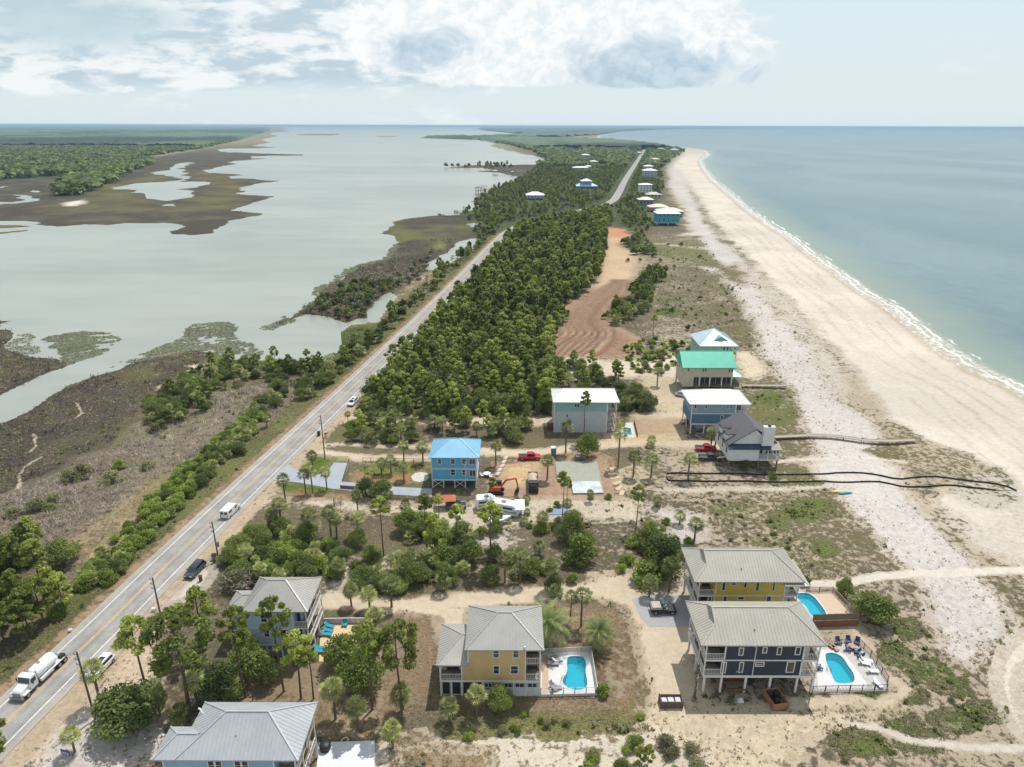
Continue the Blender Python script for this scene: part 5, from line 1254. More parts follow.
KINDS = {}
def make_kind(key, name, crown_fn, trunk_fn, leafm, barkm, cat):
    """a full tree: Empty > crown, trunk. Kept as the first individual of its kind"""
    KINDS[key] = dict(name=name, crown=crown_fn, trunk=trunk_fn, leaf=leafm, bark=barkm, cat=cat, first=None)
def spawn(key, x, y, h=None, label='', group=None, rz=None, sc=1.0, sz=None, z=0.0, simple=False):
    K = KINDS[key]
    if K['first'] is None:
        root = empty(K['name'], (0, 0, 0)); V, Fq, T_ = K['crown'][0:3] if isinstance(K['crown'], tuple) else K['crown']()[0:3]
        c = np_mesh(K.get('cn', 'crown'), V, Fq, K['leaf'], attrs={'tint': T_}, parent=root)
        if K['trunk'] is not None: K['trunk']().build(K.get('tn', 'trunk'), K['bark'], root)
        K['first'] = root; K['h'] = float(V[:, 2].max()); o = root
    else: o = copy_tree(K['first'])
    s = sc if h is None else h / K['h']
    o.location = (x, y, z); o.rotation_euler = (0, 0, rng.uniform(0, 6.28) if rz is None else rz)
    o.scale = (s*(sz or 1), s*(sz or 1), s)
    tag(o, label, K['cat'], group)
    if group is None and 'group' in o: del o['group']
    return o
for i in range(4):
    hh, cr, bs = [(12, 2.9, 7.0), (13, 2.5, 8.6), (11, 3.2, 5.6), (12.5, 2.2, 9.2)][i]
    pc = pine_crown(hh, cr, bs, 40+i, 130, .25)
    make_kind('pine%d' % i, 'pine_tree', pc[:3], (lambda hh=hh, i=i, cs=pc[3]: trunk_mb(hh*.95, .20, .07, .25, i, cs[:11])), L_PINE, BARK, 'pine tree')
for i in range(2):   # sparse high pines
    pc = pine_crown(12.5, 1.9, 9.0, 60+i, 90, .28)
    make_kind('thinpine%d' % i, 'pine_tree', pc[:3], (lambda i=i, cs=pc[3]: trunk_mb(12, .17, .05, .2, i+7, cs[:13])), L_PINE, BARK, 'pine tree')
for i in range(3):   # woodland pine, crown reaches low
    pc = pine_crown(9.5, 2.5, 2.6, 70+i, 120, .36)
    make_kind('wpine%d' % i, 'pine_tree', pc[:3], (lambda i=i, cs=pc[3]: trunk_mb(9, .17, .06, .2, i+9, cs[:6])), L_PINE, BARK, 'pine tree')
SABH = [1.6, 2.7, 3.8, 4.9, 6.2]
for i in range(5):
    th = SABH[i]
    make_kind('sabal%d' % i, 'palm_tree', fan_fronds(th, 1.75, 50), (lambda th=th, i=i: trunk_mb(th, .20, .17, .12, i)), L_PALM, PBARK, 'palm tree')
make_kind('palmetto0', 'palmetto', fan_fronds(.7, 1.9, 40), (lambda: trunk_mb(.8, .22, .18, .1, 3)), L_PALM, PBARK, 'palmetto')
make_kind('palmetto1', 'palmetto', fan_fronds(1.5, 1.7, 50, 11), (lambda: trunk_mb(1.6, .22, .18, .1, 4)), L_PALM, PBARK, 'palmetto')
make_kind('cabbage', 'palm_tree', fan_fronds(2.9, 1.75, 56, 11), (lambda: trunk_mb(3.0, .24, .2, .1, 4)), L_PALM, PBARK, 'palm tree')
make_kind('datepalm', 'date_palm', pinnate(3.0, 2.7, 40), (lambda: trunk_mb(2.9, .30, .26, .05, 5)), L_DATE, PBARK, 'palm tree')
make_kind('tallpalm', 'fan_palm', fan_fronds(6.0, 1.5, 36), (lambda: trunk_mb(6.1, .17, .12, .2, 6)), L_DATE, PBARK, 'palm tree')
for i in range(3):
    make_kind('oak%d' % i, 'oak_tree', blob_crown(4.6, 2.7, 80+i, 420, .21, 13, .2), (lambda i=i: trunk_mb(3.2, .16, .06, .6, i+20, [(1.1, .4, 3.2), (-.9, .8, 3.0), (.1, -1.2, 3.3)])), L_OAK, BARK, 'oak tree')
    make_kind('shrub%d' % i, 'shrub', blob_crown(2.3, 1.7, 90+i, 190, .21, 10, .1), (lambda i=i: trunk_mb(1.3, .07, .03, .6, i+30, [(.5, .3, 1.3), (-.5, .4, 1.2)])), L_GREEN, BARK, 'shrub')
make_kind('olive0', 'shrub', blob_crown(2.4, 1.9, 99, 170, .21, 10, .1), (lambda: trunk_mb(1.3, .07, .03, .6, 37, [(.5, .3, 1.3), (-.5, .4, 1.2)])), L_OLIVE, BARK, 'shrub')
make_kind('dead0', 'dead_shrub', leaves([(0, 0, .9), (.6, .3, .8), (-.6, .2, .9), (.1, -.7, .8)], [(1.0, 1.0, .8)]*4, 260, .34, up=0, aspect=.22, shell=.2), (lambda: trunk_mb(1.2, .07, .02, .6, 38, [(.5, .3, 1.3), (-.5, .4, 1.2)])), L_DEAD, BARK, 'dead shrub')
for k_, v_ in KINDS.items():
    if v_['name'] in ('shrub', 'dead_shrub'): v_['cn'] = 'foliage'; v_['tn'] = 'stem'
    if v_['name'] == 'palmetto': v_['cn'] = 'fronds'

# ------------------------------------------------------------------ single trees, surveyed one by one: base pixel, crown-top pixel row
def tree_at(key, bx, by, top, label, group=None, fat=1.0):
    x, y = P(bx, by); d = ray(bx, top); 
    zt = CAMH + d[2] / d[1] * y
    # the lens leans verticals, so search the height whose top lands on that row
    lo_, hi_ = 0.3, 30.0
    for _ in range(30):
        m_ = (lo_ + hi_) / 2
        v = Vector((x, y, m_)) - Vector((0, 0, CAMH)); cz = v.dot(Vector((0, _c, -_s))); cy = v.dot(Vector((0, _s, _c)))
        py = CY - F * cy / cz
        if py > top: lo_ = m_
        else: hi_ = m_
    if key.startswith(('sabal', 'cabbage')):
        i = int(np.argmin([abs(m_-(t+1.35)) for t in SABH])); s_ = m_/(SABH[i]+1.35); key = 'sabal%d' % i; fat = max(.75, min(1.15, fat))/max(s_, .6)
    return spawn(key, x, y, m_, label, group, sz=fat)
G_P = 'pines by the near houses'; G_S = 'palms and pines on the sandy lots'
ST = [
 # pines round the pale blue house
 ('pine0', 147.6, 693, 617, 'open-crowned pine leaning over the sandy verge beside the parked white car', G_P, .85),
 ('pine2', 189.7, 713, 612, 'broad-crowned pine with a forked pale trunk between the highway and the lower blue roof', G_P, 1.0),
 ('pine2', 206, 650, 588, 'bushy pine at the highway side corner of the pale blue house', G_P, .95),
 ('pine1', 246, 697, 606, 'slender pine crossing the lower-storey porch of the pale blue house', G_P, .75),
 ('pine1', 253, 700, 625, 'thin pine just behind the peak of the lower light blue house', G_P, .55),
 ('pine1', 283.9, 691.7, 596, 'tall slender pine whose crown covers the grey roof edge of the pale blue house', G_P, .7),
 ('pine0', 301, 699, 632, 'round-crowned pine before the balcony corner of the pale blue house', G_P, .9),
 ('pine3', 313.5, 699, 648, 'smaller pine shading the beige pool patio corner', G_P, 1.0),
 ('pine0', 372, 710, 622, 'pine with a long bare trunk standing beyond the beige pool patio', G_P, .8),
 ('pine2', 403, 709, 620, 'pine with a low wide crown on the bare lot beside the tan house', G_P, .75),
 ('pine2', -4, 790, 722, 'pine crown cut off by the lower corner of the view', G_P, .9),
 # sandy lots
 ('thinpine0', 383.7, 556, 496, 'tall flat-topped pine on a bare trunk above the thicket by the sandy lane', G_S, .9),
 ('thinpine1', 457, 550, 504, 'flat-topped pine with one long bare trunk beside the white sand patch', G_S, 1.1),
 ('pine3', 491, 566, 502, 'round-topped pine standing over the boat trailer', G_S, 1.05),
 ('pine3', 427, 548, 493, 'leaning pine behind the thicket below the sky blue house', G_S, .8),
 ('thinpine0', 439, 521, 494, 'shorter flat pine beside the orange tent', G_S, 1.2),
 ('thinpine1', 562, 519, 470, 'taller of the two thin pines beside the concrete slab', G_S, .8),
 ('thinpine0', 566.8, 514, 476, 'shorter of the two thin pines beside the concrete slab', G_S, .8),
 ('thinpine1', 492.7, 508, 477, 'thin pine beside the orange digger', G_S, 1.0),
 ('pine1', 635.7, 530, 483, 'lone pine on the open sandy lot with nothing beside it', G_S, .75),
 ('thinpine1', 584, 440, 390, 'dark sparse pine in front of the tall white and seafoam house', G_S, .8),
 ('thinpine1', 653, 338, 313, 'lone bare-trunked tree in the dry scrub east of the cleared dirt', G_S, 1.1),
 ('pine0', 276, 370, 346, 'umbrella-crowned pine standing at the edge of the pale cove', G_S, .8),
 ('thinpine0', 308.5, 372, 349, 'second pine along the edge of the pale cove, sparser', G_S, 1.1),
 ('thinpine1', 526, 434, 409, 'thin pine on the lane verge beside the tall seafoam house', G_S, 1.0),
 ('thinpine0', 513, 436, 412, 'thin pine left of the tall seafoam house at the lane, with a bare stem'.replace('left of', 'west of'), G_S, .8),
 # sabals
 ('sabal0', 100.4, 703, 661, 'sabal palm between the power pole and the parked white car', G_S, 1.1),
 ('sabal1', 75, 752, 727, 'small sabal palm beside the blue yard sign', G_S, .9),
 ('sabal0', 286, 505, 473, 'sabal palm where the sandy lane meets the highway', G_S, 1.0),
 ('sabal2', 305.8, 494, 468, 'first of the lawn palms beside the paved forecourt, nearest the highway'.replace('nearest', 'close to'), G_S, .9),
 ('sabal2', 312.8, 493, 466, 'middle palm of the three standing on the green strip by the forecourt', G_S, .9),
 ('sabal2', 327, 490, 466, 'palm of the green strip that stands next to the low garden wall', G_S, .9),
 ('sabal1', 313, 468, 450, 'palm alone on the green lawn wedge across the forecourt', G_S, 1.0),
 ('sabal1', 282, 527, 498, 'shaggy palm at the tip of the thicket by the sandy lane', G_S, 1.2),
 ('sabal0', 311, 540, 508, 'dark palm behind the thicket, first from the highway', G_S, 1.2),
 ('sabal0', 331, 536, 505, 'taller palm of the pair in the gap behind the thicket', G_S, 1.1),
 ('sabal1', 337, 537, 512, 'leaning palm of the pair in the gap behind the thicket', G_S, 1.1),
 ('sabal0', 358.6, 537, 512, 'palm beside the dark green bush on the open lot', G_S, 1.2),
 ('sabal2', 358, 513, 489, 'thin palm standing right in the sandy lane', G_S, .8),
 ('sabal1', 405.8, 516, 498, 'palm on the sandy lane east of the flat-topped pine', G_S, .9),
 ('sabal1', 391.7, 607, 577, 'broad palm at the bend of the drive behind the tan house', G_S, 1.25),
 ('sabal1', 351.6, 606, 582, 'palm on white sand behind the pale blue house patio wall', G_S, 1.0),
 ('sabal1', 369.7, 610, 586, 'palm between the patio wall and the drive', G_S, 1.1),
 ('sabal1', 376, 636, 608, 'palm behind the patio fence under the pines', G_S, 1.1),
 ('sabal1', 335.5, 719, 680, 'full round palm behind the corner of the light blue roof', G_S, 1.2),
 ('sabal0', 358, 730, 698, 'thin-headed palm beside the white shell patio', G_S, .95),
 ('sabal1', 393, 748, 720, 'palm below the boundary shrubs near the white shell patio', G_S, .9),
 ('cabbage', 401.5, 714, 684, 'dark palmetto clump at the foot of the lot pine', G_S, 1.10),
 ('cabbage', 449.5, 722, 697, 'big palmetto before the screened bays of the tan house, further from the pool', G_S, 0.98),
 ('cabbage', 477, 717, 686, 'big pale palmetto before the tan house, closer to the pool', G_S, 0.98),
 ('datepalm', 547, 646, 608, 'date palm against the end wall of the tan house', G_S, 1.0),
 ('datepalm', 597.5, 649, 621, 'date palm standing alone beyond the pool corner', G_S, 1.0),
 ('tallpalm', 555, 622, 585, 'tall fan palm behind the tan house, beside the date palm', G_S, 1.0),
 ('tallpalm', 570, 621, 590, 'tall fan palm in the middle of the three behind the pool', G_S, 1.0),
 ('tallpalm', 581, 627, 588, 'tall fan palm with the long shadow behind the pool', G_S, 1.1),
 ('sabal1', 381.7, 474, 457, 'garden palm behind the forecourt wall, first of three', G_S, 1.0),
 ('sabal1', 391, 474, 454, 'garden palm behind the forecourt wall, middle and tallest of three', G_S, 1.0),
 ('sabal1', 404, 480, 460, 'garden palm behind the forecourt wall, last of three', G_S, 1.0),
 ('sabal1', 404, 461, 440, 'palm on the lane edge behind the fenced garden', G_S, 1.0),
 ('sabal1', 423, 463, 441, 'palm on the lane edge next to the sky blue roof', G_S, 1.1),
 ('sabal0', 496, 466, 440, 'palm between the sky blue house and the red pickup', G_S, 1.0),
 ('sabal0', 547, 480, 454, 'palm between the dump truck and the concrete slab', G_S, 1.4),
 ('sabal0', 565.7, 453, 419, 'tall palm before the seafoam house beside the portable toilet', G_S, 1.6),
 ('sabal0', 618, 467, 420, 'tallest palm of the row east of the concrete slab', G_S, 1.3),
 ('sabal1', 633, 477, 449, 'second palm of the row east of the concrete slab', G_S, 1.3),
 ('sabal1', 650.7, 478, 452, 'third palm of the row east of the concrete slab', G_S, 1.2),
 ('sabal1', 657, 386, 366, 'round dark palm alone before the teal-roofed house', G_S, 1.5),
 ('sabal1', 688, 480, 452, 'round palm beside the black silt fence', G_S, 1.35),
 ('sabal1', 710.7, 447, 426, 'palm behind the red pickup by the white house', G_S, 1.1),
 ('sabal1', 694, 543, 516, 'stout palm behind the mustard house roof', G_S, 1.3),
 ('sabal0', 669, 592, 556, 'palm with a shaggy brown trunk beside the grey gravel pad', G_S, 1.1),
 ('sabal1', 656.8, 507, 493, 'small young palm on the open sandy lot', G_S, .7),
 ('sabal1', 542.5, 530, 510, 'palm beside the blue tarpaulin', G_S, 1.0),
 ('cabbage', 520.4, 582, 548, 'large palmetto clump beside the drive behind the tan house', G_S, 1.10),
 ('sabal1', 505, 582, 552, 'narrow palm beside the large palmetto clump', G_S, .9),
 ('cabbage', 550, 590, 558, 'round shrubby palmetto between the drive and the bright bush', G_S, 1.06),
 ('shrub0', 578.7, 560, 533, 'bright green round bush on the open lot', G_S, .85),
 ('oak0', 571, 540, 510, 'dark olive tree beside the two thin pines', G_S, 0.79),
 ('oak1', 490, 582, 564, 'dark round bush against the drive', G_S, 0.97),
 ('shrub1', 648, 580, 560, 'bright green bush beside the gravel pad', G_S, 1.2),
 ('cabbage', 649, 597, 574, 'palmetto spilling over the corner of the gravel pad', G_S, 1.02),
 ('oak2', 358, 546, 528, 'dark green bush on the open lot by its palm', G_S, 0.79),
 ('oak1', 382, 500, 478, 'round dark tree by the garden gate on the sandy lane', G_S, 0.88),
 ('oak2', 367, 497, 476, 'feathery grey-green tree by the forecourt wall', G_S, 0.79),
 ('shrub0', 604, 694, 684, 'clipped round shrub at the pool fence corner', G_S, 1.0),
 ('oak0', 500, 712, 686, 'dark shrub against the lattice of the tan house', G_S, 0.79),
 ('oak0', 872, 621, 592, 'big dark palmetto-like thicket on the dune beside the yellow pool fence', G_S, 1.23),
 ('cabbage', 882, 622, 598, 'spiky palmetto on the dune beyond the pool fences', G_S, 1.02),
 ('oak2', 843, 596, 576, 'small dark tree at the far corner of the yellow house pool fence', G_S, 0.70),
 ('shrub0', 803, 584, 574, 'small bright bush behind the mustard house on the dune path', G_S, 1.0),
 ('oak1', 692, 562, 545, 'dark bush behind the mustard house by the stout palm', G_S, 0.79),
 ('oak0', 662, 572, 532, 'tall dark thicket tree near the shaggy palm', G_S, 0.88),
 ('oak1', 650, 548, 524, 'spreading olive tree on the edge of the open lot', G_S, 0.88),
 ('oak2', 587, 457, 430, 'dark bush before the tall seafoam house', G_S, .7),
 ('cabbage', 650.7, 446, 434, 'low palmetto on the sandy verge before the steel blue house', G_S, 1.02),
 ('dead0', 240, 588, 572, 'leafless grey bush at the edge of the thicket behind the pale blue roof', None, 1.3),
 ('oak0', 130, 728, 694, 'large dense dark green bush on the sandy verge', None, 1.50),
 ('cabbage', 160, 716, 688, 'palmetto thicket at the foot of the open-crowned pine', None, 1.12),
 ('cabbage', 180, 722, 705, 'palmetto next to the corner of the lower blue roof', None, 1.12),
 ('sabal1', 198, 706, 672, 'palm clump between two pine trunks beside the pale blue house', None, 1.5),
 ('oak1', 219, 698, 666, 'dark thicket tree beside the ground floor of the pale blue house', None, 1.06),
 ('oak2', 251, 676, 640, 'dark leafy tree at the foot of the pale blue house wall', None, 0.79),
 ('oak0', 270, 684, 660, 'low leafy tree below the balcony of the pale blue house', None, 0.79),
 ('cabbage', 232, 700, 678, 'palmetto in the shade of the slender pine', None, 1.10),
 ('oak1', 345, 668, 636, 'light leafy tree overhanging the beige pool patio', None, 0.97),
 ('oak2', 362, 690, 650, 'dark leafy tree under the long-trunked pine', None, 0.79),
]
NAMED_XY = []
for key, bx, by, tp, lab, g_, ft_ in ST:
    o = tree_at(key, bx, by, tp, lab, None, ft_)
    NAMED_XY.append((o.location.x, o.location.y))

# ------------------------------------------------------------------ woods, thickets and hedges
HB = [(o.location.x, o.location.y, 9 if o.name.startswith('beach') else 12) for o in COL.objects if o.name.startswith(('beach_house', 'distant_house'))]
HB = np.array(HB)
def inpoly(pts, x, y):
    ins = np.zeros(len(x), bool); n = len(pts)
    for i in range(n):
        ax, ay = pts[i]; bx, by = pts[(i+1) % n]
        if ay == by: continue
        ins ^= ((ay > y) != (by > y)) & (x < ax+(y-ay)/(by-ay)*(bx-ax))
    return ins
def shore_at(x, y):
    r_ = np.clip(np.searchsorted(ys, y), 0, NY-1); c_ = np.clip(np.round((x/y+1.3)/2.6*640).astype(int), 0, NX-1)
    return r_*NX + c_
def scatter(pix, spacing, jitter=.9, ymax=1e9, road=8.5, houses=True, gap=0.0, gsc=25, seed=1, wig=1.0):
    g_ = np.array(PX(below(pix))); x0, y0 = g_.min(0); x1, y1 = g_.max(0)
    nx, ny = int((x1-x0)/spacing)+1, int((y1-y0)/spacing)+1
    r_ = np.random.default_rng(seed)
    X, Y = np.meshgrid(x0+np.arange(nx)*spacing, y0+np.arange(ny)*spacing); X = X.ravel().astype(float); Y = Y.ravel().astype(float)
    X += (r_.random(len(X))-.5)*spacing*jitter*2; Y += (r_.random(len(Y))-.5)*spacing*jitter*2
    w1 = (fbm(X, Y, 12, seed+5)-.5)*spacing*3*wig; w2 = (fbm(X, Y, 12, seed+9)-.5)*spacing*3*wig
    k = inpoly(g_.tolist(), X+w1, Y+w2) & (Y < ymax) & (Y > 50); X, Y = X[k], Y[k]
    k = (linedist(ROADC, X, Y) > road); X, Y = X[k], Y[k]
    if houses and len(X):
        d = np.ones(len(X), bool)
        for hx, hy, hr in HB: d &= ~((np.abs(X-hx) < hr) & (Y > hy-hr*1.35) & (Y < hy+hr*.8))
        X, Y = X[d], Y[d]
    if len(X): k = SHORE[shore_at(X, Y)] > 1.0; X, Y = X[k], Y[k]
    if gap and len(X): k = fbm(X, Y, gsc, seed+77) > gap; X, Y = X[k], Y[k]
    return X, Y
PLAN = []   # (x, y, kind family, height, where)
def plant(pix, spacing, fam, hr, where, **kw):
    X, Y = scatter(pix, spacing, **kw)
    r_ = random.Random(len(PLAN)+3)
    for x, y in zip(X, Y):
        f = r_.choices([a for a, _ in fam], [b for _, b in fam])[0]
        lo, hi = hr.get(f, (2, 3)); PLAN.append((float(x), float(y), f, r_.uniform(lo, hi), where))
HRG = dict(wpine=(7.5, 11.5), sabal=(3.6, 5.6), oak=(3.5, 6), shrub=(1.4, 2.6), palmetto=(1.6, 2.8), olive=(1.6, 3), dead=(1.2, 2.0), thinpine=(10, 13), pine=(9, 12))
WOODS = [(350, 416), (362, 398), (392, 366), (420, 335), (446, 307), (474, 277), (498, 252), (506, 240), (520, 233), (545, 225), (580, 218), (604, 213), (612, 220), (606, 232), (604, 262), (594, 282), (583, 296), (564, 304), (561, 322), (550, 340), (553, 358), (562, 384), (552, 392), (552, 413), (440, 417)]
plant(WOODS, 3.7, [('wpine', 66), ('oak', 24), ('sabal', 10)], dict(HRG, wpine=(5.5, 11.5), oak=(3.5, 7)), 'in the dense woods between the highway and the cleared dirt', seed=1, wig=.6, gap=.2, gsc=14)
plant([(352, 418), (370, 400), (385, 400), (420, 405), (480, 408), (552, 405), (552, 417), (440, 420)], 3.2, [('sabal', 45), ('oak', 55)], dict(HRG, sabal=(3.5, 5), oak=(3, 4.5)), 'along the lane edge of the dense woods', seed=2, wig=.3)
plant([(556, 392), (566, 380), (570, 362), (600, 372), (622, 375), (626, 392), (600, 396)], 4.0, [('oak', 50), ('wpine', 35), ('sabal', 15)], dict(HRG, wpine=(5, 8), oak=(3, 5)), 'behind the tall seafoam house', seed=3, wig=.5, houses=False)
plant([(619, 396), (640, 392), (652, 402), (646, 416), (620, 418)], 3.2, [('oak', 70), ('sabal', 30)], HRG, 'beside the tall seafoam house', seed=4, wig=.4, houses=False)
plant([(338, 438), (345, 421), (420, 427), (480, 424), (528, 428), (530, 440), (505, 448), (482, 436), (430, 436), (400, 447), (350, 441)], 3.4, [('oak', 45), ('sabal', 45), ('wpine', 10)], dict(HRG, wpine=(6, 8), oak=(2.8, 4.6)), 'in the strip between the two sandy lanes', seed=5, wig=.4, houses=False)
plant([(224, 578), (236, 548), (258, 526), (285, 520), (318, 545), (345, 556), (400, 562), (440, 560), (470, 572), (450, 592), (400, 596), (345, 588), (328, 578), (300, 584), (240, 588)], 2.9, [('oak', 34), ('shrub', 26), ('palmetto', 22), ('sabal', 18)], dict(HRG, sabal=(3.5, 5.5), shrub=(2, 3.2), oak=(3, 4.6)), 'in the thicket between the drive and the sandy lane', seed=6, wig=.5, houses=False)
plant([(228, 560), (250, 520), (290, 528), (330, 560), (330, 580), (240, 582)], 2.9, [('shrub', 60), ('palmetto', 40)], dict(HRG, shrub=(2.2, 3.4)), 'in the bright thicket behind the pale blue house', seed=26, wig=.5, houses=False)
plant([(400, 575), (410, 520), (440, 525), (470, 545), (480, 560), (460, 585), (420, 592)], 3.6, [('oak', 40), ('sabal', 30), ('wpine', 15), ('palmetto', 15)], dict(HRG, wpine=(7, 10)), 'in the thicket below the sky blue house', seed=7, wig=.5)
plant([(480, 560), (478, 535), (510, 525), (545, 532), (590, 540), (612, 552), (600, 562), (575, 575), (560, 590), (520, 590), (490, 585)], 4.2, [('shrub', 38), ('oak', 30), ('palmetto', 32)], dict(HRG, oak=(2.5, 4), shrub=(1.8, 2.8)), 'on the sandy lot behind the tan house', seed=8, wig=.5, gap=.42, gsc=9)
plant([(440, 500), (640, 496), (700, 510), (690, 560), (640, 560), (560, 560), (470, 560), (430, 540)], 3.7, [('palmetto', 40), ('shrub', 30), ('olive', 15), ('sabal', 15)], dict(HRG, shrub=(.9, 1.8), palmetto=(1.0, 2.0), sabal=(2.6, 4)), 'dotted over the open sandy lots', seed=41, wig=.5, gap=.48, gsc=11)
plant([(618, 548), (640, 530), (660, 540), (672, 560), (665, 585), (640, 592), (615, 575)], 3.5, [('shrub', 45), ('oak', 25), ('palmetto', 30)], dict(HRG, oak=(2.5, 4)), 'in the thicket by the gravel pad', seed=9, wig=.4, houses=False)
plant([(590, 748), (640, 728), (668, 740), (700, 755), (725, 790), (570, 800)], 2.6, [('wpine', 25), ('oak', 12), ('olive', 40), ('shrub', 23)], dict(HRG, wpine=(3, 5), oak=(1.6, 2.4), olive=(1.0, 2.0), shrub=(.9, 1.6)), 'among young trees at the lower edge', seed=10, wig=.4, houses=False)
plant([(490, 716), (640, 714), (645, 722), (560, 727), (500, 728)], 1.6, [('shrub', 60), ('olive', 40)], dict(HRG, shrub=(.7, 1.2), olive=(.6, 1.1)), 'in the low green row below the tan house pool', seed=11, wig=.6, houses=False, gap=.35, gsc=6)
plant([(440, 727), (500, 724), (520, 732), (460, 740)], 2.4, [('shrub', 50), ('olive', 50)], dict(HRG, shrub=(.7, 1.4), olive=(.6, 1.2)), 'below the front palmettos', seed=12, wig=.6, houses=False)
plant([(-90, 575), (0, 548), (30, 546), (62, 550), (84, 575), (90, 602), (50, 642), (0, 672), (-90, 730)], 4.2, [('wpine', 55), ('oak', 35), ('shrub', 10)], dict(HRG, wpine=(7, 10), oak=(4, 6)), 'in the woods across the highway from the tanker', seed=13, wig=.4)
plant([(70, 590), (88, 568), (114, 542), (158, 496), (192, 462), (214, 446), (240, 424), (262, 410), (266, 420), (232, 456), (178, 512), (128, 562), (100, 596)], 1.9, [('shrub', 66), ('palmetto', 28), ('oak', 10)], dict(HRG, shrub=(1.8, 2.8), oak=(2.4, 3.4)), 'in the roadside hedge on the marsh side', seed=14, wig=.3, road=6.9)
plant([(205, 460), (228, 432), (246, 408), (256, 400), (285, 392), (290, 402), (262, 432), (240, 456), (218, 478), (196, 490)], 3.0, [('palmetto', 35), ('oak', 35), ('sabal', 30)], dict(HRG, sabal=(2.6, 4), oak=(2.4, 4)), 'in the roadside thicket halfway along the marsh', seed=15, wig=.4, road=8.0, gap=.3, gsc=9)
plant([(134, 432), (148, 408), (160, 392), (186, 378), (214, 366), (256, 362), (300, 366), (335, 360), (360, 346), (380, 330), (372, 352), (340, 384), (310, 400), (285, 398), (256, 384), (232, 388), (214, 404), (190, 420), (160, 436)], 3.6, [('oak', 52), ('sabal', 26), ('olive', 14), ('wpine', 8)], dict(HRG, wpine=(6, 8), sabal=(3, 5), oak=(3, 5)), 'in the belt of trees along the cove', seed=16, wig=.6)
for cx_, cy_, rx_, ry_, n_ in [(8, 522, 14, 10, 1), (46, 508, 15, 9, 1), (66, 480, 16, 6, 1), (92, 474, 12, 6, 1), (114, 480, 9, 6, 1), (142, 470, 12, 7, 1), (122, 470, 8, 5, 1)]:
    plant([(cx_+rx_*math.cos(t*1.047), cy_+ry_*math.sin(t*1.047)) for t in range(6)], 3.0, [('olive', 55), ('shrub', 30), ('sabal', 15)], dict(HRG, sabal=(2.5, 3.5), olive=(2, 3.2)), 'on the rim of the grey marsh scrub', seed=100+cx_, wig=.2)
plant([(300, 318), (320, 300), (345, 288), (372, 280), (396, 284), (404, 290), (372, 312), (345, 326), (310, 324)], 4.0, [('olive', 40), ('oak', 45), ('dead', 15)], dict(HRG, oak=(3, 5)), 'on the marshy point in the bay', seed=17, wig=.5)
plant([(358, 356), (376, 335), (398, 312), (428, 284), (452, 256), (478, 238), (492, 230), (500, 236), (470, 266), (440, 294), (400, 334), (366, 362)], 4.4, [('oak', 50), ('sabal', 35), ('wpine', 15)], dict(HRG, wpine=(6, 9)), 'beside the highway along the tidal creek', seed=18, wig=.4, gap=.25, gsc=14)
plant([(378, 300), (400, 272), (432, 250), (440, 252), (430, 272), (400, 292)], 5.0, [('olive', 60), ('dead', 40)], HRG, 'on the marsh behind the tidal creek', seed=19, wig=.4, gap=.4)
plant([(622, 244), (640, 236), (652, 249), (655, 257), (636, 257)], 4.5, [('oak', 80), ('sabal', 20)], HRG, 'in the dark clump beside the cleared dirt', seed=20, wig=.4)
plant([(628, 300), (640, 278), (668, 271), (670, 281), (655, 287), (640, 298)], 4.2, [('oak', 70), ('wpine', 30)], dict(HRG, wpine=(5, 8)), 'in the clump on the dune side of the cleared dirt', seed=21, wig=.4)
plant([(604, 322), (618, 303), (656, 297), (652, 308), (632, 322), (614, 326)], 3.6, [('oak', 50), ('sabal', 25), ('wpine', 25)], dict(HRG, wpine=(4, 7), oak=(2.5, 4)), 'beside the bend of the cleared dirt', seed=22, wig=.4)
plant([(660, 250), (700, 240), (730, 270), (760, 330), (770, 345), (690, 340), (655, 300)], 8, [('olive', 50), ('shrub', 50)], dict(HRG, shrub=(.6, 1.3), olive=(.6, 1.3)), 'dotted over the dry dune field beyond the green house', seed=42, wig=.5, gap=.5, gsc=18)
plant([(870, 600), (905, 610), (950, 670), (985, 690), (1000, 740), (840, 760), (830, 725), (900, 705), (880, 650)], 3.0, [('olive', 45), ('shrub', 55)], dict(HRG, shrub=(.4, .9), olive=(.4, .9)), 'low in the green dune run beyond the pools', seed=43, wig=.5, gap=.5, gsc=8, houses=False)
plant([(700, 500), (840, 495), (870, 560), (810, 580), (700, 545)], 3.6, [('olive', 45), ('shrub', 55)], dict(HRG, shrub=(.4, .9), olive=(.4, .9)), 'low on the dune lot behind the mustard house', seed=44, wig=.5, gap=.54, gsc=8, houses=False)
plant([(628, 347), (650, 338), (692, 347), (676, 372), (640, 374), (624, 362)], 2.6, [('shrub', 60), ('olive', 30), ('oak', 10)], dict(HRG, shrub=(1.1, 2.0), olive=(1, 1.8), oak=(2, 3)), 'in the green scrub behind the teal-roofed house', seed=23, wig=.4)
for (cx_, cy_) in [(656, 340), (668, 246), (674, 268), (700, 300), (681, 246), (660, 262), (672, 312), (640, 262), (688, 330), (772, 478), (745, 470), (628, 262), (700, 258)]:
    x, y = P(cx_, cy_); PLAN.append((x, y, 'oak', rng.uniform(1.8, 3.2), 'scattered in the dry scrub behind the beach'))
NORTH = [(474, 226), (462, 210), (478, 197), (500, 186), (518, 181), (530, 172), (548, 160), (540, 153), (512, 145), (486, 141), (420, 138), (440, 136.2), (560, 139.4), (620, 141.5), (660, 146.5), (683, 151), (668, 159), (660, 168), (664, 186), (656, 205), (640, 214), (652, 224), (640, 238), (628, 230), (612, 210), (600, 212), (560, 222), (520, 232), (500, 238), (478, 234)]
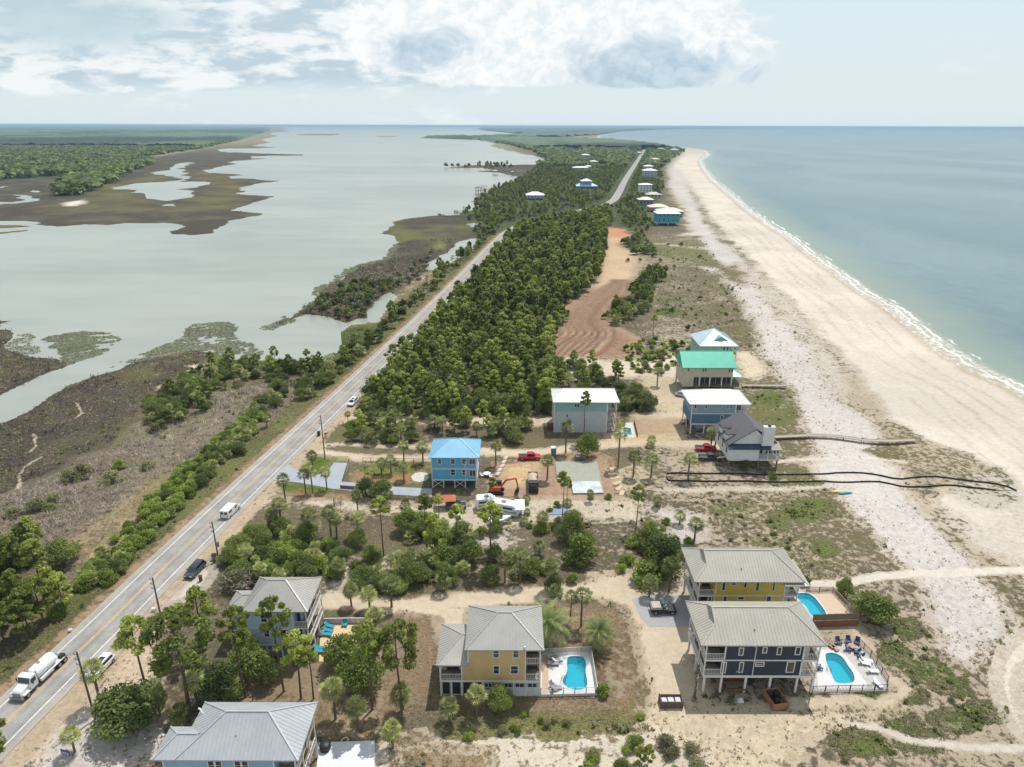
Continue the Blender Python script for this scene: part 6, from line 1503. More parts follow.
plant(NORTH, 6.6, [('wpine', 50), ('oak', 32), ('sabal', 18)], dict(HRG, wpine=(4.5, 7.5), oak=(3, 5)), 'in the woods round the distant houses', seed=24, ymax=1500, wig=.5, road=12, gap=.30, gsc=22)
plant([(476, 168.4), (480, 165.5), (512, 165.2), (512, 166.5), (482, 168)], 16, [('oak', 60), ('wpine', 40)], dict(HRG, wpine=(8, 12), oak=(5, 8)), 'on the thin marsh spit in the bay', seed=25, wig=.1)
for px_ in (446, 452, 458, 465, 469, 486, 492, 499, 504, 511):
    x, y = P(px_, 168.0 - .3*((px_*7) % 3)); PLAN.append((x, y, 'oak', rng.uniform(7, 11), 'on the thin marsh spit in the bay'))

# nearest 280 of each kind become trees of their own; the rest are one mass of woods
FAMN = dict(wpine=3, sabal=4, oak=3, shrub=3, palmetto=2, olive=1, dead=1, thinpine=2, pine=4)
CATK = dict(wpine='pine', thinpine='pine', pine='pine', sabal='palm', palmetto='palmetto', oak='oak', shrub='shrub', olive='shrub', dead='dead')
def inframe(x, y):
    return abs(x) < .76*(y*.9355+28.2)+5
def clear_views(p):
    x, y, f, hgt, w = p
    if y > 450:
        for hx, hy, hr in HB[11:]:
            if abs(x-hx) < 9+.006*hy and hy-max(60, .10*hy) < y < hy+6:
                if (x*7.3+y*3.1) % 1 < .55 or hy-y < 25: return None
                return (x, y, 'oak', min(hgt, 1.2+(hy-y)*.03), w)
    return p
PLAN = [p for p in map(clear_views, PLAN) if p and inframe(p[0], p[1])]
PLAN.sort(key=lambda p: math.hypot(p[0], p[1]))
cnt = {}; REST = []
WORDS = dict(wpine='pine', sabal='sabal palm', oak='dark leafy oak-like tree', shrub='bright green shrub', palmetto='palmetto', olive='olive green shrub', dead='leafless grey shrub')
LIM = dict(pine=270, palm=215, oak=280, shrub=280, palmetto=270, dead=100)
for (x, y, f, hgt, where) in PLAN:
    c = CATK[f]; cnt[c] = cnt.get(c, 0) + 1
    if cnt[c] > LIM[c]: REST.append((x, y, f, hgt)); continue
    v = (int(abs(x)*31+y*17)) % FAMN[f]
    lab = WORDS[f] + ' ' + where
    spawn('%s%d' % (f, v), x, y, hgt, lab, (WORDS[f].replace('dark leafy ', '') + 's ' + where))
print('planted', cnt, 'rest', len(REST))

# the rest of the woods as one mass of real crowns
def merged(name, items, mats_fn, label):
    """items: x, y, family, height, distance-level; low-count crowns copied into one mesh"""
    by = {}
    for it in items: by.setdefault(it[2], []).append(it)
    return by
def crown_proto(f, s):
    if f == 'wpine': return pine_crown(9.5, 2.4, 2.8, s, 15, .95)[:3]
    if f == 'sabal': return fan_fronds(4.6, 2.0, 16, 5)
    if f == 'oak': return blob_crown(4.6, 2.5, s, 26, .85, 8, .2)
    return blob_crown(2.3, 1.7, s, 11, .85, 7, .1)
def mass(name, items, label, leafm, fam, protos):
    if not items: return
    V = []; Tn = []; Fq = []; n0 = 0
    for i, (x, y, f, hgt) in enumerate(items):
        v, q, t = protos[i % len(protos)]; s = hgt / v[:, 2].max(); a = (i*2.399) % 6.283; ca, sa = math.cos(a)*s, math.sin(a)*s
        V.append(np.stack([v[:, 0]*ca-v[:, 1]*sa+x, v[:, 0]*sa+v[:, 1]*ca+y, v[:, 2]*s], 1)); Fq.append(q+n0); n0 += len(v)
        Tn.append(t*(.68+.62*((i*0.618) % 1)))
    o = np_mesh(name, np.concatenate(V), np.concatenate(Fq), leafm, attrs={'tint': np.concatenate(Tn)})
    tag(o, label, fam, None, 'stuff')
byf = {}
for it in REST: byf.setdefault('oak' if it[2] in ('olive', 'shrub', 'dead') and it[1] > 400 else it[2], []).append(it)
for f, items in byf.items():
    nm = dict(wpine='pine_woods', sabal='palm_undergrowth', oak='oak_woods', shrub='shrubbery', olive='olive_shrubbery', palmetto='palmetto_undergrowth', dead='dead_scrub')[f]
    lm = dict(wpine=L_PINE, sabal=L_PALM, oak=L_OAK, shrub=L_GREEN, olive=L_OLIVE, palmetto=L_PALM, dead=L_DEAD)[f]
    mass(nm, items, 'farther ' + WORDS[f] + 's that read as one mass', lm, 'woods', [crown_proto(f, 200+i) for i in range(5)])

# far woods beyond 1.4 km: low crowns, then a rolling canopy to the horizon
FARW = [(-500, 150), (-500, 196), (0, 180), (30, 178.5), (60, 175), (85, 172), (105, 163), (130, 159), (175, 152), (200, 149), (225, 143), (240, 140), (268, 131), (272, 127.5), (100, 126), (-500, 124)]
MIDW = [(55, 191), (64, 182), (92, 170), (112, 163), (135, 160), (152, 160), (148, 166), (126, 171), (112, 181), (92, 190), (72, 196)]
items = []
for pix, sp_, ymx, sd_ in ((FARW, 15, 3600, 31), (MIDW, 11, 3000, 32), (NORTH, 13, 3600, 33)):
    X, Y = scatter(pix, sp_, ymax=ymx, houses=True, road=18, seed=sd_, wig=1.2, gap=.12, gsc=60)
    for x, y in zip(X, Y):
        if pix is NORTH and any(abs(x-hx) < 10+.006*hy and hy-.10*hy < y < hy+8 for hx, hy, hr in HB[11:]): continue
        if (pix is not NORTH or y > 1480) and inframe(x, y): items.append((x, y, 'w', 8.0 + 5*((x*.37+y*.11) % 1)))
print('far crowns', len(items))
def dome(seed):
    v, q, t = leaves([(0, 0, 6), (4, 1, 5), (-4, 2, 5.4), (0, -4, 5), (1, 4, 5.6)], [(4.8, 4.8, 3.6)]*5, 5, 6.5, up=1.2, shell=.8)
    return v, q, t
L_FAR = leafmat('far_leaves', (.060, .098, .026, 1), (.140, .180, .045, 1), .7, .25)
mass('far_woods', items, 'wooded land across the bay and along the far spit', L_FAR, 'woods', [dome(i) for i in range(8)])
# canopy sheet to the horizon
cd = np.full(NV, -400.0)
for pix in (FARW, MIDW, NORTH): cd = np.maximum(cd, sdf(PX(below(pix)), margin=400))
cd = np.maximum(cd, sdf(PX(below([(480, 127.4), (830, 127.6), (691, 128.8), (624, 131.0), (596, 135.2), (560, 137.5), (525, 138), (470, 136.8), (524, 134.2), (484, 130.6), (477, 129)])), margin=400))
cd = np.minimum(cd, SHORE-4); cd = np.where(GY > 2600, cd, -400)
sel = cd[QUADS].min(1) > -30
q = QUADS[sel]; used = np.unique(q); rm_ = np.full(NV, -1); rm_[used] = np.arange(len(used))
hz_ = sstep(cd, -5, 30) * (8 + 9*fbm(GX, GY, 60, 91) + 5*nr.random(NV)) - 0.5
V = np.stack([GX[used], GY[used], hz_[used]], 1)
L_CAN = leafmat('canopy_leaves', (.014, .032, .020, 1), (.040, .070, .028, 1), .8, .05)
o = np_mesh('far_canopy', V, rm_[q], L_CAN, attrs={'tint': .3+1.1*sstep(fbm(GX[used], GY[used]*.35, 420, 95), .35, .65)*1.0+.2*nr.random(len(used))}, smooth=False)
tag(o, 'unbroken woods reaching to the horizon', 'woods', None, 'stuff')

# ------------------------------------------------------------------ ground cover: tufts, low scrub, dune grass
def tufts(name, N, ymin, ymax, want, k, size, leafm, label, zf=.5, aspect=.35, seed=5, up=.2, dens=1.0):
    r_ = np.random.default_rng(seed)
    Y = ymin*(ymax/ymin)**r_.random(N); X = (r_.random(N)*2-1)*(.765*(Y*.9355+28.2)+3)
    ii = shore_at(X, Y); pr = want(ii, X, Y); kk = r_.random(N) < pr
    kk &= linedist(ROADC, X, Y) > 6.2
    kk &= ~DIRTM[ii]
    for ex in EXCL: kk &= ~inpoly(PX(ex), X, Y)
    for hx, hy, hr in HB[:11]: kk &= ~((np.abs(X-hx) < 8.2) & (np.abs(Y-hy) < 5.0))
    X, Y, ii = X[kk], Y[kk], ii[kk]; M = len(X)
    s = size*(.6+.9*r_.random(M))*np.clip(Y/150, 1, 2.2); gz = GZ[ii]
    az = r_.random((M, k))*6.283; el = .25+1.1*r_.random((M, k)); L = s[:, None]*(.6+.6*r_.random((M, k)))
    bx = X[:, None]+(r_.random((M, k))-.5)*s[:, None]*1.1; by = Y[:, None]+(r_.random((M, k))-.5)*s[:, None]*1.1; bz = np.repeat(gz[:, None], k, 1)
    dx_, dy_, dz_ = np.cos(az)*np.cos(el), np.sin(az)*np.cos(el), np.sin(el)*zf*2
    wx_, wy_ = -np.sin(az)*L*aspect, np.cos(az)*L*aspect
    A = np.stack([bx-wx_*.5, by-wy_*.5, bz], -1); B = np.stack([bx+wx_*.5, by+wy_*.5, bz], -1)
    Cc = np.stack([bx+dx_*L+wx_*.4, by+dy_*L+wy_*.4, bz+dz_*L], -1); D = np.stack([bx+dx_*L-wx_*.4, by+dy_*L-wy_*.4, bz+dz_*L*.9], -1)
    V = np.stack([A, B, Cc, D], 2).reshape(-1, 3)
    T_ = np.repeat((.75+.5*r_.random(M)), k*4)
    o = np_mesh(name, V, np.arange(len(V)).reshape(-1, 4), leafm, attrs={'tint': T_}); tag(o, label, 'ground cover', None, 'stuff'); print(name, M)
EXCL = [[(538, 652), (592, 650), (600, 696), (538, 697)], [(808, 648), (858, 641), (872, 655), (890, 682), (889, 692), (808, 694)], [(788, 590), (834, 588), (862, 619), (862, 634), (812, 636)], [(322, 622), (368, 622), (361, 664), (317, 664)], [(316, 741), (377, 740), (376, 780), (314, 780)],
    [(630, 598), (645, 594), (692, 594), (698, 627), (668, 629), (647, 629)], [(272, 480), (283, 466), (334, 461), (351, 461), (346, 480), (434, 486), (434, 499), (345, 493)], [(550, 460), (600, 460), (607, 497), (570, 498)], [(409, 470), (431, 470), (431, 484), (409, 484)], [(618, 421), (638, 421), (638, 440), (618, 440)]]
DIRTM = (np.abs(scol - DIRTR[None, :]).sum(1) < .06) | (np.abs(scol - c3(126, 94, 76, .74)[None, :]).sum(1) < .06)
GREENESS = scol[:, 1] / (scol[:, 0] + 1e-4)
L_DRY = leafmat('dry_grass', (.27, .225, .145, 1), (.42, .36, .25, 1), .8, .35)
L_LOW = leafmat('low_green_scrub', (.135, .160, .045, 1), (.23, .25, .085, 1), .7, .3)
patch = lambda X, Y, s, sd: sstep(fbm(X, Y, s, sd), .45, .62)
tufts('dry_grass', 300000, 62, 420, lambda i, X, Y: np.clip((cov[i]-.12)*1.1, 0, .75)*(.2+.9*patch(X, Y, 5, 61))*(SHORE[i] > 2), 6, .23, L_DRY, 'dry tufts of dune grass and straw', seed=61)
tufts('low_scrub', 90000, 62, 420, lambda i, X, Y: np.clip((cov[i]-.2)*1.1, 0, .8)*np.where(GREENESS[i] > 1.12, .9, .16)*(.1+patch(X, Y, 7, 63))*(SHORE[i] > 2), 7, .42, L_LOW, 'low green creeping scrub', seed=62, aspect=.7)
GREYM_ = (np.abs(scol - GREYS[None, :]).sum(1) < .05)
tufts('grey_scrub', 60000, 85, 300, lambda i, X, Y: np.where(GREYM_[i] & (X < -38), .85, 0)*(.3+.8*patch(X, Y, 6, 64)), 11, .75, L_DEAD, 'leafless grey marsh scrub', seed=64, aspect=.10, zf=.6)
MARM = (np.abs(scol - MARSH[None, :]).sum(1) < .05)
L_MUD = leafmat('marsh_rush', (.105, .082, .068, 1), (.22, .18, .15, 1), .85, .15)
tufts('marsh_rushes', 70000, 120, 520, lambda i, X, Y: np.where(MARM[i] & (SHORE[i] > .5), .7, 0)*(.15+.9*patch(X, Y, 8, 65)), 5, .6, L_MUD, 'brown rushes of the salt marsh', seed=65, aspect=.18, zf=.5)

L_REED = leafmat('reed_blades', (.19, .205, .125, 1), (.33, .345, .235, 1), .7, .3)
def reeds(name, polys, n, label, seed):
    r_ = np.random.default_rng(seed); XX = []; YY = []
    for pix, w in polys:
        g_ = np.array(PX(pix, WZ)); x0, y0 = g_.min(0); x1, y1 = g_.max(0)
        X = x0+(x1-x0)*r_.random(int(n*w)); Y = y0+(y1-y0)*r_.random(int(n*w))
        w1 = (fbm(X, Y, 9, seed)-.5)*10; w2 = (fbm(X, Y, 9, seed+3)-.5)*10
        k = inpoly(g_.tolist(), X+w1, Y+w2); k &= (fbm(X, Y, 3.0, seed+8)*.5+fbm(X, Y, 10, seed+9)*.5 > .40); XX.append(X[k]); YY.append(Y[k])
    X = np.concatenate(XX); Y = np.concatenate(YY); M = len(X); k = 4
    s = .30*(.6+.8*r_.random(M))*np.clip(Y/200, 1, 2); az = r_.random((M, k))*6.283; L = s[:, None]*(.7+.6*r_.random((M, k)))
    bx = X[:, None]+(r_.random((M, k))-.5)*s[:, None]*1.6; by = Y[:, None]+(r_.random((M, k))-.5)*s[:, None]*1.6; bz = np.full((M, k), WZ-.05)
    wx_, wy_ = -np.sin(az)*L*.5, np.cos(az)*L*.5; ox, oy = np.cos(az)*L*.5, np.sin(az)*L*.5; up = L*.55
    V = np.stack([np.stack([bx-wx_, by-wy_, bz], -1), np.stack([bx+wx_, by+wy_, bz], -1), np.stack([bx+ox+wx_*.5, by+oy+wy_*.5, bz+up], -1), np.stack([bx+ox-wx_*.5, by+oy-wy_*.5, bz+up], -1)], 2).reshape(-1, 3)
    o = np_mesh(name, V, np.arange(len(V)).reshape(-1, 4), L_REED, attrs={'tint': np.repeat(.75+.5*r_.random(M), k*4)}); tag(o, label, 'reeds', None, 'stuff'); print(name, M)
reeds('marsh_grass', [([(108, 369), (125, 361), (150, 350), (185, 336), (200, 322), (228, 323), (236, 338), (258, 349), (258, 358), (222, 358), (214, 351), (170, 353), (140, 361)], .42),
   ([(50, 336), (82, 331), (107, 332), (118, 339), (110, 349), (100, 355), (72, 366), (60, 357), (52, 350)], .3), ([(3, 336), (28, 333), (40, 340), (44, 350), (30, 356), (18, 350), (6, 344)], .05),
   ([(258, 330), (270, 324), (302, 310), (312, 301), (315, 291), (330, 281), (346, 271), (358, 266), (384, 259), (389, 250), (402, 241), (400, 250), (388, 262), (358, 270), (340, 279), (322, 290), (318, 302), (300, 316), (272, 330)], .5)],
   52000, 'grey green marsh grass standing in the shallow bay', 71)
# ------------------------------------------------------------------ paved areas and slabs
from mathutils.geometry import tessellate_polygon
def slab_obj(name, pts, z0, z1, m, label=None, cat=None, kind=None, parent=None, hole=None):
    mb = MB(); n = len(pts)
    if hole is None: mb.poly(pts, z0, z1)
    else:
        loops = [[Vector((x, y, 0)) for x, y in pts], [Vector((x, y, 0)) for x, y in hole]]
        flat = list(pts) + list(hole); tri = tessellate_polygon(loops)
        mb.add([(x, y, z1) for x, y in flat], [tuple(t) for t in tri])
        mb.add([(x, y, z0) for x, y in pts] + [(x, y, z1) for x, y in pts], [(i, (i+1) % n, n+(i+1) % n, n+i) for i in range(n)])
    o = mb.build(name, m, parent, recalc=hole is None)
    if parent is None: tag(o, label, cat, None, kind)
    return o
CONG = mat('blue_grey_concrete', C(172, 178, 186, .72), .9, vary=.08, scale=.6, grime=.2)
slab_obj('driveway', PX([(277, 473), (283, 468), (289, 466), (300, 472), (316, 475.5), (328, 471), (334, 463), (349, 463), (342, 482), (366, 484), (394, 487), (432, 489), (432, 497), (395, 495), (350, 491), (332, 489), (300, 483), (280, 481), (272, 480)]), -.05, .09, CONG, 'blue-grey paved forecourt off the highway', None, 'structure')
slab_obj('gravel_pad', PX([(632, 599), (645, 596), (690, 596), (696, 626), (668, 627), (649, 627), (640, 616)]), -.05, .06, mat('grey_gravel', C(170, 170, 172, .74), .95, vary=.12, scale=5, grime=.2), 'grey gravel parking pad', None, 'structure')
slab_obj('patio', PX([(411, 477), (415, 473.5), (421, 472.4), (427, 473.5), (429, 477.5), (426, 481), (419, 482.5), (413, 481)]), -.02, .12, CONC, 'round pale concrete garden patio', None, 'structure')
slab_obj('patio', PX([(319, 743), (375, 741), (374.5, 775), (316, 775)]), -.02, .1, mat('white_shell', C(226, 228, 232, .8), .95, vary=.1, scale=3, grime=.25), 'white shell patio at the lower edge', None, 'structure')
sl = slab_obj('foundation_slab', PX([(555, 463), (597, 462.5), (604, 494), (573, 494.5), (570, 481), (557, 480)]), 0, .35, mat('grey_green_concrete', C(160, 162, 146, .76), .7, vary=.08, scale=.8), 'large grey-green concrete house foundation slab on orange dirt', 'slab')
KIDS.setdefault(sl, [])
o = MB().poly(PX([(571, 481.5), (599.5, 481), (603, 492.5), (573.5, 493)], .36), .352, .362).build('standing_water', mat('painted_water_reflection', C(206, 214, 214, .8), .25, vary=.25, scale=.35), sl)  # standing water on the slab, its white reflection put into the colour

# ------------------------------------------------------------------ pools
PWALL = mat('pool_blue_plaster', C(70, 196, 214, .9), .6, vary=.05)
pw = bpy.data.materials.new('pool_water'); T = NT(nodes(pw))
tr_ = T.n('ShaderNodeBsdfTransparent'); tr_.inputs[0].default_value = (.42, .90, .96, 1)
gl_ = T.n('ShaderNodeBsdfGlossy'); gl_.inputs[1].default_value = .08
pw.node_tree.links.new(T.bump(T.noise(T.pos(), 1.5, 4, .6), .15, .2), gl_.inputs['Normal'])
df_ = T.n('ShaderNodeBsdfDiffuse'); df_.inputs[0].default_value = C(40, 190, 210, .8)
m1 = T.n('ShaderNodeMixShader'); m1.inputs[0].default_value = .30; pw.node_tree.links.new(tr_.outputs[0], m1.inputs[1]); pw.node_tree.links.new(df_.outputs[0], m1.inputs[2])
m2 = T.n('ShaderNodeMixShader'); m2.inputs[0].default_value = .06; pw.node_tree.links.new(m1.outputs[0], m2.inputs[1]); pw.node_tree.links.new(gl_.outputs[0], m2.inputs[2])
po = T.n('ShaderNodeOutputMaterial'); pw.node_tree.links.new(m2.outputs[0], po.inputs[0])
# pools sink below the ground: open the ground sheet under them
def pool(pts, z, label, depth=1.15):
    pts = catm(pts, 5); n = len(pts)
    cx_ = sum(p[0] for p in pts)/n; cy_ = sum(p[1] for p in pts)/n
    r = empty('swimming_pool', (cx_, cy_, z), 0, label, 'pool')
    L = [(x-cx_, y-cy_) for x, y in pts]
    mb = MB(); mb.add([(x, y, -depth) for x, y in L] + [(x, y, -.02) for x, y in L], [(i, (i+1) % n, n+(i+1) % n, n+i) for i in range(n)] + [tuple(range(n))])
    mb.build('basin', PWALL, r, recalc=False)
    MB().add([(x, y, -.18) for x, y in L], [tuple(range(n))]).build('water', pw, r, recalc=False)
    mb = MB(); inner = L; outer = [(x*(1+.3/max(.5, math.hypot(x, y))), y*(1+.3/max(.5, math.hypot(x, y)))) for x, y in L]
    mb.add([(x, y, .03) for x, y in inner] + [(x, y, .03) for x, y in outer] + [(x, y, -.04) for x, y in inner], [(i, (i+1) % n, n+(i+1) % n, n+i) for i in range(n)] + [(i, 2*n+i, 2*n+(i+1) % n, (i+1) % n) for i in range(n)])
    mb.build('coping', mat('pool_coping', C(214, 214, 208, .8), .8), r, recalc=False)
    return pts
def sink(pts):
    global HOLES; HOLES.append(pts)
HOLES = []
Zt = lambda z, *p: [P(x, y, z) for x, y in p]
# tan house pool
TD = .45
p1 = pool(Zt(TD, (568, 657.5), (575, 656), (583.5, 657.5), (586, 664), (585.5, 672), (587, 680), (586, 687), (579, 690), (570, 688.5), (563.5, 684), (563, 679), (567, 672), (567, 664)), TD, 'kidney-shaped turquoise pool on the white deck of the tan house')
D1 = Zt(TD, (540.5, 654), (591, 652), (597.5, 693), (540.5, 694.5))
slab_obj('pool_deck', D1, 0, TD, mat('white_deck_coating', C(218, 218, 218, .78), .8, vary=.05, grime=.1), 'white coated pool deck beside the tan house', None, 'structure', hole=p1)
slab_obj('brick_walk', Zt(TD+.01, (542.5, 655), (548.5, 654.7), (548.5, 693.5), (542, 694)), TD, TD+.02, mat('tan_brick_paving', C(206, 178, 148, .8), .9, vary=.15, scale=5), 'strip of tan pavers along the tan house pool deck', None, 'structure')
# navy house pool
ND = .12
p2 = pool(Zt(ND, (825.5, 655), (829, 653), (835, 653.3), (842, 657), (847, 664), (853, 673), (854.5, 679), (852, 682.5), (842, 683.5), (835, 681.5), (831, 673), (827, 664)), ND, 'long curved turquoise pool beside the navy house')
D2 = Zt(ND, (817, 647.8), (857, 642), (871, 656), (888, 682), (887, 690.8), (812, 692.5), (812, 660))
slab_obj('pool_deck', D2, 0, ND, mat('grey_pool_concrete', C(190, 188, 182, .78), .85, vary=.06, scale=.8, grime=.2), 'grey concrete pool deck beside the navy house', None, 'structure', hole=p2)
ring = Zt(ND+.01, (821, 650), (835, 649), (845, 655), (858, 671), (867, 684), (866, 688), (818, 689), (817, 670), (819, 655))
slab_obj('pool_surround', ring, ND, ND+.012, mat('white_pool_surround', C(218, 216, 216, .78), .85, vary=.04), 'white pool surround beside the navy house', None, 'structure', hole=[(x+(x-sum(a for a, _ in p2)/len(p2))*.02, y+(y-sum(b for _, b in p2)/len(p2))*.02) for x, y in p2])
# yellow house raised pool
YD = 1.25
p3 = pool(Zt(YD, (796, 594.5), (800, 593), (808, 593.5), (814, 597), (820, 604), (825.5, 612), (825, 617), (818, 618.2), (811, 615), (806, 607), (799, 600)), YD, 'curved turquoise pool on the raised tan terrace of the yellow house', .95)
D3 = Zt(YD, (790, 592.5), (832.5, 591.5), (858, 619.5), (812.5, 621))
slab_obj('pool_terrace', D3, 0, YD, mat('tan_paver_terrace', C(208, 186, 160, .76), .9, vary=.08, scale=3, grime=.1), 'raised tan paver terrace behind the navy house', 'terrace', None, hole=p3)
# small rectangular pool
p4p = Zt(.1, (623.2, 428), (630.5, 428), (631.8, 434.6), (624, 434.6)); cxy = p4p
cx_, cy_ = sum(p[0] for p in cxy)/4, sum(p[1] for p in cxy)/4
r = empty('swimming_pool', (cx_, cy_, .1), 0, 'small rectangular dark green pool beside the tall seafoam house', 'pool')
mb = MB(); L = [(x-cx_, y-cy_) for x, y in p4p]; mb.add([(x, y, -1) for x, y in L]+[(x, y, -.02) for x, y in L], [(0,1,5,4),(1,2,6,5),(2,3,7,6),(3,0,4,7),(0,1,2,3)]); mb.build('basin', mat('pool_teal_plaster', C(80, 150, 150, .8), .6), r, recalc=False)
MB().add([(x, y, -.12) for x, y in L], [(0,1,2,3)]).build('water', pw, r, recalc=False)
slab_obj('patio', Zt(.1, (620, 423), (633, 422.5), (636, 437.5), (621, 438)), 0, .1, CONC, 'small pool patio by the seafoam house', None, 'structure', hole=p4p)
# cut the ground where pools go down
import bmesh as _b
def cut_ground(holes):
    me = ground.data; n = len(me.polygons); cen = np.empty(n*3, np.float32); me.polygons.foreach_get('center', cen); cen = cen.reshape(-1, 3)
    kill = np.zeros(n, bool)
    for h_ in holes:
        a_ = np.array(h_); k = (cen[:, 0] > a_[:, 0].min()-.1) & (cen[:, 0] < a_[:, 0].max()+.1) & (cen[:, 1] > a_[:, 1].min()-.1) & (cen[:, 1] < a_[:, 1].max()+.1)
        kill[np.where(k)[0][inpoly(list(h_), cen[k, 0], cen[k, 1])]] = True
    bm = bmesh.new(); bm.from_mesh(me); bm.faces.ensure_lookup_table()
    bmesh.ops.delete(bm, geom=[bm.faces[i] for i in np.where(kill)[0]], context='FACES'); bm.to_mesh(me); bm.free()
def shrunk(p, f=.97):
    cx_, cy_ = sum(a for a, _ in p)/len(p), sum(b for _, b in p)/len(p); return [(cx_+(x-cx_)*f, cy_+(y-cy_)*f) for x, y in p]
cut_ground([shrunk(p1, 1.04), shrunk(p2, 1.04), shrunk(p3, 1.0), shrunk(p4p, 1.02)])
def ladder(x, y, z, rz):
    r = empty('pool_ladder', (x, y, z), rz, 'chrome pool ladder at the edge of the pool of the %s' % ('tan house' if x < 20 else 'navy house'), 'ladder')
    for s in (-.25, .25): MB().tube([(s, .35, 0), (s, .3, .7), (s, 0, .85), (s, -.25, .6), (s, -.25, -.8)], .035, 6).build('rail', GREYM, r)
    for k in range(2): MB().box(-.25, .25, -.3, -.2, -.3-.3*k, -.26-.3*k).build('tread', GREYM, r)
ladder(*P(563.5, 681, TD), TD, 1.2); ladder(*P(829, 671, ND), ND, 1.3)

# ------------------------------------------------------------------ fences
def fence(name, pts, z, h, m, label, style='rail', post=1.8, cat='fence', bal=.14, pm=None):
    r = empty(name, (pts[0][0], pts[0][1], z), 0, label, cat); ox, oy = pts[0]; pm = pm or m
    first = True
    for i, ((xa, ya), (xb, yb)) in enumerate(zip(pts[:-1], pts[1:])):
        xa -= ox; xb -= ox; ya -= oy; yb -= oy; L = math.hypot(xb-xa, yb-ya); n = max(1, round(L/post)); mb = MB()
        for k in range(0 if i == 0 else 1, n+1):
            x, y = xa+(xb-xa)*k/n, ya+(yb-ya)*k/n; MB().box(x-.05, x+.05, y-.05, y+.05, -.02, h+.06).build('post', pm, r)
        if style in ('rail', 'picket'):
            mb.bar((xa, ya, h-.03), (xb, yb, h-.03), .06, .07); mb.bar((xa, ya, .12), (xb, yb, .12), .05, .06)
            nb_ = max(2, int(L/bal))
            for k in range(1, nb_): x, y = xa+(xb-xa)*k/nb_, ya+(yb-ya)*k/nb_; mb.bar((x, y, .1), (x, y, h-.03), .035 if style == 'rail' else .07, .02 if style == 'picket' else .03)
        elif style == 'board':
            nb_ = max(2, int(L/.16))
            for k in range(nb_):
                x0_, y0_ = xa+(xb-xa)*(k+.04)/nb_, ya+(yb-ya)*(k+.04)/nb_; x1_, y1_ = xa+(xb-xa)*(k+.94)/nb_, ya+(yb-ya)*(k+.94)/nb_
                mb.bar((x0_, y0_, h/2), (x1_, y1_, h/2), .03, h-.02-.03*((k*7) % 3))
        elif style == 'wall': mb.bar((xa, ya, h/2-.01), (xb, yb, h/2-.01), .16, h)
        elif style == 'thin':
            mb.bar((xa, ya, h-.03), (xb, yb, h-.03), .07, .05); mb.bar((xa, ya, .2), (xb, yb, .2), .05, .04); mb.bar((xa, ya, h*.55), (xb, yb, h*.55), .04, .03)
        mb.build(dict(rail='railing', picket='pickets', board='boards', wall='wall_panel', thin='rails')[style], m, r)
    return r
Wf = WHITE_T; DKR = mat('dark_bronze_rail', C(78, 74, 72), .6)
fence('picket_fence', Zt(TD, (543, 654.2), (591, 652.2), (597.2, 692.8)), TD, 1.15, Wf, 'white picket fence round two sides of the tan house pool deck', 'picket', 2.0)
fence('pool_fence', Zt(TD, (597.2, 692.8), (541, 694.2)), TD, 1.1, mat('pale_rail', C(186, 184, 180, .8), .6), 'thin rail fence on the low side of the tan house pool deck', 'thin', 1.6, pm=DKR)
fence('pool_fence', Zt(ND, (857, 642.3), (870.5, 656), (887.5, 682), (886.5, 690.3), (812.5, 692)), ND, 1.15, DKR, 'thin dark metal fence round the navy house pool deck', 'rail', 1.9, bal=.22)
fence('board_fence', Zt(YD, (812.7, 620.6), (857.7, 619.2)), YD, 1.3, mat('grey_brown_fence', C(140, 122, 106, .76), .9, vary=.2, scale=4), 'grey-brown board fence on the front edge of the raised pool terrace', 'board', 2.2)
fence('board_fence', Zt(YD, (857.7, 619.2), (832.3, 591.8), (806, 592)), YD, 1.1, mat('tan_grey_fence', C(176, 160, 136, .78), .9, vary=.2, scale=4), 'weathered picket fence along the dune side of the raised pool terrace', 'picket', 2.0, bal=.2)
A = P(813, 621, YD); B = P(858, 619.5, YD)
fence('retaining_wall', [(A[0], A[1]-.12), (B[0]+.05, B[1]-.12)], 0, YD-.03, mat('red_brown_timber', C(150, 104, 78, .76), .9, vary=.2, scale=3), 'red-brown timber retaining wall under the raised pool terrace', 'board', 2.2, cat='wall')
fence('patio_wall', PX([(324.5, 624), (350, 623.5), (367, 623.5)]), 0, 1.2, mat('white_grey_wall', C(206, 206, 206, .8), .8, vary=.08), 'pale wall at the back of the beige pool patio', 'wall', 2.5, cat='wall')
pc_ = mat('beige_patio', C(218, 190, 152, .8), .85, vary=.06, scale=1.2, grime=.1)
slab_obj('pool_patio', PX([(325, 624.5), (366, 624), (360, 662), (319, 662), (320, 640)]), -.02, .1, pc_, 'beige concrete patio beside the pale blue house', None, 'structure')
fence('garden_fence', PX([(349, 461.5), (345.5, 472), (342.5, 482)]), 0, .7, WOODB, 'low brown timber fence on the side of the paved forecourt', 'rail', 1.4, bal=.6)
fence('garden_fence', PX([(363, 461.5), (395, 462), (432, 463)]), 0, 1.1, mat('dark_brown_fence', C(110, 86, 72, .74), .9, vary=.2), 'dark brown fence along the lane behind the garden', 'rail', 2.2, bal=.3)
fence('garden_fence', PX([(352, 494), (388, 498), (430, 500)]), 0, .9, mat('dull_timber_fence', C(120, 108, 90, .74), .9, vary=.2), 'dull timber fence between the forecourt drive and the sandy lane', 'rail', 2.2, bal=.3)
fence('garden_wall', PX([(340.5, 488.5), (354.5, 489.5)]), 0, .9, mat('mauve_brown_wall', C(140, 120, 116, .76), .9, vary=.15), 'low mauve-brown wall beside the forecourt', 'wall', 3.5, cat='wall')
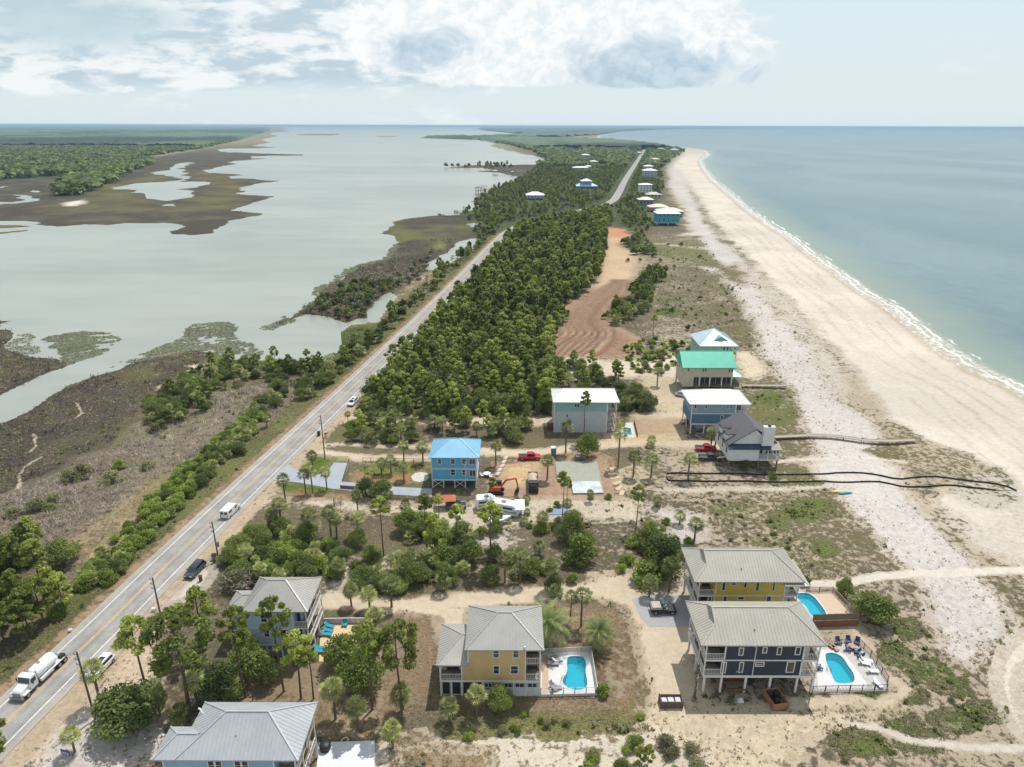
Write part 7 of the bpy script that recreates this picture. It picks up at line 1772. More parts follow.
fence('wood_wall', PX([(634, 423), (637.5, 437)]), 0, 1.0, WOODB, 'brown wooden wall by the small rectangular pool', 'board', 3, cat='wall')
fence('wood_wall', PX([(547.5, 429), (553.5, 429)]), 0, 1.9, mat('red_brown_panel', C(120, 90, 74, .76), .9, vary=.2), 'red-brown wooden screen against the tall seafoam house', 'board', 3, cat='wall')
# block garden wall on the building plot
for i, (x, y) in enumerate([(506, 459), (504, 463), (502.5, 467), (500, 471), (498, 475)]):
    a = P(x, y); o = MB().box(-.9, .9, -.45, .45, 0, .5).build('stone_block', mat('limestone', C(204, 192, 172, .8), .9, vary=.15, scale=2), bevel=.04); o.location = (a[0], a[1], 0); o.rotation_euler[2] = 1.2
    tag(o, 'limestone block in the low wall between the sky blue house and the dirt plot', 'stone block', 'limestone blocks edging the dirt plot')
for i, (x, y) in enumerate([(613, 474), (615, 478), (617, 483), (619, 488), (622, 493), (612, 470)]):
    a = P(x, y); o = MB().box(-1.2, 1.2, -.5, .5, 0, .12).build('timber_stack', mat('pale_lumber', C(206, 186, 150, .8), .9, vary=.15, scale=4), bevel=.02); o.location = (a[0], a[1], .0); o.rotation_euler[2] = .3*i
    tag(o, 'flat stack of pale lumber on the sand east of the concrete slab', 'lumber stack', 'lumber stacks by the slab')
# black silt fences on the dunes
SILT = mat('black_silt_fabric', C(44, 42, 42), .8, vary=.2)
def gz_at(x, y): return float(GZ[shore_at(np.array([x]), np.array([y]))][0])
def silt(pix, label):
    L = resample(catm(PX(pix), 4, False), 2.2); mb = MB(); ox, oy = L[0]
    r = empty('silt_fence', (ox, oy, 0), 0, label, 'fence')
    for k, (a, b) in enumerate(zip(L[:-1], L[1:])):
        za = gz_at(*a); zb_ = gz_at(*b); w = .16*math.sin(k*.9); a = (a[0]-ox, a[1]-oy+w); b = (b[0]-ox, b[1]-oy+.16*math.sin((k+1)*.9))
        mb.bar((a[0], a[1], za+.2), (b[0], b[1], zb_+.2), .03, .42)
        if k % 2 == 0: MB().box(a[0]-.03, a[0]+.03, a[1]+.03, a[1]+.09, za-.1, za+.6).build('stake', WOODB, r)
    mb.build('fabric', SILT, r)
silt([(666, 478), (667, 474.5), (700, 474), (745, 474.8), (790, 475.5), (820, 475), (836, 473.5), (862, 474), (880, 476), (895, 479), (905, 479), (935, 477), (962, 480.5), (985, 483), (1005, 486), (1018, 492)], 'long black silt fence across the dunes, the one farther from the navy house')
silt([(666.5, 479), (669, 481.5), (720, 481.8), (800, 482.8), (820, 482.2), (850, 483), (880, 482.5), (893, 485), (905, 487), (925, 487), (950, 485.5), (975, 488), (1005, 492)], 'second black silt fence across the dunes, parallel and closer to the navy house')
# boardwalks
BWM = mat('boardwalk_planks', C(176, 166, 152, .78), .9, vary=.15, scale=3)
def boardwalk(pix, label, w=1.4, z=.75):
    L = resample(catm(PX(pix, z), 4, False), 2.4); ox, oy = L[0]; r = empty('boardwalk', (ox, oy, 0), 0, label, 'boardwalk'); mb = MB()
    for k, (a, b) in enumerate(zip(L[:-1], L[1:])):
        a = Vector((a[0]-ox, a[1]-oy, z)); b = Vector((b[0]-ox, b[1]-oy, z)); mb.bar(a, b, w, .1)
        d = (b-a).normalized(); s = Vector((-d.y, d.x, 0))*w*.5
        for q in (s, -s):
            mb.bar(a+q+Vector((0, 0, .08)), b+q+Vector((0, 0, .08)), .09, .1)
            if k % 2 == 0: MB().box(a.x+q.x-.06, a.x+q.x+.06, a.y+q.y-.06, a.y+q.y+.06, -.3, z-.03).build('pile', WOODG, r)
    mb.build('deck', BWM, r)
boardwalk([(774, 437), (795, 436), (813, 435.3), (832, 436), (848, 437.5), (863, 440), (888, 441), (905, 440.3), (923, 439.5)], 'wavy weathered boardwalk from the white chimney house across the dunes')
boardwalk([(742, 385.2), (765, 385.6), (789, 385.6)], 'short boardwalk from the teal-roofed house to the dune')
# ------------------------------------------------------------------ poles
POLE = mat('pole_wood', C(112, 98, 84, .76), .9, vary=.2, scale=2)
def pole(bx, by, top, label, arm=True, can=False, r=.16):
    x, y = P(bx, by); lo_, hi_ = 1, 16
    for _ in range(30):
        m_ = (lo_+hi_)/2; v = Vector((x, y, m_))-Vector((0, 0, CAMH)); cz = v.dot(Vector((0, _c, -_s))); cy = v.dot(Vector((0, _s, _c)))
        if CY-F*cy/cz > top: lo_ = m_
        else: hi_ = m_
    o = empty('utility_pole', (x, y, 0), 0, label, 'utility pole', 'power poles along the highway' if arm else None)
    MB().tube([(0, 0, -.2), (0, 0, m_)], [r, r*.7], 8).build('pole', POLE, o)
    if arm:
        for k in range(3): MB().box(-.5, .1, -.05, .05, m_-.5-k*.9, m_-.4-k*.9).build('bracket', GREYM, o); MB().cyl((-.45, 0), .07, m_-.42-k*.9, m_-.15-k*.9, 8).build('insulator', mat('insulator', C(120, 120, 124, .8), .4), o)
    if can: MB().cyl((.35, 0), .28, 3.0, 4.1, 12).build('transformer', GREYM, o)
    return o, m_
PL = [(95.4, 719.4, 653, 'utility pole beside the sabal palm and the parked white car', False), (160.7, 616, 578.5, 'utility pole at the sandy pull-off before the dark car', False),
      (218.5, 559.4, 522.3, 'utility pole with grey cans at its foot between the dark car and the white van', True), (325, 458.7, 416, 'utility pole at the mouth of the sandy lanes', False),
      (396.5, 357.5, 344, 'utility pole beyond the parked white pickup', False), (442, 312, 297, 'utility pole far up the straight road before the woods end', False), (499.3, 251, 241.5, 'smallest distant utility pole where the road bends', False)]
tops = []
for a, b, c, lb, cn in PL: o_, h_ = pole(a, b, c, lb, True, cn); tops.append((o_.location.x, o_.location.y, h_))
pole(391.5, 447.5, 417, 'tall thin pole among the strip trees between the sandy lanes', False, r=.12)
pole(334.6, 510, 499, 'short wooden post in the sandy lane below the forecourt', False, r=.12)
pole(513.5, 427, 413, 'thin pole on the lane west of the seafoam house', False, r=.1)
wm = mat('power_cable', C(90, 90, 92), .6); wires = []
for k, dz in ((0, -.2), (1, -1.1)):
    pts = []
    for (xa, ya, ha), (xb, yb, hb) in zip(tops[:-1], tops[1:]):
        for t in range(8):
            f = t/8; sag = 1.1*4*f*(1-f)*math.hypot(xb-xa, yb-ya)/60; pts.append((xa+(xb-xa)*f-.45, ya+(yb-ya)*f, ha+(hb-ha)*f+dz-sag*.6))
    o = MB().tube(pts, .022, 4).build('power_cable', wm); tag(o, ['top cable strung along the highway poles', 'lower cable strung along the highway poles'][k], 'cable')
# the bare palm trunk by the navy house
x, y = P(694, 700); t_ = empty('bare_palm', (x, y, 0), 0, 'bare headless palm trunk standing at the corner of the navy house', 'palm tree')
MB().tube([(0, 0, -.1), (.05, 0, 2), (0, .1, 4), (.15, .1, 6.5)], [.3, .16, .15, .12], 8).build('trunk', POLE, t_); V_, F_, T_ = leaves([(0, 0, .2), (.1, 0, 3.2)], [(.5, .5, .3), (.22, .22, 2.4)], 60, .3); np_mesh('vines', V_, F_, L_DEAD, attrs={'tint': T_}, parent=t_)

# ------------------------------------------------------------------ vehicles (forward = +y)
TYRE = mat('tyre_rubber', C(34, 34, 36), .85); RIM = mat('wheel_rim', C(170, 172, 176, .8), .3, .6); CGL = mat('car_glass', C(30, 36, 42), .08, 0, .8)
LAMP = mat('lamp_lens', C(230, 226, 210, .8), .2); TAIL = mat('tail_lamp', C(150, 30, 26, .8), .3)
def paintm(name, col): return mat(name, col, .25, .1, .6, vary=.03)
def prism(mb, lo, hi, z0, z1):
    """lo, hi = (x half, y0, y1) rectangles at z0 and z1"""
    a = [(-lo[0], lo[1], z0), (lo[0], lo[1], z0), (lo[0], lo[2], z0), (-lo[0], lo[2], z0), (-hi[0], hi[1], z1), (hi[0], hi[1], z1), (hi[0], hi[2], z1), (-hi[0], hi[2], z1)]
    return mb.add(a, [(0,3,2,1),(4,5,6,7),(0,1,5,4),(1,2,6,5),(2,3,7,6),(3,0,4,7)])
def wheels(r, xs, ys_, rad, w=.24):
    for yy in ys_:
        for s in (-1, 1):
            t = MB(); t.tube([(s*(xs-w/2), yy, rad), (s*(xs+w/2), yy, rad)], rad, 16); wh = t.build('wheel', TYRE, r)
            MB().tube([(s*(xs+w/2-.02), yy, rad), (s*(xs+w/2+.02), yy, rad)], rad*.6, 12).build('rim', RIM, wh)
def car(x, y, heading, kind, pm, label, L=4.7, W=1.9, group=None):
    """heading = direction vector"""
    rz = math.atan2(-heading[0], heading[1]); nm = dict(suv='parked_car', van='van', pickup='pickup_truck', wagon='car')[kind]
    r = empty(nm, (x, y, .02 if abs(x) > 0 else 0), rz, label, dict(suv='car', van='van', pickup='pickup truck', wagon='car')[kind], group)
    h = W/2; f, b = L/2, -L/2
    if kind == 'van': prof = [(b, .35), (b, 1.15), (b+.05, 2.0), (b+.2, 2.1), (f-1.7, 2.1), (f-1.35, 2.02), (f-.75, 1.25), (f-.1, 1.05), (f, .8), (f, .35)]; roofz = 2.1
    elif kind == 'pickup': prof = [(b, .45), (b, 1.12), (f-1.35, 1.12), (f-.15, 1.02), (f, .85), (f, .45)]; roofz = 1.85
    else: prof = [(b, .35), (b, .95), (b+.1, 1.08), (f-1.3, 1.05), (f-.2, .9), (f, .7), (f, .35)]; roofz = 1.68
    body = MB().profile(prof, -h, h).build('body', pm, r, bevel=.07)
    if kind == 'van':
        m = MB(); prism(m, (h-.12, f-1.72, f-.85), (h-.22, f-1.9, f-1.45), 1.3, 2.06); m.build('windscreen', CGL, r)
        for s in (-1, 1):
            MB().box(s*(h-.02) if s > 0 else -h-.015, (h+.015) if s > 0 else -(h-.02), f-2.4, f-1.6, 1.25, 1.75).build('side_window', CGL, r)
            MB().box(s*(h-.02) if s > 0 else -h-.015, (h+.015) if s > 0 else -(h-.02), b+.4, b+1.6, 1.3, 1.8).build('side_window', CGL, r)
        for s in (-1, 1): MB().box(s*.45-.32, s*.45+.32, b-.02, b+.05, 1.25, 1.8).build('rear_window', CGL, r)
    elif kind == 'pickup':
        m = MB(); prism(m, (h-.1, -.75, f-1.35), (h-.24, -.5, f-2.0), 1.10, 1.84); m.build('cab', pm, r, bevel=.05)
        m = MB(); prism(m, (h-.3, f-1.42, f-1.30), (h-.34, f-2.02, f-1.92), 1.16, 1.78); m.build('windscreen', CGL, r)
        for s in (-1, 1): m = MB(); m.add([(s*(h-.095), -.55, 1.2), (s*(h-.095), f-1.55, 1.2), (s*(h-.205), f-2.0, 1.74), (s*(h-.205), -.4, 1.74), (s*(h-.2), -.55, 1.2), (s*(h-.2), f-1.55, 1.2), (s*(h-.3), f-2.0, 1.74), (s*(h-.3), -.4, 1.74)], [(0,1,2,3),(7,6,5,4),(0,4,5,1),(1,5,6,2),(2,6,7,3),(3,7,4,0)]); m.build('side_window', CGL, r)
        MB().box(-(h-.14), h-.14, b+.1, -.8, 1.11, 1.16).build('bed', DARKM, r)
    else:
        m = MB(); y0_ = b+.15 if kind == 'suv' else b+.6; prism(m, (h-.08, y0_, f-1.15), (h-.26, y0_+.3, f-2.0), 1.04, roofz); m.build('cabin', pm, r, bevel=.05)
        m = MB(); prism(m, (h-.26, f-1.22, f-1.08), (h-.34, f-2.0, f-1.9), 1.1, roofz-.07); m.build('windscreen', CGL, r)
        for s in (-1, 1): m = MB(); ya, yb_ = y0_+.4, f-1.5; m.add([(s*(h-.085), ya, 1.12), (s*(h-.085), yb_, 1.12), (s*(h-.235), yb_-.55, roofz-.1), (s*(h-.235), ya+.15, roofz-.1), (s*(h-.25), ya, 1.12), (s*(h-.25), yb_, 1.12), (s*(h-.35), yb_-.55, roofz-.1), (s*(h-.35), ya+.15, roofz-.1)], [(0,1,2,3),(7,6,5,4),(0,4,5,1),(1,5,6,2),(2,6,7,3),(3,7,4,0)]); m.build('side_window', CGL, r)
        m = MB(); prism(m, (h-.3, y0_-.0, y0_+.1), (h-.38, y0_+.22, y0_+.34), 1.12, roofz-.1); m.build('rear_window', CGL, r)
        if kind == 'suv': MB().box(-.45, .45, -.9, .3, roofz-.01, roofz+.015).build('sunroof', CGL, r)
    for s in (-1, 1):
        MB().box(s*(h-.35)-.2, s*(h-.35)+.2, f-.04, f+.02, .68, .85).build('headlight', LAMP, r); MB().box(s*(h-.16)-.1, s*(h-.16)+.1, b-.02, b+.04, .75, 1.0).build('tail_light', TAIL, r)
        MB().box(s*(h+.12)-.1, s*(h+.12)+.1, f-1.75, f-1.6, 1.1, 1.28).build('wing_mirror', pm, r)
    MB().box(-h+.1, h-.1, f-.02, f+.05, .4, .56).build('bumper', DARKM, r)
    wheels(r, h-.1, (b+.85, f-.9), .36 if kind != 'pickup' else .41)
    return r
def rdir(y):
    i = int(np.argmin(np.abs(RL[:, 1]-y))); d = RL[min(i+2, len(RL)-1)]-RL[max(i-2, 0)]; return d/np.linalg.norm(d)
WP = paintm('white_car_paint', C(232, 233, 235, .85)); DB = paintm('dark_blue_grey_paint', C(58, 66, 80)); RD = paintm('red_paint', C(178, 26, 32)); DG = paintm('dark_grey_paint', C(64, 68, 76)); LG = paintm('light_silver_paint', C(196, 204, 214, .8)); BLP = paintm('mid_blue_paint', C(60, 96, 150))
x, y = P(195.5, 572.5); car(x, y, -rdir(y), 'suv', DB, 'dark blue-grey car parked on the verge by the sandy pull-off', 4.9)
x, y = P(231, 513.5); car(x, y, rdir(y), 'van', WP, 'white van driving away along the highway', 5.2, 2.0)
x, y = P(101.5, 669.5); car(x, y, -rdir(y), 'suv', WP, 'white car with dark glass roof parked half behind a palm on the verge', 4.8)
x, y = P(353, 404); car(x, y, -rdir(y), 'suv', WP, 'white car at the road edge beside the dense woods', 5.0)
x, y = P(503, 243.5); car(x, y, rdir(y), 'suv', DG, 'tiny dark car on the distant bend of the highway', 4.6)
x, y = P(428.5, 329.5); car(x, y, rdir(y), 'wagon', BLP, 'blue car parked on the far verge against the woods', 4.5)
x, y = P(529.5, 459); car(x, y, (1, .02), 'pickup', RD, 'red pickup parked behind the dirt plot near the grey box', 5.6, 1.95)
x, y = P(705.5, 450.5); car(x, y, (1, -.05), 'pickup', RD, 'bright red pickup beside the white chimney house', 5.4, 1.95)
x, y = P(709, 459.5); car(x, y, (1, -.05), 'pickup', DG, 'dark grey pickup in front of the red one by the white chimney house', 5.4, 1.95)
x, y = P(682, 396.5); car(x, y, (.9, -.5), 'wagon', LG, 'small silver car between the teal-roofed and the steel blue house', 4.2, 1.8)
x, y = P(456, 508); car(x, y, (1, .1), 'suv', DB, 'dark blue car under the pines next to the orange tent', 4.6)

# tank truck
x, y = P(41.5, 679.5); d = -rdir(y); r = empty('tanker_truck', (x, y, .08), math.atan2(-d[0], d[1]), 'white conventional tanker truck coming down the highway', 'tanker truck')
WT = paintm('white_truck_paint', C(228, 229, 230, .85)); TK = mat('tank_paint', C(236, 237, 238, .88), .3, 0, .5, vary=.03)
MB().box(-.45, .45, -4.4, 4.0, .55, .85).build('chassis', DARKM, r)
MB().profile([(1.5, .8), (1.5, 2.75), (2.0, 2.85), (2.55, 2.75), (2.85, 1.9), (2.95, .8)], -1.1, 1.1).build('cab', WT, r, bevel=.06)
MB().profile([(2.8, .7), (2.8, 1.9), (4.1, 1.6), (4.35, 1.3), (4.35, .6)], -.85, .85).build('hood', WT, r, bevel=.08)
m = MB(); m.add([(-.95, 2.90, 1.98), (.95, 2.90, 1.98), (.88, 2.62, 2.68), (-.88, 2.62, 2.68), (-.95, 2.8, 1.98), (.95, 2.8, 1.98), (.88, 2.52, 2.68), (-.88, 2.52, 2.68)], [(0,1,2,3),(7,6,5,4),(0,4,5,1),(1,5,6,2),(2,6,7,3),(3,7,4,0)]); m.build('windscreen', CGL, r)
for s in (-1, 1):
    MB().box(s*1.11-.02, s*1.11+.02, 1.75, 2.6, 1.85, 2.5).build('side_window', CGL, r); MB().box(s*1.0-.25, s*1.0+.25, 2.95, 4.25, .95, 1.12).build('fender', WT, r)
    MB().box(s*.7-.16, s*.7+.16, 4.3, 4.38, .95, 1.2).build('headlight', LAMP, r); MB().box(s*1.35-.1, s*1.35+.1, 2.5, 2.6, 1.8, 2.4).build('wing_mirror', DARKM, r)
    MB().box(s*1.0-.2, s*1.0+.2, -1.4, 1.0, .7, 1.15).build('side_box', WT, r); MB().tube([(s*.9, 1.35, 1), (s*.9, 1.35, 3.0)], .08, 8).build('exhaust', GREYM, r)
MB().box(-.6, .6, 4.33, 4.4, .75, 1.45).build('grille', GREYM, r); MB().box(-1.15, 1.15, 4.35, 4.6, .45, .75).build('bumper', GREYM, r)
tk = MB(); tk.tube([(0, -2.95, 1.95), (0, -2.9, 1.95), (0, -2.7, 1.95), (0, -2.4, 1.95), (0, .9, 1.95), (0, 1.2, 1.95), (0, 1.38, 1.95), (0, 1.42, 1.95)], [.2, .5, .82, 1.0, 1.0, .82, .5, .2], 24); t_ = tk.build('tank', TK, r, smooth=True)
MB().cyl((0, -.3), .25, 2.9, 3.08, 12).build('manhole', GREYM, t_); MB().box(-.7, -.66, -1.9, -.8, 2.2, 2.35).build('tank_mark', mat('blue_mark', C(90, 110, 150)), t_)
MB().box(-1.1, 1.1, -4.4, -3.1, .85, .95).build('rear_deck', GREYM, r); MB().box(-1.0, -.3, -4.1, -3.3, .95, 1.5).build('hose_reel', DARKM, r); MB().box(-1.15, 1.15, -3.8, .2, 1.0, 1.08).build('side_fender', WT, r)
wheels(r, .98, (3.5,), .5, .3); wheels(r, .9, (-2.6, -3.7), .5, .5)

# open utility truck on the gravel pad
x, y = P(663, 612); r = empty('utility_buggy', (x, y, .07), -1.55, 'black open off-road truck with a pale covered bed on the grey gravel pad', 'buggy')
MB().profile([(-2.3, .5), (-2.3, 1.1), (.4, 1.1), (.6, .9), (1.3, .95), (2.1, .85), (2.2, .5)], -.9, .9).build('body', DARKM, r, bevel=.05)
MB().profile([(-2.3, 1.1), (-2.1, 1.6), (-.6, 1.6), (-.4, 1.1)], -.88, .88).build('bed_cover', mat('pale_canvas', C(186, 178, 172, .8), .9), r, bevel=.06)
mb = MB()
for s in (-.85, .85): mb.tube([(s, -.3, 1), (s, -.2, 1.9), (s, .9, 1.85), (s, 1.4, 1.05)], .04, 6)
mb.bar((-.85, -.2, 1.9), (.85, -.2, 1.9), .08); mb.bar((-.85, .9, 1.85), (.85, .9, 1.85), .08); mb.build('roll_cage', DARKM, r)
for s in (-.42, .42): MB().profile([(.0, .9), (-.1, 1.6), (.05, 1.6), (.15, 1.1), (.6, 1.1), (.6, .95)], s-.25, s+.25).build('seat', mat('teal_seat', C(110, 150, 150, .8), .8), r)
wheels(r, .85, (-1.5, 1.45), .42)
# dump truck
x, y = P(533.2, 487); r = empty('dump_truck', (x, y, 0), 3.14, 'dump truck with a pale loaded bed on the orange dirt plot', 'dump truck')
MB().box(-.45, .45, -4.2, 3.2, .6, .9).build('chassis', DARKM, r)
MB().profile([(1.2, .7), (1.2, 2.6), (2.7, 2.6), (2.9, 1.7), (3.3, 1.5), (3.3, .6)], -1.15, 1.15).build('cab', DARKM, r, bevel=.06)
MB().box(-.95, .95, 2.84, 2.95, 1.8, 2.4).build('windscreen', CGL, r)
bd = MB(); bd.box(-1.25, 1.25, -4.2, 1.0, 1.0, 1.12); bd.box(-1.25, -1.15, -4.2, 1.0, 1.12, 2.1); bd.box(1.15, 1.25, -4.2, 1.0, 1.12, 2.1); bd.box(-1.15, 1.15, .9, 1.0, 1.12, 2.3); bd.box(-1.15, 1.15, -4.2, -4.1, 1.12, 1.9); b_ = bd.build('dump_bed', GREYM, r)
V = []; mb = MB(); mb.add([(-1.1, -4.0, 1.5), (1.1, -4.0, 1.5), (1.1, .85, 1.6), (-1.1, .85, 1.6), (0, -2.6, 2.2), (.1, -.4, 2.3), (0, -4.0, 1.75), (0, .85, 1.9)], [(0,1,6),(1,4,6),(0,6,4),(1,2,5),(1,5,4),(2,3,7),(2,7,5),(3,5,7),(3,0,4),(3,4,5)]); mb.build('load', mat('pale_sand_load', C(206, 186, 164, .8), .95), b_)
wheels(r, .95, (2.4, -2.2, -3.3), .5, .4)
# orange excavator
x, y = P(497, 492.5); r = empty('excavator', (x, y, 0), -1.6, 'orange-red digger with folded arm at the edge of the dirt plot', 'excavator')
ORG = paintm('orange_red_paint', C(182, 76, 54))
for s in (-1, 1): MB().profile([(-1.7, .35), (-1.4, .0), (1.4, 0), (1.7, .35), (1.4, .75), (-1.4, .75)], s*1.05-.25, s*1.05+.25).build('track', DARKM, r)
MB().box(-1.1, 1.1, -1.8, .9, .85, 1.9).build('body', ORG, r, bevel=.1); MB().box(-1.05, -.1, -.3, 1.1, 1.0, 2.8).build('cab', CGL, r, bevel=.08)
MB().tube([(.45, .6, 1.4), (.45, 2.2, 3.6), (.45, 4.4, 4.0)], [.24, .26, .18], 6).build('boom', ORG, r); MB().tube([(.45, 4.4, 4.1), (.45, 4.9, 1.6)], [.2, .14], 6).build('arm', ORG, r)
MB().profile([(4.6, 1.6), (5.2, 1.5), (5.1, .7), (4.6, .2), (4.1, .5), (4.5, 1.1)], .0, .9).build('bucket', DARKM, r)
# camper trailers, boat, awning, tarp, tent
CW = mat('camper_white', C(230, 232, 234, .88), .35, vary=.04)
def camper(px, py, rz, L, label):
    x, y = P(px, py); r = empty('camper_trailer', (x, y, 0), rz, label, 'camper trailer')
    MB().profile([(-L/2, .5), (-L/2, 2.7), (-L/2+.4, 3.0), (L/2-1.2, 3.0), (L/2-.2, 2.3), (L/2, 1.4), (L/2-.3, .5)], -1.2, 1.2).build('body', CW, r, bevel=.12)
    for s in (-1, 1):
        MB().box(s*1.205-.01, s*1.205+.01, -L/2+.5, L/2-1.4, 1.9, 2.45).build('window', CGL, r); MB().box(s*1.205-.012, s*1.205+.012, -L/2+.3, L/2-.5, 1.15, 1.5).build('stripe', mat('grey_stripe', C(130, 140, 152)), r)
    MB().box(-.4, .4, -.5, .5, 3.0, 3.25).build('roof_unit', GREYM, r); MB().bar((0, L/2-.3, .5), (0, L/2+1, .5), .12).build('tow_bar', DARKM, r)
    wheels(r, 1.1, (-.6, .4), .36)
camper(504, 513.5, -1.9, 7.5, 'long white camper trailer with dark window band behind the pine on the sandy lot')
camper(486.5, 508, -1.4, 4.6, 'short white camper beside the longer one on the sandy lot')
x, y = P(519.5, 514); r = empty('awning', (x, y, 0), 0, 'flat white square awning next to the long camper trailer', 'awning')
MB().box(-1.1, 1.1, -2.3, 2.3, 2.3, 2.4).build('canopy', CW, r)
for sx in (-1.0, 1.0):
    for sy in (-2.2, 2.2): MB().box(sx-.05, sx+.05, sy-.05, sy+.05, 0, 2.3).build('post', GREYM, r)
x, y = P(498.5, 523.5); r = empty('boat_trailer', (x, y, 0), -1.3, 'small white boat with blue cover on a trailer below the campers', 'boat')
MB().add([(-.9, -2.2, .7), (.9, -2.2, .7), (.95, .8, .75), (0, 2.6, .9), (-.95, .8, .75), (-1.0, -2.2, 1.35), (1.0, -2.2, 1.35), (1.05, .8, 1.4), (0, 2.9, 1.55), (-1.05, .8, 1.4), (0, -2.2, .45), (0, 1.6, .5)], [(0,10,1),(10,11,2,1),(0,4,11,10),(11,3,2),(4,3,11),(0,1,6,5),(1,2,7,6),(2,3,8,7),(3,4,9,8),(4,0,5,9),(5,6,7,8,9)]).build('hull', CW, r)
MB().add([(-.8, -1.6, 1.42), (.8, -1.6, 1.42), (.7, .9, 1.46), (-.7, .9, 1.46), (0, -1.4, 1.9), (0, .5, 1.8)], [(0,1,4),(1,2,5,4),(2,3,5),(3,0,4,5)]).build('cover', mat('blue_cover', C(90, 150, 196, .85), .8), r)
MB().bar((0, -2, .4), (0, 3.4, .4), .12).build('frame', GREYM, r); wheels(r, .8, (-.4,), .3)
x, y = P(558, 512); o = MB().add([(-2.4, -1.2, .1), (2.2, -1.3, .15), (2.5, 1.2, .1), (-2.2, 1.3, .2), (0, 0, .55), (-2.4, -1.2, 0), (2.2, -1.3, 0), (2.5, 1.2, 0), (-2.2, 1.3, 0)], [(0,1,4),(1,2,4),(2,3,4),(3,0,4),(0,5,6,1),(1,6,7,2),(2,7,8,3),(3,8,5,0)]).build('tarpaulin', mat('blue_grey_tarp', C(126, 150, 172, .8), .6)); o.location = (x, y, 0); tag(o, 'blue-grey tarpaulin over a low heap beside the two thin pines', 'tarpaulin')
x, y = P(446, 507); r = empty('tent', (x, y, 0), .1, 'orange pitched canopy tent behind the pines below the sky blue house', 'tent')
MB().add([(-2.2, -1.5, 2.2), (2.2, -1.5, 2.2), (2.2, 1.5, 2.2), (-2.2, 1.5, 2.2), (-1.2, 0, 3.1), (1.2, 0, 3.1)], [(0,1,5,4),(1,2,5),(2,3,4,5),(3,0,4),(3,2,1,0)]).build('canopy', mat('orange_canopy', C(204, 116, 74, .8), .8), r)
for sx in (-2.1, 2.1):
    for sy in (-1.4, 1.4): MB().box(sx-.04, sx+.04, sy-.04, sy+.04, 0, 2.2).build('pole', GREYM, r)
x, y = P(586, 526); o = MB().tube([(math.cos(t*.628)*.75, math.sin(t*.628)*.75, .22) for t in range(11)], .2, 8).build('old_tyre', mat('rusty_rubber', C(92, 66, 54), .9), smooth=True); o.location = (x, y, 0); tag(o, 'rusty brown ring lying on the sandy lot east of the thin pines', 'tyre')
def cabinbox(name, px, py, w, d, h_, m, rm, label, cat):
    x, y = P(px, py); r = empty(name, (x, y, 0), 0, label, cat)
    MB().box(-w/2, w/2, -d/2, d/2, 0, h_).build('body', m, r, bevel=.05); MB().profile([(-d/2-.05, h_), (-d/2-.05, h_+.1), (0, h_+.28), (d/2+.05, h_+.1), (d/2+.05, h_)], -w/2-.05, w/2+.05).build('roof', rm, r)
    MB().box(-w*.35, w*.35, -d/2-.03, -d/2+.02, .15, h_-.15).build('door', m, r); return r
BLK = mat('blue_grey_plastic', C(104, 130, 154, .8), .6); TEA = mat('teal_plastic', C(60, 140, 144, .8), .6)
cabinbox('portable_toilet', 553.5, 455, 1.3, 1.3, 2.2, BLK, CW, 'blue-grey portable toilet beside the dirt plot', 'portable toilet')
cabinbox('portable_toilet', 564.5, 370.5, 1.5, 1.5, 2.4, TEA, TEA, 'teal portable toilet at the foot of the cleared dirt', 'portable toilet')
cabinbox('storage_box', 579.3, 460, 1.8, 1.2, 1.2, mat('slate_box', C(110, 112, 118, .8), .8), GREYM, 'squat slate-grey box behind the concrete slab', 'box')
cabinbox('mailbox', 201, 581, .5, .5, 1.1, WOODB, WOODB, 'small brown roadside box beside the dark parked car', 'mailbox')
cabinbox('refuse_bin', 214.6, 559.5, .7, .8, 1.1, GREYM, DARKM, 'grey wheeled bin at the foot of the pole with the transformer', 'bin')
cabinbox('refuse_bin', 319, 435.5, .7, .8, 1.1, DARKM, DARKM, 'black wheeled bin at the road edge by the lane mouths', 'bin')
cabinbox('refuse_bin', 326, 437, .6, .6, 1.0, mat('pale_bin', C(210, 204, 190, .8), .7), DARKM, 'pale bin just behind the utility pole at the lane mouths', 'bin')
cabinbox('culvert_marker', 154.5, 611, .6, .5, .5, WHITE_T, WHITE_T, 'small white concrete block beside the second utility pole', 'block')
cabinbox('culvert_marker', 71, 631.5, .5, .4, .35, WHITE_T, WHITE_T, 'tiny white block on the verge across the road behind the tanker', 'block')
# signs
def sign(px, py, w, h_, z, rz, m, m2, label):
    x, y = P(px, py); r = empty('sign_board', (x, y, 0), rz, label, 'sign')
    MB().box(-w/2, w/2, -.04, .04, z, z+h_).build('panel', m, r)
    MB().box(-w*.4, w*.4, -.06, -.03, z+h_*.12, z+h_*.66).build('inner_panel', m2, r)
    for s in (-1, 1): MB().box(s*w*.46-.06, s*w*.46+.06, .03, .12, 0, z+h_).build('post', WHITE_T, r)
sign(66.5, 756, 1.5, .85, .2, -.25, mat('dark_blue_panel', C(62, 70, 120, .9), .5), mat('pale_blue_panel', C(168, 182, 216, .9), .5), 'low blue yard sign beside the small palm by the highway')
sign(356.5, 440.5, 2.4, 1.0, .4, .05, WHITE_T, mat('pale_green_panel', C(206, 218, 208, .84), .5), 'long white sign board under the trees at the sandy lane')
sign(329, 446.5, .9, .45, .15, .1, WHITE_T, mat('grey_panel', C(170, 176, 178, .8), .6), 'small low white sign on the sand by the utility pole')
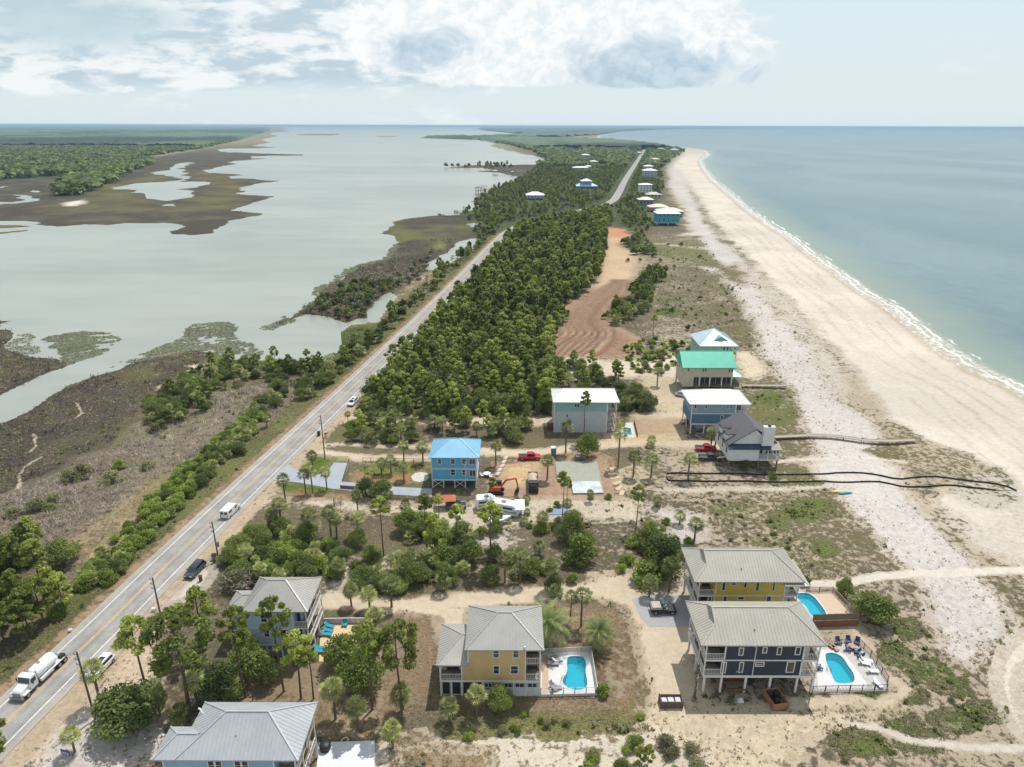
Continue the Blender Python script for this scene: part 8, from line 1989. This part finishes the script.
# timber enclosures round the navy house
def pen(px, py, w, d, h_, rz, m, label, fill):
    x, y = P(px, py); r = empty('timber_bin_pen', (x, y, 0), rz, label, 'bin enclosure')
    for nm, b in (('side', (-w/2, -w/2+.08, -d/2, d/2)), ('side', (w/2-.08, w/2, -d/2, d/2)), ('front', (-w/2+.08, w/2-.08, -d/2, -d/2+.08)), ('back', (-w/2+.08, w/2-.08, d/2-.08, d/2))):
        mb = MB(); n = int(h_/.2)
        for k in range(n): mb.box(b[0], b[1], b[2], b[3], k*h_/n+.01, (k+1)*h_/n-.01)
        mb.build(nm+'_boards', m, r)
    for sx in (-1, 1):
        for sy in (-1, 1): MB().box(sx*w/2-.07, sx*w/2+.07, sy*d/2-.07, sy*d/2+.07, 0, h_+.1).build('post', m, r)
    for i, (fx, fy, fw, fd, fh, fm) in enumerate(fill):
        o = MB().box(-fw/2, fw/2, -fd/2, fd/2, 0, fh).build('refuse_bin' if fm is DARKM else 'rubbish_bag', fm, bevel=.06 if fm is DARKM else .12)
        c_, s_ = math.cos(rz), math.sin(rz); o.location = (x+fx*c_-fy*s_, y+fx*s_+fy*c_, .02)
        tag(o, ('dark wheeled bin ' if fm is DARKM else 'pale rubbish bag ') + 'inside the ' + label.split(',')[0], 'bin' if fm is DARKM else 'bag', 'contents of the ' + label.split(',')[0])
GB = mat('grey_bag', C(206, 206, 208, .8), .7)
pen(670.5, 704.5, 3.2, 1.5, 1.25, 0, mat('dull_brown_timber', C(120, 100, 92, .76), .9, vary=.2, scale=3), 'dull timber pen on the drive, full of pale bags', [(-1.0, 0, .8, .9, .95, GB), (0, .1, .9, .9, .9, GB), (1.0, 0, .8, .9, 1.0, GB)])
pen(775, 702, 2.3, 3.0, 1.2, .18, mat('warm_brown_timber', C(166, 124, 92, .78), .9, vary=.2, scale=3), 'warm brown timber pen under the navy house, holding dark bins', [(-.45, .8, .7, .8, 1.1, DARKM), (.45, .7, .7, .8, 1.1, DARKM), (0, -.5, .7, .8, 1.05, DARKM)])
x, y = P(736, 696); r = empty('timber_shower', (x, y, 0), 0, 'brown timber stair landing with white clutter at the front of the navy house', 'landing')
for k in range(4): MB().box(-1.5, 1.5, .1+k*.35, .4+k*.35, .9-k*.28, .98-k*.28).build('step', WOODB, r)
MB().box(-1.6, 1.6, 1.5, 2.6, 1.2, 1.3).build('platform', WOODB, r)
for s in (-1.55, 1.55): MB().box(s-.06, s+.06, 1.5, 1.62, 0, 2.2).build('post', WOODB, r); MB().box(s-.06, s+.06, 2.5, 2.6, 0, 2.2).build('post', WOODB, r)
MB().box(-1.6, 1.6, 1.5, 1.56, 1.8, 2.15).build('rail_board', WOODB, r)
x, y = P(740, 701); o = MB().add([(-.5, -.4, 0), (.5, -.5, 0), (.6, .4, 0), (-.4, .5, 0), (-.2, -.1, .7), (.3, .1, .5)], [(0,1,5,4),(1,2,5),(2,3,4,5),(3,0,4),(3,2,1,0)]).build('rubbish_bag', GB); o.location = (x, y, 0); tag(o, 'slumped pale bag on the gravel before the navy house landing', 'bag')
x, y = P(325.5, 749.5); o = MB().tube([(0, 0, 0), (0, 0, .8), (0, 0, 1.0), (0, 0, 1.1)], [.7, .8, .6, .15], 16).build('covered_grill', DARKM, smooth=True); o.location = (x, y, .1); tag(o, 'round black covered grill on the white shell patio', 'grill')
x, y = P(345, 741); o = MB().tube([(math.cos(t*.5236)*.45, math.sin(t*.5236)*.45, .12) for t in range(13)], .07, 6).build('fire_ring', WHITE_T, smooth=True); o.location = (x, y, .02); tag(o, 'small white ring at the back edge of the white shell patio', 'ring')

# ------------------------------------------------------------------ pool furniture
def lounger(x, y, z, rz, m, label, group):
    r = empty('sun_lounger', (x, y, z), rz, label, 'sun lounger', group)
    MB().add([(-.33, -.95, .32), (.33, -.95, .32), (.33, .3, .32), (-.33, .3, .32), (-.33, -.95, .4), (.33, -.95, .4), (.33, .3, .4), (-.33, .3, .4)], [(0,3,2,1),(4,5,6,7),(0,1,5,4),(1,2,6,5),(2,3,7,6),(3,0,4,7)]).build('seat', m, r)
    MB().add([(-.33, .3, .32), (.33, .3, .32), (.33, .85, .8), (-.33, .85, .8), (-.33, .26, .4), (.33, .26, .4), (.33, .8, .88), (-.33, .8, .88)], [(0,3,2,1),(4,5,6,7),(0,1,5,4),(1,2,6,5),(2,3,7,6),(3,0,4,7)]).build('backrest', m, r)
    for sx in (-.3, .3):
        for sy in (-.85, .25): MB().box(sx-.03, sx+.03, sy-.03, sy+.03, 0, .32).build('leg', m, r)
def adir(x, y, z, rz, m, label, group):
    r = empty('deck_chair', (x, y, z), rz, label, 'chair', group)
    MB().box(-.33, .33, -.35, .3, .3, .37).build('seat', m, r); MB().add([(-.32, .25, .35), (.32, .25, .35), (.36, .6, 1.05), (-.36, .6, 1.05), (-.32, .31, .35), (.32, .31, .35), (.36, .66, 1.05), (-.36, .66, 1.05)], [(0,3,2,1),(4,5,6,7),(0,1,5,4),(1,2,6,5),(2,3,7,6),(3,0,4,7)]).build('backrest', m, r)
    for s in (-1, 1):
        MB().box(s*.4-.07, s*.4+.07, -.4, .35, .55, .6).build('armrest', m, r); MB().box(s*.38-.04, s*.38+.04, -.4, -.3, 0, .55).build('leg', m, r); MB().box(s*.38-.04, s*.38+.04, .25, .35, 0, .55).build('leg', m, r)
WPL = mat('white_plastic', C(236, 236, 238, .88), .5); NVC = mat('navy_plastic', C(44, 62, 98, .9), .6); TLC = mat('teal_fabric', C(60, 158, 178, .72), .8); TNC = mat('tan_fabric', C(180, 150, 130, .8), .8); GYC = mat('grey_fabric', C(150, 150, 154, .8), .8)
NG = Zt(ND+.01, (864, 664.5), (866, 662), (872, 672.5), (877, 684.5))
for (x, y), a, lb in zip(NG, (1.2, 1.3, 1.5, .3), ('white lounger on the navy house deck, first after the blue chairs', 'white lounger close behind the first one on the navy house deck', 'white lounger in the middle of the navy house deck side', 'white lounger in the fence corner of the navy house deck')): lounger(x, y, ND+.01, a, WPL, lb, 'white loungers on the navy house deck')
for (x, y), a, m, lb in zip(Zt(ND, (829, 645.5), (833.5, 648)), (.4, .3), (TNC, TNC), ('tan lounger against the retaining wall, next to the white cushion', 'tan lounger nearer the pool against the retaining wall'.replace('nearer', 'closer to'))): lounger(x, y, ND, a, m, lb, 'tan loungers by the retaining wall')
for (x, y), a, lb in zip(Zt(ND, (838, 643.8), (848, 642.8), (856.5, 643.8), (848, 650.5), (856, 653), (859.5, 657.5), (819, 669)), (0, -.2, -.6, 1.2, -1.8, -1.9, 1.6), ('navy chair alone at the foot of the retaining wall', 'navy chair behind the round table', 'navy chair at the wall corner behind the round table', 'navy chair on the pool side of the round table', 'navy chair between the round table and the white loungers', 'navy chair next to the first white lounger', 'navy chair close to the navy house porch post')): adir(x, y, ND, a, NVC, lb, 'navy chairs on the pool deck')
x, y = P(851.5, 648.5, ND); r = empty('round_table', (x, y, ND), 0, 'pale round table among the navy chairs', 'table'); MB().cyl((0, 0), .62, .5, .58, 20).build('table_top', TNC, r); MB().cyl((0, 0), .12, 0, .5, 10).build('pedestal', TNC, r)
for (px_, py_), a, lb in zip([(552, 659), (557, 661.5), (553, 665), (556, 690)], (1.9, 1.9, 1.6, 2.0), ('grey lounger in the far corner of the tan house deck', 'grey lounger with a pale towel on the tan house deck', 'grey lounger lowest of the group of three on the tan house deck', 'grey lounger alone at the low corner of the tan house deck')):
    x, y = P(px_, py_, TD); lounger(x, y, TD, a, GYC if 'towel' not in lb else WPL, lb, 'grey loungers on the tan house deck')
x, y = P(553, 688, TD); adir(x, y, TD, .8, GYC, 'grey chair near the lone lounger on the tan house deck', None)
for (px_, py_), a, lb in zip([(329, 627.5), (328, 632), (326, 636), (318.5, 649.5), (320, 653)], (1.2, 1.3, 1.5, 1.5, 1.6), ('turquoise lounger closest to the patio wall', 'turquoise lounger second from the patio wall', 'turquoise lounger third from the patio wall', 'turquoise lounger fourth along the beige patio', 'turquoise lounger farthest along the beige patio from the wall')):
    x, y = P(px_, py_); lounger(x, y, .1, a, TLC, lb, 'turquoise loungers on the beige patio')
x, y = P(345, 626.5); adir(x, y, .1, 0, TLC, 'turquoise chair alone in front of the patio wall', None)
x, y = P(487, 476); r = empty('patio_table', (x, y, 0), 0, 'white round garden table beside the sky blue house', 'table'); MB().cyl((0, 0), .9, .7, .78, 16).build('table_top', WPL, r); MB().cyl((0, 0), .1, 0, .7, 8).build('pedestal', WPL, r)
for (px_, py_), lb in zip([(482.5, 476.5), (491, 477.5)], ('white garden chair on the house side of the round table', 'white garden chair on the plot side of the round table')):
    x, y = P(px_, py_); adir(x, y, 0, 1.5, WPL, lb, None)
# kayaks on the dune
x, y = P(845, 494); z_ = gz_at(x, y)
for k, (dx_, dy_, m, lb) in enumerate([(0, 0, mat('turquoise_hull', C(30, 160, 160, .9), .4), 'turquoise kayak lying on the sand below the silt fences'), (-1.6, .5, mat('yellow_hull', C(222, 190, 80, .9), .4), 'yellow kayak beside the turquoise one on the sand')]):
    o = MB().tube([(-1.9, 0, .25), (-1.2, 0, .22), (0, 0, .22), (1.2, 0, .22), (1.9, 0, .25)], [.04, .26, .36, .26, .04], 10).build('kayak', m, smooth=True); o.location = (x+dx_, y+dy_, z_); o.rotation_euler[2] = .15-.2*k; tag(o, lb, 'kayak')
# ------------------------------------------------------------------ bay docks
def dock(px, py, zroof, w, land, label, two=False):
    x, y = P(px, py, WZ); k = w; r = empty('boat_dock', (x, y, WZ), 0, label, 'dock')
    MB().box(-k/2, k/2, -k/2, k/2, 1.2, 1.5).build('platform', DECKW, r)
    for sx in (-1, 0, 1):
        for sy in (-1, 1): MB().box(sx*k*.46-.2, sx*k*.46+.2, sy*k*.46-.2, sy*k*.46+.2, -2, zroof-.2).build('pile', WOODG, r)
    if two: MB().box(-k/2, k/2, -k/2, k/2, zroof*.55, zroof*.55+.3).build('upper_deck', DECKW, r)
    roof(-k*.6, k*.6, -k*.6, k*.6, zroof, zroof+k*.22, seam=0, cap=False).build('roof', RTAUPE if not two else WOODG, r)
    lx, ly = P(land[0], land[1], WZ); MB().bar((k/2, 0, 1.4), (lx-x, ly-y, 1.4), 1.6, .2).build('walkway', DECKW, r)
    n = 8
    for i in range(1, n): MB().box((lx-x)*i/n-.12, (lx-x)*i/n+.12, (ly-y)*i/n-.7, (ly-y)*i/n+.7, -2, 1.3).build('walkway_pile', WOODG, r)
dock(478.3, 195, 9.0, 6.5, (497, 191), 'tall two-deck timber boat house in the bay', True)
dock(484, 190.3, 6.5, 6, (502, 188), 'open boat shelter just behind the two-deck boat house')
dock(495, 175.6, 8, 8, (520, 177.5), 'white-roofed gazebo on piles off the thin marsh spit')
dock(512.3, 176.6, 8, 5, (524, 177), 'smaller gazebo near shore off the thin marsh spit'.replace('near shore', 'close to shore'))
dock(456, 213.3, 3.2, 3.4, (463, 213.2), 'low hut on piles at the bay shore beyond the marsh')
dock(439.5, 216, 2.6, 2.4, (445, 216), 'tiny hut on piles at the marsh edge')
scene.render.filter_size = 1.15
